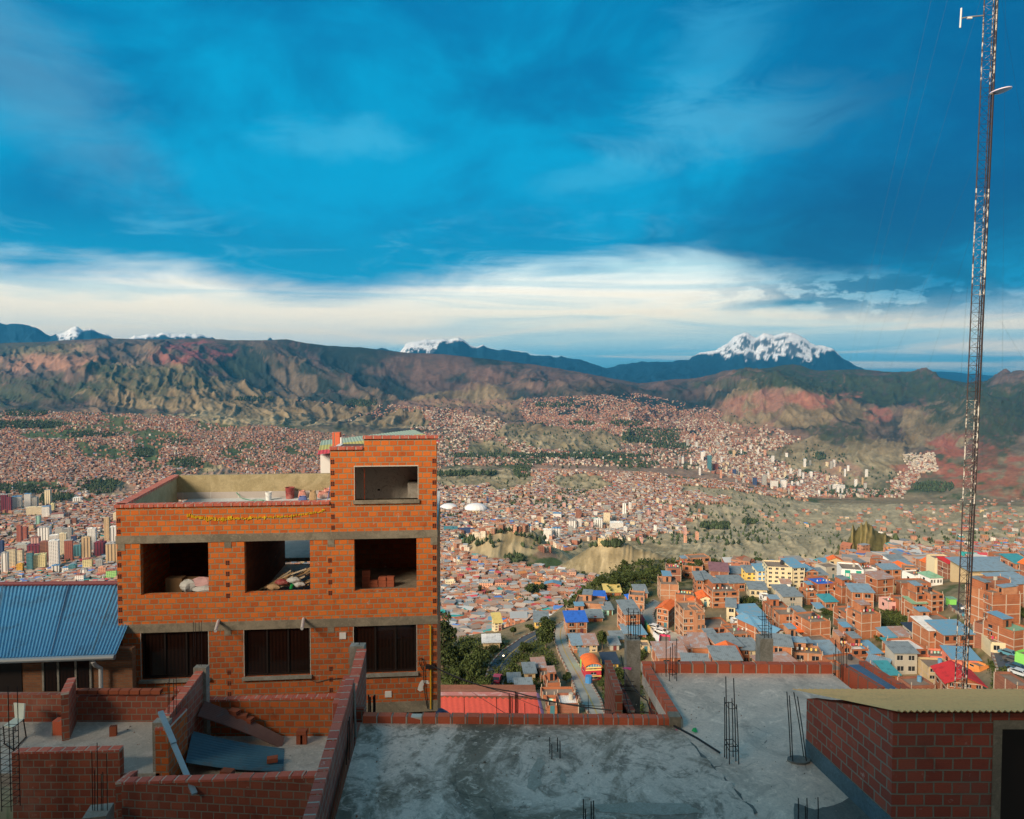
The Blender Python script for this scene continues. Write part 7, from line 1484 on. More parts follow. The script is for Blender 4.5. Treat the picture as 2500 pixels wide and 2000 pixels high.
# tower room
MARB, mt_, mb_ = newmat('marble_wall'); ob_ = mt_.new('ShaderNodeTexCoord').outputs['Object']; nn_ = mt_.noise(ob_, .9, 8, .6, 3.0)
mt_.put(mb_.inputs['Base Color'], mt_.mix(mt_.ss(mt_.m('ABSOLUTE', mt_.m('SUBTRACT', nn_, .5)), .012, .0), (.85, .82, .72), (.45, .42, .36))); mb_.inputs['Roughness'].default_value = .5
side(uT, TH_, 1.7, zfl, zTL, .14, MARB, 'tower_side'); side(FL-.16, TH_, 1.7, zfl, zTL, .14, BRK, 'tower_side')
fbox(uT, uT+.0+.004-.012, .0, .3, zfl, zTL, 'white_edge', WHITE) if False else None
fbox(uT+.12, FL-.14, 1.5, 1.65, zfl, zTL-.13, 'inner_wall', MARB); fbox(uT, FL, TH_, 1.7, zTL-.12, zTL-.01, 'tower_ceiling', DARKP)
hs_ = holes[6]; sil = fbox(hs_[0]-.05, hs_[1]+.05, -.06, .2, fu(940, 1229)[1], hs_[2]-.0, 'sill', BAND)
fbox(hs_[1]-.35, FL-.18, .7, 1.45, hs_[2]-.4, hs_[2]+.36, 'counter', POST); fbox(hs_[0]+.52, hs_[0]+.60, 1.47, 1.5, hs_[2]+.02, hs_[2]+.07, 'socket', HOLE)
for h in (holes[0], holes[1], holes[2], holes[6], holes[3], holes[4], holes[5]):      # thin light edge of mortar round the openings
    e = .018; m = MB((FD.x, FD.y)); 
    fbox(h[0]-e, h[1]+e, -.006, .05, h[3], h[3]+.03, '', None, m=m)
    if h in holes[3:]: fbox(h[0]-e, h[0]-.001, -.006, .05, h[2], h[3], '', None, m=m); fbox(h[1]+.001, h[1]+e, -.006, .05, h[2], h[3], '', None, m=m)
    m.build('opening_edge', MORT, bl)
# glazed windows of the lower floor
CURT, ct_, cb2_ = newmat('curtain_glass'); oc_ = ct_.new('ShaderNodeTexCoord').outputs['Object']; sc_ = ct_.new('ShaderNodeSeparateXYZ'); ct_.put(sc_.inputs[0], oc_)
st_ = ct_.ss(ct_.m('SINE', ct_.m('MULTIPLY', sc_.outputs[0], 60)), -1, 1); ct_.put(cb2_.inputs['Base Color'], ct_.mix(st_, (.010, .005, .004), (.022, .010, .007))); cb2_.inputs['Roughness'].default_value = .12; cb2_.inputs['Coat Weight'].default_value = .3
WFD = mat_plain('window_frame_dark', (.018, .012, .010), .5, .1, 3, 0)
for i, h in enumerate(holes[3:6]):
    wn_ = fbox(h[0]+.01, h[1]-.01, .10, .13, h[2]+.01, h[3]-.01, 'window', CURT)
    off = world_off(bl)
    m = MB((FD.x, FD.y)); w_ = h[1]-h[0]
    for f in (0, 1/3, 2/3, 1): u = h[0]+.03+(w_-.06)*f; fbox(u-.025, u+.025, .06, .105, h[2]+.02, h[3]-.02, '', None, m=m)
    fbox(h[0]+.01, h[1]-.01, .06, .1, h[2]+.0, h[2]+.05, '', None, m=m); fbox(h[0]+.01, h[1]-.01, .06, .1, h[3]-.05, h[3], '', None, m=m)
    me = bpy.data.meshes.new('frame'); me.from_pydata([(p[0]-off.x, p[1]-off.y, p[2]-off.z) for p in m.v], [], m.f); me.materials.append(WFD); oo = bpy.data.objects.new('frame', me); COL.objects.link(oo); oo.parent = wn_
    fbox(h[0]-.06, h[1]+.05, -.09, .1, h[2]-.085, h[2]-.001, 'sill', POST)
# hollow brick ends
def hollow(lst, name, parent=bl):
    m = MB((FD.x, FD.y)); e = MB((FD.x, FD.y))
    for u, z in lst:
        fbox(u-.06, u+.06, -.003, .02, z-.07, z+.07, '', None, m=e)
        for i in (-1, 1):
            for j in (-1, 0, 1): fbox(u+i*.027-.018, u+i*.027+.018, -.006, .0, z+j*.044-.016, z+j*.044+.016, '', None, m=m)
    e.build('brick_end', ENDM, parent); m.build(name, HOLE, parent)
lst = []
zz = zb0+.1
while zz < zTR-.4:
    inb = any(b0_[0]-.1 < zz < b0_[1]+.1 for b0_ in (band_a, band_b))
    if not inb:
        if zz < ZT-.1: lst.append((.07, zz))
        lst.append((FL-.07, zz))
        if zz > band_a[1]: (lst.append((uT+.07, zz)) if zz < zTL-.3 else None)
        elif band_b[1]+.5 < zz < band_a[0]-.5 or zz < band_b[0]-1.0: lst.append((fu(556, 1400)[0], zz)); lst.append((fu(806, 1400)[0], zz))
    zz += .33
hollow(lst, 'brick_holes')
# yellow drips written along the upper wall
m = MB((FD.x, FD.y)); ryd = random.Random(8); YEL = mat_plain('yellow_foam', (.85, .58, .01), .6, .1, 8, .2)
def stroke(px, py, w, h):
    a = fu(px, py); b_ = fu(px+w, py+h); fbox(a[0], max(b_[0], a[0]+.012), -.022, .0, b_[1], a[1], '', None, m=m)
path = [(457, 1253, 1262), (466, 1256, 1264), (480, 1260, 1266), (505, 1262, 1270), (545, 1262, 1272), (565, 1263, 1268), (615, 1262, 1268), (650, 1260, 1264), (700, 1258, 1263), (740, 1252, 1257), (770, 1248, 1254), (790, 1244, 1248)]
x_ = 457
while x_ < 792:
    yt_ = np.interp(x_, [p[0] for p in path], [p[1] for p in path]); yb_ = np.interp(x_, [p[0] for p in path], [p[2] for p in path]); k_ = ryd.random()
    if k_ < .78: stroke(x_, yt_+ryd.uniform(-1, 2), ryd.uniform(.8, 1.8), (yb_-yt_)*ryd.uniform(.35, 1.1))
    if k_ > .55: stroke(x_, yb_-ryd.uniform(1, 3), ryd.uniform(2, 4.5), ryd.uniform(.8, 1.6))
    x_ += ryd.uniform(1.6, 4.2)
for x_, y_, w_, h_ in ((556, 1261, 4, 6), (561, 1260, 6, 5), (609, 1261, 5, 6), (645, 1260, 3, 8), (505, 1262, 1.2, 12), (712, 1256, 1.2, 12), (786, 1244, 7, 2)): stroke(x_, y_, w_, h_)
m.build('yellow_writing', YEL, bl)
# pipes, boxes, splash on the facade
up_, zp1 = fu(1051, 1527); _, zp0 = fu(1049, 1729); q = fp(up_, -.05); MB().tube([(q.x, q.y, zp0), (q.x, q.y, zp1), (q.x-.06, q.y, zp1+.03)], .022, 8).build('gas_pipe', YPIPE, bl)
for px_, py_, dx_, dy_ in ((533, 1516, -7, 25), (741, 1511, -4, 24)):
    u, z = fu(px_, py_); a = fp(u, 0); b_ = P(px_+dx_, py_+dy_, a.y-.7); MB().tube([(a.x, a.y, z), tuple(b_)], .045, 10).build('drain_spout', PVC, bl)
for x0, x1, y0, y1 in ((829, 845, 1544, 1560), (940, 956, 1687, 1702)):
    a = fu(x0, y1); b_ = fu(x1, y0); fbox(a[0], b_[0], -.03, 0, a[1], b_[1], 'meter_cover', WHITE)
m = MB((FD.x, FD.y)); pts = [fu(x, y) for x, y in rough([(1019, 1684), (1026, 1664), (1031, 1660), (1046, 1662), (1048, 1670), (1036, 1667), (1033, 1676), (1034, 1684), (1025, 1688)], 1.2, 3)]
m.face([(fp(u, -.006).x, fp(u, -.006).y, z) for u, z in pts][::-1]); o = m.build('plaster_splash', WHITE, bl)
wp = [fu(x, y) for x, y in ((1044, 1728), (1037, 1690), (1034, 1640), (1036, 1620), (1031, 1606), (1025, 1606), (1024, 1617), (1032, 1634))]
MB().tube([(fp(u, -.05).x, fp(u, -.05).y, z) for u, z in wp], .014, 6).build('supply_cable', BLK, bl)
u, z = fu(1050, 1624); fbox(u-.14, u+.14, -.14, -.02, z-.06, z+.04, 'meter_bracket', BLK)
wpl = [fu(x, y) for x, y in ((757, 1659), (775, 1665), (800, 1658), (830, 1655), (856, 1658))]
MB().tube([(fp(u, -.03).x, fp(u, -.03).y, z) for u, z in wpl], .008, 5).build('thin_cable', BLK, bl)

# ---- things on the terrace
def tp(px, py, z=None): return PZ(px, py, ztf if z is None else z)
def lathe(m, c, prof, n=20):
    for i in range(len(prof)-1):
        (r0, z0), (r1, z1) = prof[i], prof[i+1]
        for k in range(n):
            a, b_ = 2*math.pi*k/n, 2*math.pi*(k+1)/n; m.face([(c[0]+r0*math.cos(a), c[1]+r0*math.sin(a), c[2]+z0), (c[0]+r0*math.cos(b_), c[1]+r0*math.sin(b_), c[2]+z0), (c[0]+r1*math.cos(b_), c[1]+r1*math.sin(b_), c[2]+z1), (c[0]+r1*math.cos(a), c[1]+r1*math.sin(a), c[2]+z1)], [(0, 0)]*4)
    return m
def vessel(px, py, r, h, mat, name, label, dark=None):
    g = tp(px, py); root = empty(name, tuple(g), label, name.replace('_', ' ')); lathe(MB(), g, [(0, 0), (r*.88, 0), (r, h*.92), (r*1.06, h*.93), (r*1.06, h), (r*.98, h), (r*.9, h*.3), (0, h*.3)]).build('body', mat, root, smooth=False)
    MB().tube([(g.x-r, g.y-.02, g.z+h*.85), (g.x-r*.5, g.y-r-.03, g.z+h*.55), (g.x+r*.5, g.y-r-.03, g.z+h*.55), (g.x+r, g.y-.02, g.z+h*.85)], .006, 5).build('handle', BLK if dark else WHITE, root); return root
MAR = mat_plain('drum_maroon', (.26, .035, .035), .6, .3, 9, .2, col2=(.40, .14, .12))
vessel(656, 1221, .115, .30, WHITE, 'bucket', 'white plastic bucket on the terrace beside the shovel')
vessel(708, 1217, .165, .42, MAR, 'drum', 'maroon paint splashed drum on the terrace', 1)
def sack(px, py, w, h, mat, label, cat='sack'):
    g = tp(px, py); m = MB(); r_ = random.Random(px); n = 12; prof = [(w*.42, 0), (w*.52, h*.2), (w*.5, h*.6), (w*.42, h*.85), (w*.46, h)]
    for i in range(len(prof)-1):
        for k in range(n):
            f = lambda kk, ii: (g.x+prof[ii][0]*(1+.12*math.sin(kk*2.3+ii))*math.cos(2*math.pi*kk/n), g.y+prof[ii][0]*.7*(1+.1*math.cos(kk*1.7))*math.sin(2*math.pi*kk/n), g.z+prof[ii][1]*(1+(.08*math.sin(kk*3) if ii == 4 else 0)))
            m.face([f(k, i), f((k+1) % n, i), f((k+1) % n, i+1), f(k, i+1)], [(0, 0)]*4)
    m.face([(g.x+w*.4*math.cos(2*math.pi*k/n), g.y+w*.28*math.sin(2*math.pi*k/n), g.z+h*.85) for k in range(n)], [(0, 0)]*n); tag(m.build('sack', mat), label, cat)
S1 = mat_plain('sack_pink', (.55, .22, .17), .8, .3, 8, .3, col2=(.70, .48, .40)); S2 = mat_plain('sack_brown', (.42, .28, .15), .9, .3, 8, .4); S3 = mat_plain('sack_blue', (.10, .14, .34), .7, .2, 6, .2)
sack(739, 1222, .30, .16, S3, 'blue bottom of a crumpled paint sack on the terrace'); sack(738, 1217, .28, .30, S1, 'pinkish crumpled sack next to the drum'); sack(764, 1222, .26, .36, S2, 'upright brown paper sack on the terrace'); sack(790, 1216, .42, .26, S1, 'slumped red and white sack beside the tower'); sack(800, 1214, .3, .34, S1, 'open sack leaning on the tower wall')
g = tp(772, 1214); MB().box((g.x, fp(0, RW).y+.45, ztf+.42), (.58, .03, .5)).build('board', mat_plain('board_grey', (.46, .42, .40), .8, .1, 3, .1)); tag(COL.objects[-1], 'grey board leaning against the terrace back wall', 'board')
g = tp(667, 1213); sv = empty('shovel', tuple(g), 'shovel with orange handle leaning on the terrace back wall', 'shovel'); WOOD = mat_plain('wood_pole', (.50, .30, .14), .7, .2, 6, .1); ORG = mat_plain('plastic_orange', (.80, .16, .06), .5, .1, 3, 0)
t_ = Vector((g.x-.02, g.y+.35, ztf+.95)); b_ = g+Vector((0, 0, .25)); MB().tube([b_, t_], .018, 7).build('shaft', WOOD, sv); MB().tube([t_, t_+Vector((-.06, 0, .06)), t_+Vector((-.06, 0, .14)), t_+Vector((.06, 0, .14)), t_+Vector((.06, 0, .06)), t_], .014, 6).build('grip', ORG, sv); MB().prism([(g.x-.09, g.y-.02), (g.x+.1, g.y-.02), (g.x+.08, g.y+.02), (g.x-.07, g.y+.02)], ztf, ztf+.28).build('blade', TANK, sv)
HS = mat_plain('hose_green', (.03, .25, .14), .5, .1, 3, 0)
hp = [Vector((tp(547, 1215).x, fp(0, RW).y+.3, ZT+.08)), Vector((tp(552, 1215).x, fp(0, RW).y+.2, ZT-.25)), tp(570, 1214)+Vector((0, 0, .3)), tp(590, 1220)+Vector((0, 0, .05)), tp(620, 1223), tp(645, 1222), tp(630, 1219), tp(613, 1222), tp(640, 1223), tp(668, 1220)]
hp = resample(hp, 40); tag(MB().tube(hp, .012, 6).build('garden_hose', HS), 'green hose hanging over the terrace wall and trailing on the floor', 'hose')
a, b2_ = tp(799, 1223), Vector((tp(806, 1223).x, tp(799, 1223).y+.4, ztf+.95)); tag(MB().tube([a, b2_], .012, 6).build('blue_pole', mat_plain('pole_blue', (.02, .08, .35), .5, .1, 3, 0)), 'thin blue pole leaning in the corner by the tower', 'pole')
g = tp(375, 1224); tag(lathe(MB(), g, [(0, .12), (.5, .12), (.52, .09), (.5, .0)]).build('tank_lid', mat_plain('lid_pale', (.62, .56, .48), .8, .1, 3, .1)), 'round pale lid low in the left corner of the terrace', 'tank lid')
sp = fp(fu(632, 1180)[0], RW-.02); MB().box((tp(632, 1215).x*1.0, fp(fu(632, 1180)[0], RW).y-.03, ztf+.52), (.07, .02, .07)).build('socket_box', HOLE, bl)

# ---- rubbish and bricks inside the openings
MATT = mat_plain('fabric_pink', (.60, .38, .38), .9, .1, 4, .1); BAG = mat_plain('bag_white', (.50, .52, .50), .6, .3, 6, .4); CARD = mat_plain('cardboard', (.22, .13, .06), .9, .2, 4, .1)
def blobm(c, r3, seed, mat, name, label, cat):
    m = MB(); n, k = 12, 7; r_ = random.Random(seed); ph = [r_.uniform(0, 6) for _ in range(4)]
    def f(i, j):
        a = 2*math.pi*i/n; e = -math.pi/2+math.pi*j/k; w_ = 1+.14*math.sin(3*a+ph[0]+e*2)+.1*math.sin(5*a+ph[1]); return (c[0]+r3[0]*w_*math.cos(a)*math.cos(e), c[1]+r3[1]*w_*math.sin(a)*math.cos(e), c[2]+r3[2]*math.sin(e)*(1+.1*math.sin(2*a+ph[2])))
    for i in range(n):
        for j in range(k): m.face([f(i, j), f((i+1) % n, j), f((i+1) % n, j+1), f(i, j+1)], [(0, 0)]*4)
    return tag(m.build(name, mat), label, cat)
zs_ = holes[0][2]
c_ = lambda px, v, dz: (fp(fu(px, 1440)[0], v).x, fp(fu(px, 1440)[0], v).y, zs_+dz)
MB().box(c_(400, .9, .0), (.5, .3, .5)).build('box', CARD); tag(COL.objects[-1], 'brown cardboard box behind the left upper opening', 'box')
MB().box(c_(425, 1.0, .04), (.7, .3, .3)).build('box', CARD); tag(COL.objects[-1], 'flat dark box beside the brown cardboard box', 'box')
blobm(c_(442, .6, .05), (.26, .2, .2), 3, BAG, 'plastic_bag', 'greyish plastic bag in the left upper opening', 'bag'); blobm(c_(477, .7, .12), (.46, .25, .16), 4, MATT, 'rolled_mattress', 'pink rolled mattress in the left upper opening', 'mattress'); blobm(c_(490, .5, -.02), (.42, .2, .12), 5, BAG, 'white_cloth', 'white cloth under the pink mattress', 'cloth')
q = c_(459, 3.37, .62); MB().box((q[0], 23.4, q[2]), (.26, .03, .26), math.atan2(FD.y, FD.x)).build('socket_plaster', MORT, bl); 
# middle opening: yard seen through, timber heap
yd = empty('back_yard', (fp(4.7, 8).x, fp(4.7, 8).y, -7), 'concrete back yard with blue fence seen through the middle opening', 'yard')
fbox(hb2[0]-1.5, hb2[1]+2.5, DPT+.05, DPT+8, -7.4, -7.25, 'floor', SL3, yd); fbox(hb2[0]-.2, hb2[1]+.2, TH_+.02, DPT, band_b[1], band_b[1]+.05, 'floor', SL3)
a, b_ = fp(hb2[0]-1.2, DPT+7.6), fp(hb2[1]+.2, DPT+7.6); corr((a.x, a.y, -7.2), (a.x, a.y, -5.9), (b_.x, b_.y, -5.9), (b_.x, b_.y, -7.2), 10, .03).build('fence', tin_near('fence_blue', (.05, .32, .50), (.04, .25, .4), .4), yd)
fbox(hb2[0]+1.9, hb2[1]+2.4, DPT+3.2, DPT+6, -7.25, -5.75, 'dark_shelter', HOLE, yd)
th = empty('timber_heap', tuple(Vector((fp((hb2[0]+hb2[1])/2+.5, .7).x, fp((hb2[0]+hb2[1])/2+.5, .7).y, hb2[2]-.3))), 'heap of planks, rags and bottles in the middle opening', 'heap'); rh_ = random.Random(2)
PL = [mat_plain('plank_a', (.42, .28, .14), .9, .3, 5, .2), mat_plain('plank_b', (.26, .17, .09), .9, .3, 5, .2), mat_plain('plank_c', (.55, .46, .33), .9, .3, 5, .2)]
for i in range(26):
    u = hb2[0]+.5+rh_.random()*1.3; fz = (u-hb2[0]-.4)/1.5; z = hb2[2]+.02+fz*.55*rh_.random(); M_ = Matrix.Translation((fp(u, .4+rh_.random()*.6).x, fp(u, .4+rh_.random()*.6).y, z)) @ Matrix.Rotation(rh_.uniform(-.3, .3), 4, 'Z') @ Matrix.Rotation(-rh_.uniform(.25, .65), 4, 'Y')
    L_ = min(rh_.uniform(.5, 1.1), 2*(hb2[1]-u-.05)); MB().obox(M_, (max(L_, .2), .09, .03)).build('plank', PL[i % 3], th)
for i, (du, dz_, mt) in enumerate(((1.35, .25, BAG), (1.0, .2, MAR), (1.5, .12, BAG), (.75, .05, S2))):
    c = (fp(hb2[0]+du, .35).x, fp(hb2[0]+du, .35).y, hb2[2]+dz_); o = blobm(c, (.2, .12, .09), 9+i, mt, 'rag', None, None); o.parent = th; o.location = o.location-th.location
c = fp(hb2[0]+1.28, .25); o = MB().tube([(c.x, c.y, hb2[2]+.02), (c.x+.05, c.y, hb2[2]+.15)], .05, 8).build('bottle', mat_plain('bottle_green', (.01, .32, .08), .3, 0, 1, 0), th)
# right opening: brick stacks
LB = COPR
def loose_brick(c, rz, label, group, upright=False, s=1.0, tilt=0.0):
    M_ = Matrix.Translation(c) @ Matrix.Rotation(rz, 4, 'Z') @ Matrix.Rotation(tilt, 4, 'Y'); sz = (.15, .10, .24) if upright else (.24, .15, .10)
    o = MB().obox(M_, tuple(q_*s for q_ in sz)).build('loose_brick', ENDM); m2 = MB()
    ends = ((0, 0, 1),) if upright else ((0, -1, 0),)
    for i in (-1, 1):
        for j in (-1, 0, 1):
            if upright: m2.obox(M_ @ Matrix.Translation((j*.047, i*.026, .121*s)), (.032, .034, .004))
            else: m2.obox(M_ @ Matrix.Translation((.121*s, j*.047, i*.024)), (.004, .034, .030))
    off = o.location; me = bpy.data.meshes.new('holes'); me.from_pydata([(p[0]-off.x, p[1]-off.y, p[2]-off.z) for p in m2.v], [], m2.f); me.materials.append(HOLE); oo = bpy.data.objects.new('holes', me); COL.objects.link(oo); oo.parent = o
    return tag(o, label, 'brick', group)
ho = holes[2]; k_ = 0
for col_, n_ in ((.28, 5), (.52, 2), (.78, 3), (1.02, 3)):
    for j in range(n_):
        c = fp(ho[0]+col_, .6); loose_brick((c.x, c.y, ho[2]-.02+j*.105), rh_.uniform(-.1, .1), f'{ORD[k_]} brick of the stacks inside the right upper opening', 'bricks stacked in the right opening'); k_ += 1
fbox(ho[0]-.4, ho[1]+.15, .3, 3.3, ho[2]-.2, ho[2]-.08, 'floor', BAND)

# ---- green roofed house behind the tower
gh = empty('house', (P(900, 1090, 30).x, 30, -8), 'white house with green, yellow and red striped roof behind the brick tower', 'house')
lo0, lo1, hi0, hi1 = P(775, 1110, 27), P(1075, 1078, 27), P(784, 1076, 31), P(1011, 1049, 31)
lp = [(0, .28, (.62, .06, .07)), (.28, .62, (.46, .42, .13)), (.62, 1, (.30, .40, .32))]
hi1b = P(1032, 1062, 29.5)
for i, (f0, f1, c) in enumerate(lp):
    a, b_, c2, d2 = lo0.lerp(hi0, f0), lo1.lerp(hi1, f0), lo1.lerp(hi1, f1), lo0.lerp(hi0, f1); corr(a, b_, c2, d2, 34, .006).build('roof', tin_near(f'stripe_{i}', c, tuple(q_*.8 for q_ in c), .4, rough=.7), gh)
MB().prism([(P(782, 1112, 27.6).x, 27.6), (P(1040, 1112, 27.6).x, 27.6), (P(1000, 1112, 30.5).x, 30.5), (P(790, 1112, 30.5).x, 30.5)], -4.6 if True else 0, -3.45).build('wall', WHITE, gh)
MB().prism([(P(800, 1112, 27.9).x, 27.9), (P(1030, 1112, 27.9).x, 27.9), (P(1000, 1112, 30.4).x, 30.4), (P(800, 1112, 30.4).x, 30.4)], -14, -4.6).build('lower_wall', BRKD, gh)
cp = P(812, 1083, 26.5); cq = P(830, 1083, 26.5); ch = MB().box(((cp.x+cq.x)/2, 26.6, (P(820, 1056, 26.5).z-4.2)/2), (cq.x-cp.x, .28, P(820, 1056, 26.5).z+4.2)); ch.build('chimney', COPR, gh)
pp = P(833, 1070, 26.5); MB().tube([(pp.x, 26.5, -3.6), (pp.x, 26.5, P(833, 1068, 26.5).z)], .045, 8).build('vent_pipe', WHITE, gh)
# ---- blue roofed house at the left edge
lh = empty('house', (-14, 20, -12), 'brick house with blue grey corrugated roof at the left edge', 'house')
e0, e1 = P(-220, 1614, 19.2), P(283, 1597, 19.2); r0, r1 = P(-220, 1431, 21.8), P(289, 1427, 21.8)
r1.x = min(r1.x, FA.x-.25); ev1 = Vector((min(e1.x, -10.9), e1.y, e1.z))
corr(e0, ev1, Vector((FA.x-.05, 21.8, r1.z)), r0, 62, .022, 6).build('roof', T_BLUE, lh, smooth=True)
for f_ in (.13, .40, .68, .88):
    a_ = e0.lerp(ev1, f_)+Vector((0, .03, .035)); b_ = r0.lerp(Vector((FA.x-.05, 21.8, r1.z)), f_)+Vector((0, -.03, .035)); MB().tube([a_, b_], .014, 4).build('sheet_lap', BLUEF, lh)
MB().tube([r0+Vector((0, 0, .05)), Vector((FA.x-.05, 21.8, r1.z+.05))], .07, 8).build('ridge_cap', mat_plain('ridge_maroon', (.22, .06, .07), .7, .2, 4, 0), lh)
MB().tube([e0+Vector((0, -.06, -.06)), ev1+Vector((0, -.06, -.06))], .075, 10).build('gutter', mat_plain('gutter_metal', (.40, .44, .46), .35, .15, 3, 0, metal=.6), lh)
wl_ = 19.7; wz = e0.z-.05
MB().wall((-19, wl_), (-10.9, wl_), .2, -12, wz+.2).build('wall', BRKS, lh)
def lw(x0, x1, y0, y1, v, name, mat, parent=lh):
    a, b_ = P(x0, y1, wl_-v), P(x1, y0, wl_-v); return MB().wall((a.x, wl_-v), (b_.x, wl_-v), v-.002 if v > .01 else .01, a.z, b_.z).build(name, mat, parent)
lw(103, 221, 1614, 1688, .02, 'window', CURT)
for x in (103, 140, 183, 219): lw(x, x+3, 1614, 1688, .05, 'window_bar', POST)
lw(-40, 52, 1616, 1700, .02, 'door', WFD)
p = P(232, 1612, 19.3); q_ = P(243, 1625, 19.45); MB().tube([(p.x, 19.2, p.z), (p.x, 19.3, p.z-.15), (q_.x, 19.5, q_.z-.1), (q_.x, 19.5, -9.2)], .055, 10).build('downpipe', PVC, lh)

# ---- left yards
zY = P(200, 1765, 17.3).z; zC = P(650, 1800, 17.3).z
o = MB().prism([(-16, 15.1), (P(395, 1900, 15.2).x, 15.1), (P(395, 1770, 15.2).x, 15.4), (P(430, 1765, 17.3).x, 17.35), (-16, 17.35)], zY-.3, zY).build('yard_floor', SL3); tag(o, 'bare concrete floor of the left yard', 'yard floor')
o = MB().prism([(P(395, 1900, 15.2).x+.01, 12), (-2.95, 12), (-3.0, 17.35), (P(430, 1765, 17.3).x+.01, 17.35)], zC-.3, zC).build('yard_floor', SL3); tag(o, 'pale floor of the middle yard under the corrugated sheets', 'yard floor')
yw = lambda x0, x1, y, D: [(P(x0, y, D).x, D), (P(x1, y, D).x, D)]
brickwall(yw(-120, 170, 1690, 17.5), .16, zY-.5, P(80, 1692, 17.5).z, 'back brick wall of the left yard with smooth mortar top', mat=BRKD, cop=False)
tpz = P(250, 1700, 17.3).z; brickwall(yw(172, 420, 1690, 17.35), .16, zY-.5, tpz, 'back brick wall of the left yard under a row of loose bricks', mat=BRKD, cop=False)
for i in range(9):
    x = 176+i*25.5; p = P(x, 1690, 17.4); loose_brick((p.x, 17.45, tpz+.055), rh_.uniform(-.08, .08), f'{ORD[i]} loose brick from the left on top of the left yard wall', 'loose bricks along the left yard wall', s=1.0)
brickwall([(P(176, 1780, 16.6).x, 16.5), (P(184, 1690, 17.3).x, 17.33)], .16, zY-.3, [P(176, 1690, 16.5).z, P(176, 1690, 16.5).z], 'brick stub wall standing out from the left yard wall', mat=BRKD)
brickwall(yw(425, 500, 1710, 17.4), .15, zY-.5, P(440, 1682, 17.4).z, 'short brick wall piece behind the leaning wall', mat=BRKD)
brickwall(yw(500, 850, 1705, 17.35), .16, zC-.8, [P(500, 1709, 17.35).z, P(850, 1700, 17.35).z], 'back brick wall of the middle yard below the lower windows', mat=BRKL)
xw = P(490, 1632, 17.3).x; zfar = P(488, 1632, 17.3).z; znear = P(398, 1745, 15.4).z; xn = P(402, 1745, 15.4).x
brickwall([(xn+.12, 15.35), (xw+.12, 17.2)], .17, zC-.5, [znear, zfar], 'leaning tall brick wall between the left and middle yards', mat=BRKD)
MB().box((xw+.04, 17.25, (zfar+zC)/2-.2), (.32, .2, zfar-zC+.55)).build('concrete_post', POST); tag(COL.objects[-1], 'grey post at the far end of the wall between the yards', 'post')
MB().box((xn+.02, 15.25, (znear+zC)/2-.25), (.34, .22, znear-zC+.4)).build('concrete_post', POST); tag(COL.objects[-1], 'dark post with bars at the near end of the wall between the yards', 'post')
bars([(410, 1737, 1665), (413, 1737, 1657), (424, 1734, 1658), (430, 1738, 1652)], 'bars on the dark post between the yards', D=15.25)
bars([(486, 1621, 1585), (491, 1622, 1604)], 'two thin bars on the far post between the yards', D=17.2, r=.006)
bars([(472, 1600, 1519), (477, 1600, 1520), (486, 1600, 1518), (492, 1600, 1517)], 'four thin bars in front of the lower left window', D=17.9, r=.006)
brickwall([(P(378, 1778, 15.1).x, 15.1), (P(410, 1778, 15.1).x, 15.1)], .9, zC-1, P(380, 1778, 15.1).z, 'brick pier showing hollow brick ends beside the leaning wall', mat=BRKL)
brickwall(yw(28, 292, 1832, 15.0), .16, -11, [P(28, 1836, 15).z, P(292, 1830, 15).z], 'dark brick wall at the lower left with pink topped bricks', mat=BRKD)
brickwall([(P(296, 1908, 13.6).x, 13.6), (P(775, 1892, 13.3).x, 13.3)], .16, -11.5, [P(296, 1910, 13.6).z, P(775, 1893, 13.3).z], 'long dark brick wall closing the middle yard at the bottom', mat=BRKD)
brickwall([(P(300, 1908, 13.8).x, 13.8), (P(330, 1880, 14.6).x, 14.7)], .14, -11, [P(300, 1908, 13.8).z, P(330, 1880, 14.7).z], 'short brick return wall at the left end of the long dark wall', mat=BRKD)
MB().box((-13.3, 11.6, -10.2), (12, 6.9, .3)).build('lower_floor', mat_plain('floor_shade_dark', (.06, .055, .045), .95, .3, 1, .2)); tag(COL.objects[-1], 'dark floor in the shade at the lower left', 'floor')  # near-black floor colour carries the shade of the void down here
# corrugated sheets, channel, bricks in the middle yard
c0, c1, c2, c3 = P(453, 1861, 15.4), P(470, 1786, 16.6), P(694, 1829, 16.75), P(692, 1883, 15.75)
tag(corr(c0, c1, c2, c3, 11, .03, 8, bow=.05).build('corrugated_sheet', T_SHEET, smooth=True), 'blue corrugated sheet lying lowest in the middle yard with a brick on it', 'corrugated sheet')
d0, d1, d2, d3 = P(482, 1748, 16.6), P(499, 1712, 17.15), P(694, 1802, 17.1), P(688, 1827, 16.85)
tag(corr(d0, d1, d2, d3, 9, .026, 8, bow=-.04).build('corrugated_sheet', T_RUST, smooth=True), 'rusty corrugated sheet propped across the middle yard above the blue one', 'corrugated sheet')
bp = P(665, 1857, 16.0); loose_brick((bp.x, bp.y, bp.z+.03), .3, 'brick weighing down the blue corrugated sheet', None)
for i, (x, y, D, lab) in enumerate(((572, 1738, 17.1, 'brick against the back wall, highest of three'), (590, 1750, 17.1, 'brick against the back wall, middle of three'), (606, 1757, 17.1, 'brick against the back wall, lowest of three'), (555, 1886, 14.9, 'flat brick in the dark under the blue sheet'))):
    p = P(x, y, D); loose_brick(tuple(p), rh_.uniform(-.4, .4), lab, None, s=1.1)
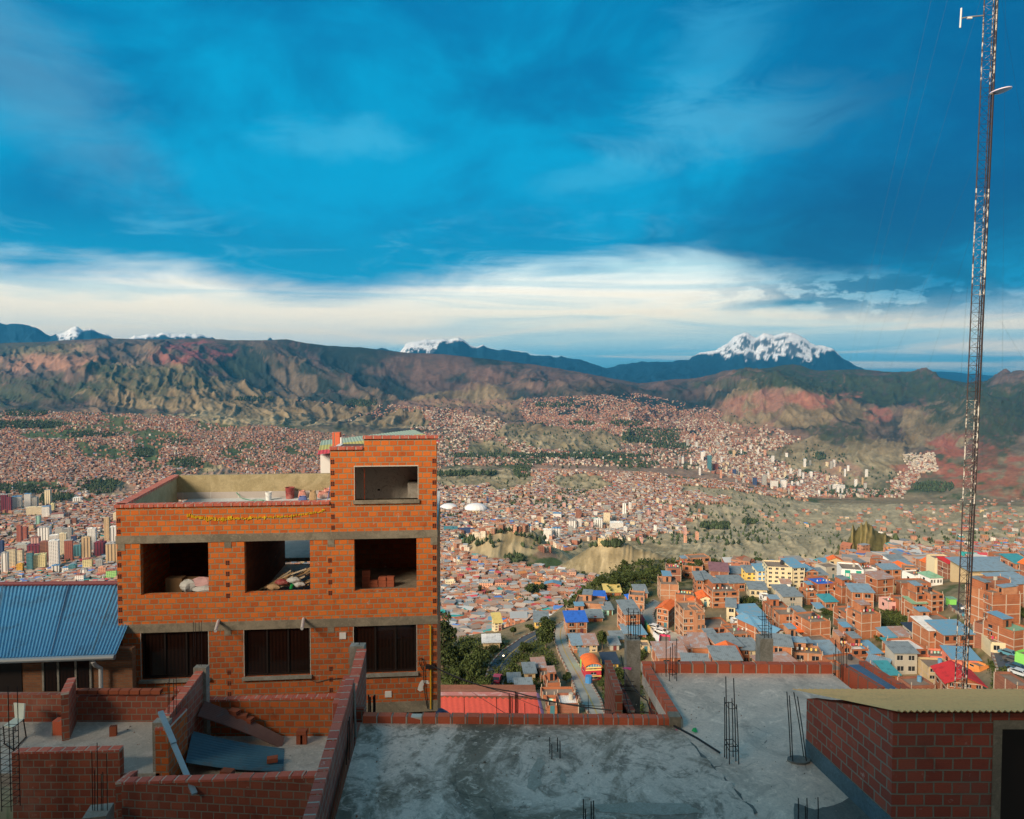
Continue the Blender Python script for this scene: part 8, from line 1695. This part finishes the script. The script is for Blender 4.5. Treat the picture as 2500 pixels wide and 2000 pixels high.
for i, (x, y, D, up, lab) in enumerate(((732, 1800, 17.0, True, 'left upright brick of the pair by the back wall'), (742, 1800, 17.0, True, 'right upright brick of the pair by the back wall'), (737, 1773, 17.0, False, 'brick lying across the upright pair'))):
    p = P(x, y, D); loose_brick((p.x, p.y, zC+(.12 if up else .30)), 0, lab, None, up)
k_ = 0
for i in range(9):
    D = 16.6-i*.42; nst = (5, 5, 4, 4, 3, 2, 3, 2, 1)[i]
    for j in range(nst):
        x = -3.42-.02*j+rh_.uniform(-.03, .03); loose_brick((x, D+rh_.uniform(-.05, .05), zC+.06+j*.155), rh_.uniform(-.12, .12), f'{ordn(k_)} brick, counting towards the viewer, of stacks along dividing wall', 'bricks stacked along the dividing wall', s=1.45); k_ += 1
ch0, ch1, ch2 = P(388, 1731, 15.0), P(428, 1822, 14.4), P(471, 1926, 13.3)
CHM = mat_plain('channel_metal', (.30, .42, .48), .5, .35, 8, .1, metal=.4)
dr = (ch2-ch0).normalized(); q4_ = dr.to_track_quat('X', 'Z').to_matrix().to_4x4(); mid = (ch0+ch1)/2; m = MB(); m.obox(Matrix.Translation(mid) @ q4_, ((ch1-ch0).length, .11, .05)); mid2 = (ch1+ch2)/2+Vector((0, 0, -.03)); m.obox(Matrix.Translation(mid2) @ q4_, ((ch2-ch1).length*1.0, .10, .045))
tag(m.build('metal_channel', CHM), 'long pale metal channel leaning across the yard walls', 'metal channel')
p = P(92, 1745, 17.0); 
bx_ = P(141, 1775, 16.7); mbk = MB().box((bx_.x, 16.8, zY+.17), (.28, .22, .34)); tag(mbk.build('hollow_block', COPR), 'squat hollow block by the left yard back wall', 'block')
p = P(276, 1795, 16.2); q_ = PZ(277, 1796, zY); loose_brick((q_.x, q_.y, zY+.12), .2, 'lone brick standing upright on the left yard floor', None, True)
# lounge chair
lc = PZ(30, 1790, zY); lo = empty('lounge_chair', (lc.x, lc.y, zY), 'white sun lounger with raised back on the left yard floor', 'lounge chair'); LCM = mat_plain('lounger_white', (.62, .64, .52), .7, .15, 3, .1)
def lp_(px, py, D): return P(px, py, D)
s0, s1_, s2_, s3_ = lp_(8, 1772, 16.3), lp_(32, 1776, 16.0), lp_(57, 1756, 16.6), lp_(36, 1752, 16.9)
t2, t3 = lp_(59, 1718, 16.9), lp_(33, 1716, 17.1)
def slabm(q, th, name, mat):
    q = [Vector(v) for v in q]; nrm = (q[1]-q[0]).cross(q[3]-q[0]).normalized()*th; m = MB(); lo_ = [v-nrm for v in q]; m.face(q, [(0, 0)]*4); m.face(lo_[::-1], [(0, 0)]*4)
    for i in range(4): j = (i+1) % 4; m.face([q[i], lo_[i], lo_[j], q[j]], [(0, 0)]*4)
    return m.build(name, mat, lo)
slabm([s0, s1_, s2_, s3_], .03, 'seat', LCM); slabm([s3_, s2_, t2, t3], .03, 'backrest', LCM)
for a, b_ in ((s0, (s0.x+.02, s0.y, zY)), (s1_, (s1_.x, s1_.y, zY)), (s2_, (s2_.x+.06, s2_.y, zY)), (s3_, (s3_.x, s3_.y, zY))): MB().tube([a, b_], .014, 6).build('leg', REB, lo)
MB().tube([(s0.x, s0.y, zY+.02), (s1_.x, s1_.y, zY+.02), (s2_.x+.06, s2_.y, zY+.02)], .014, 6).build('base_rail', REB, lo)
# bar cages at the left
def cage(x0, x1, ytop, ybot, D, label, n=14):
    a, b_ = P(x0, ybot, D), P(x1, ybot, D); zt_ = P(x0, ytop, D).z; root = empty('bar_cage', ((a.x+b_.x)/2, D, a.z), label, 'rebar', 'reinforcement bar clusters'); w_ = b_.x-a.x
    for x, y in ((a.x, D), (b_.x, D), (a.x+.05, D+w_), (b_.x+.05, D+w_)): MB().tube([(x, y, a.z-.1), (x, y, zt_+rh_.uniform(-.1, .1))], .009, 6).build('bar', REB, root)
    for i in range(n):
        z = a.z+(zt_-a.z)*.72*i/n; MB().tube([(a.x, D, z), (b_.x, D, z), (b_.x+.05, D+w_, z), (a.x+.05, D+w_, z), (a.x, D, z)], .006, 5).build('tie', REB, root)
cage(4, 27, 1686, 1970, 14.2, 'tall tied bar cage at the left edge of the yard')
bars([(226, 1972, 1835, 224), (231, 1975, 1880), (238, 1978, 1814, 237), (247, 1976, 1890), (251, 1980, 1885), (262, 1974, 1840, 260)], 'bars on a broken concrete stump in front of the lower left wall', D=13.2)
sp_ = P(240, 1985, 13.2); MB().box((sp_.x, 13.2, sp_.z-.75), (.42, .42, 1.6), .2).build('concrete_stump', POST); tag(COL.objects[-1], 'broken concrete stump at the bottom left', 'stump')
# iron pipe by the dividing wall
p0_, p1_ = P(868, 1800, 12.4), P(864, 1668, 12.7); tag(MB().tube([p0_, p1_], .022, 7).build('iron_pipe', POST), 'grey pipe standing against the far end of the dividing wall', 'pipe')
bars([(846, 1860, 1760, 850), (852, 1848, 1750, 853)], 'two rusty bars leaning on the dividing wall above the slab', D=11.6)
bars([(900, 1752, 1697), (904, 1752, 1702), (912, 1751, 1700), (915, 1750, 1697)], 'dark bar stubs behind the left end of the low parapet', D=12.9, r=.014)
# blue tarpaulin lump behind the parapet
bg = P(1078, 1747, 14.5); blobm((bg.x, bg.y, bg.z), (.17, .15, .13), 21, mat_plain('tarp_navy', (.012, .04, .10), .5, .2, 4, .2), 'tarpaulin', 'dark blue tarpaulin bundle at the left end of the red roof', 'tarpaulin')
# ---- overhead wires
def wire(pts, r, label, sag=.3, group='overhead cables'):
    pts = [Vector(p) for p in pts]; out = []
    for i in range(len(pts)-1):
        for k in range(12): t = k/12; q = pts[i].lerp(pts[i+1], t); q.z -= sag*4*t*(1-t); out.append(q)
    out.append(pts[-1]); tag(MB().tube(out, r, 5).build('cable', BLK), label, 'cable', group)
wp0 = P(1056, 1626, 20.6)
wire([wp0, P(1250, 1688, 15.5), P(1620, 1740, 14)], .014, 'thick black cable running right from the bracket on the building', .12)
wire([wp0, P(1500, 1725, 17), P(1700, 1772, 18)], .010, 'second cable sagging under the thick one', .3)
wire([P(1152, 1690, 30), P(1247, 1750, 13)], .006, 'thin wire crossing the red roof diagonally', .0); wire([P(1225, 1690, 30), P(1335, 1735, 13)], .005, 'thin wire near the right end of the red roof', .0)
wire([P(1355, 1749, 13), P(1500, 1742, 13)], .016, 'short black cable lying at the low parapet', .02)
wire([P(1516, 1600, 15.2), P(1530, 1650, 14.6), P(1580, 1710, 13.6), P(1600, 1750, 13)], .012, 'black cable drooping over the oblique parapet', .08); wire([P(1525, 1690, 14.4), P(1543, 1755, 13)], .010, 'black cable dropping left of the concrete column', .02); wire([P(1553, 1683, 14.2), P(1575, 1700, 13.8), P(1600, 1745, 13)], .008, 'thin cable below the oblique parapet', .05)
wire([P(1556, 1562, 15.2), P(1580, 1625, 16)], .004, 'thin pale wire running down from the column head', .02)

# ------------------------------------------------------------------ guyed mast
DM_ = 62.0; mast = empty('antenna_mast', (P(2350, 1700, DM_).x, DM_, -40), 'tall three sided lattice antenna mast with chipped white paint at the right', 'mast')
MSTL, ms_t, ms_b = newmat('mast_steel'); mo = ms_t.new('ShaderNodeTexCoord').outputs['Object']; ms3 = ms_t.new('ShaderNodeSeparateXYZ'); ms_t.put(ms3.inputs[0], mo)
seg_ = ms_t.m('GREATER_THAN', ms_t.m('FRACT', ms_t.m('DIVIDE', ms3.outputs[2], 18.6)), .5); chip = ms_t.ss(ms_t.noise(mo, 2.2, 5, .7), .47, .58)
ms_t.put(ms_b.inputs['Base Color'], ms_t.mix(ms_t.m('MULTIPLY', seg_, chip), (.045, .03, .03), (.62, .58, .50))); ms_b.inputs['Roughness'].default_value = .7
legs = [([(2403, 0), (2366, 800), (2347, 1300), (2330, 1700)], DM_-.3), ([(2425, 0), (2383, 800), (2362, 1300), (2347, 1700)], DM_+.5), ([(2434, 0), (2393, 800), (2370, 1300), (2357, 1700)], DM_-.1)]
LG = []
for pts, D in legs:
    a = P(pts[0][0], -120, D); a.x = P(pts[0][0]+(pts[0][0]-pts[1][0])*120/800, -120, D).x; b_ = P(pts[-1][0], 1705, D); b2 = P(pts[-1][0], 1705, D)+(b_-a).normalized()*6; LG.append((a, b2)); MB().tube([a, a.lerp(b2, .33), a.lerp(b2, .66), b2], .052 if D != DM_+.5 else .042, 7).build('leg', MSTL, mast)
a, b_ = LG[2]; MB().tube([a+Vector((.12, .1, 0)), b_+Vector((.12, .1, 0))], .06, 6).build('cable_ladder', BLK, mast); a, b_ = LG[1]; MB().tube([a+Vector((.12, -.1, 0)), b_+Vector((.10, -.1, 0))], .06, 6).build('cable_run', BLK, mast)
br = MB(); N_ = 92
for i in range(N_):
    t0, t1 = i/N_, (i+1)/N_; q = [(l[0].lerp(l[1], t0), l[0].lerp(l[1], t1)) for l in LG]
    for a_, b_ in ((0, 1), (1, 2), (2, 0)):
        br.tube([q[a_][0], q[b_][0]], .015, 4); br.tube([q[a_][0] if i % 2 else q[b_][0], q[b_][1] if i % 2 else q[a_][1]], .014, 4)
br.build('lattice', MSTL, mast)
ar = P(2402, 38, DM_-.3); ae = P(2360, 42, DM_-.3); at_ = empty('rod_antenna', tuple(ae), 'white vertical rod antenna on a side arm near the top of the mast', 'antenna'); MB().tube([P(2347, 20, DM_-.3), P(2344, 68, DM_-.3)], .07, 8).build('rod', WHITE, at_); MB().tube([ar, P(2370, 41, DM_-.3), P(2346, 45, DM_-.3)], .05, 6).build('arm', POST, at_); MB().box(tuple(P(2367, 44, DM_-.3)), (.4, .15, .15)).build('clamp', WHITE, at_)
dc = P(2443, 226, DM_); m = MB(); n = 24; dr_ = .84
for k in range(n):
    a0_, a1_ = 2*math.pi*k/n, 2*math.pi*(k+1)/n; f = lambda a, r_, y_: (dc.x+math.cos(a)*r_*math.cos(.2), dc.y+math.sin(a)*r_, dc.z+math.cos(a)*r_*math.sin(.16)+y_); c_0 = (dc.x, dc.y, dc.z+.0)
    m.face([f(a0_, dr_, .12), f(a1_, dr_, .12), f(a1_, dr_*.5, -.02), f(a0_, dr_*.5, -.02)], [(0, 0)]*4); m.face([f(a0_, dr_*.5, -.02), f(a1_, dr_*.5, -.02), (dc.x, dc.y, dc.z-.06)], [(0, 0)]*3); m.face([f(a1_, dr_, .12), f(a0_, dr_, .12), f(a0_, dr_, .2), f(a1_, dr_, .2)], [(0, 0)]*4)
di = empty('dish_antenna', tuple(dc), 'pale lilac grid dish antenna edge-on to the right of the mast', 'dish antenna'); m.build('dish', mat_plain('dish_lilac', (.80, .72, .85), .7, .1, 2, 0), di); MB().tube([P(2418, 230, DM_), tuple(dc)], .05, 6).build('arm', POST, di)
GW = mat_plain('guy_wire', (.05, .07, .09), .6, 0, 2, 0)
for i, (x0, y0, x1, y1, D) in enumerate(((2278, -20, 2075, 880, 75), (2318, -20, 2090, 870, 75), (2400, -20, 2125, 900, 80), (2400, 350, 2170, 905, 80), (2395, 500, 2265, 900, 85), (2455, -20, 2447, 900, 85), (2362, 700, 2340, 1000, 70), (2400, 600, 2398, 1300, 90), (2440, 780, 2500, 880, 80), (2442, -20, 2500, 330, 80))):
    tag(MB().tube([P(x0, y0, 64), P(x1, y1, D)], .006, 4).build('guy_wire', GW), f'{ORD[i]} of the thin guy wires, from the left, steadying the mast', 'guy wire', 'guy wires of the mast')

# ---- grit and chips left on the slabs and yards
rg2 = np.random.default_rng(31); pv_, pq_ = [], []
for (x0, x1, y0, y1, z, n) in ((-2.3, 1.9, 8.5, 12.4, Zs+.046, 240), (1.9, 4.7, 9.2, 14.4, Zs+.001, 150), (-12, -8.2, 15.3, 17.1, zY, 120), (-7.6, -3.7, 14, 17.1, zC, 160)):
    for k in range(n):
        x, y, s_ = rg2.uniform(x0, x1), rg2.uniform(y0, y1), rg2.uniform(.004, .016)*(1 if rg2.random() < .93 else 2.0); b0_ = len(pv_); a0_ = rg2.uniform(0, 6.28)
        for i in range(4): pv_.append((x+s_*math.cos(a0_+i*1.57)*rg2.uniform(.6, 1.2), y+s_*math.sin(a0_+i*1.57)*rg2.uniform(.6, 1.2), z))
        for i in range(4): pv_.append((pv_[b0_+i][0]*.4+x*.6, pv_[b0_+i][1]*.4+y*.6, z+s_*.8))
        pq_ += [(b0_+i, b0_+(i+1) % 4, b0_+4+(i+1) % 4, b0_+4+i) for i in range(4)]+[(b0_+4, b0_+5, b0_+6, b0_+7)]
gcol = np.repeat(np.array([(.30, .16, .10), (.42, .40, .34), (.16, .14, .12)])[rg2.integers(0, 3, len(pv_)//8)], 8, 0)
o = bulk('rubble', np.array(pv_), np.array(pq_), gcol, mat_vcol('grit', var=.2, scale=5)); tag(o, 'grit and mortar crumbs scattered over the concrete roofs', 'rubble', kind='stuff')
# ------------------------------------------------------------------ the air
hz = bpy.data.materials.new('air'); hz.use_nodes = True; ht = NT(hz.node_tree); ht.n.clear()
pv = ht.new('ShaderNodeVolumePrincipled'); pv.inputs['Color'].default_value = (.06, .46, .90, 1)
pv.inputs['Density'].default_value = 2.2e-5; pv.inputs['Anisotropy'].default_value = .0
ho = ht.new('ShaderNodeOutputMaterial'); ht.l.new(pv.outputs[0], ho.inputs['Volume'])
zl = float(Z.min())-30
hb = MB().prism([(-40500, -150), (40500, -150), (40500, 39500), (-40500, 39500)], zl, 1900).build('haze', hz, origin=(0, 0, 0))
tag(hb, kind='stuff')
hb.data.update()
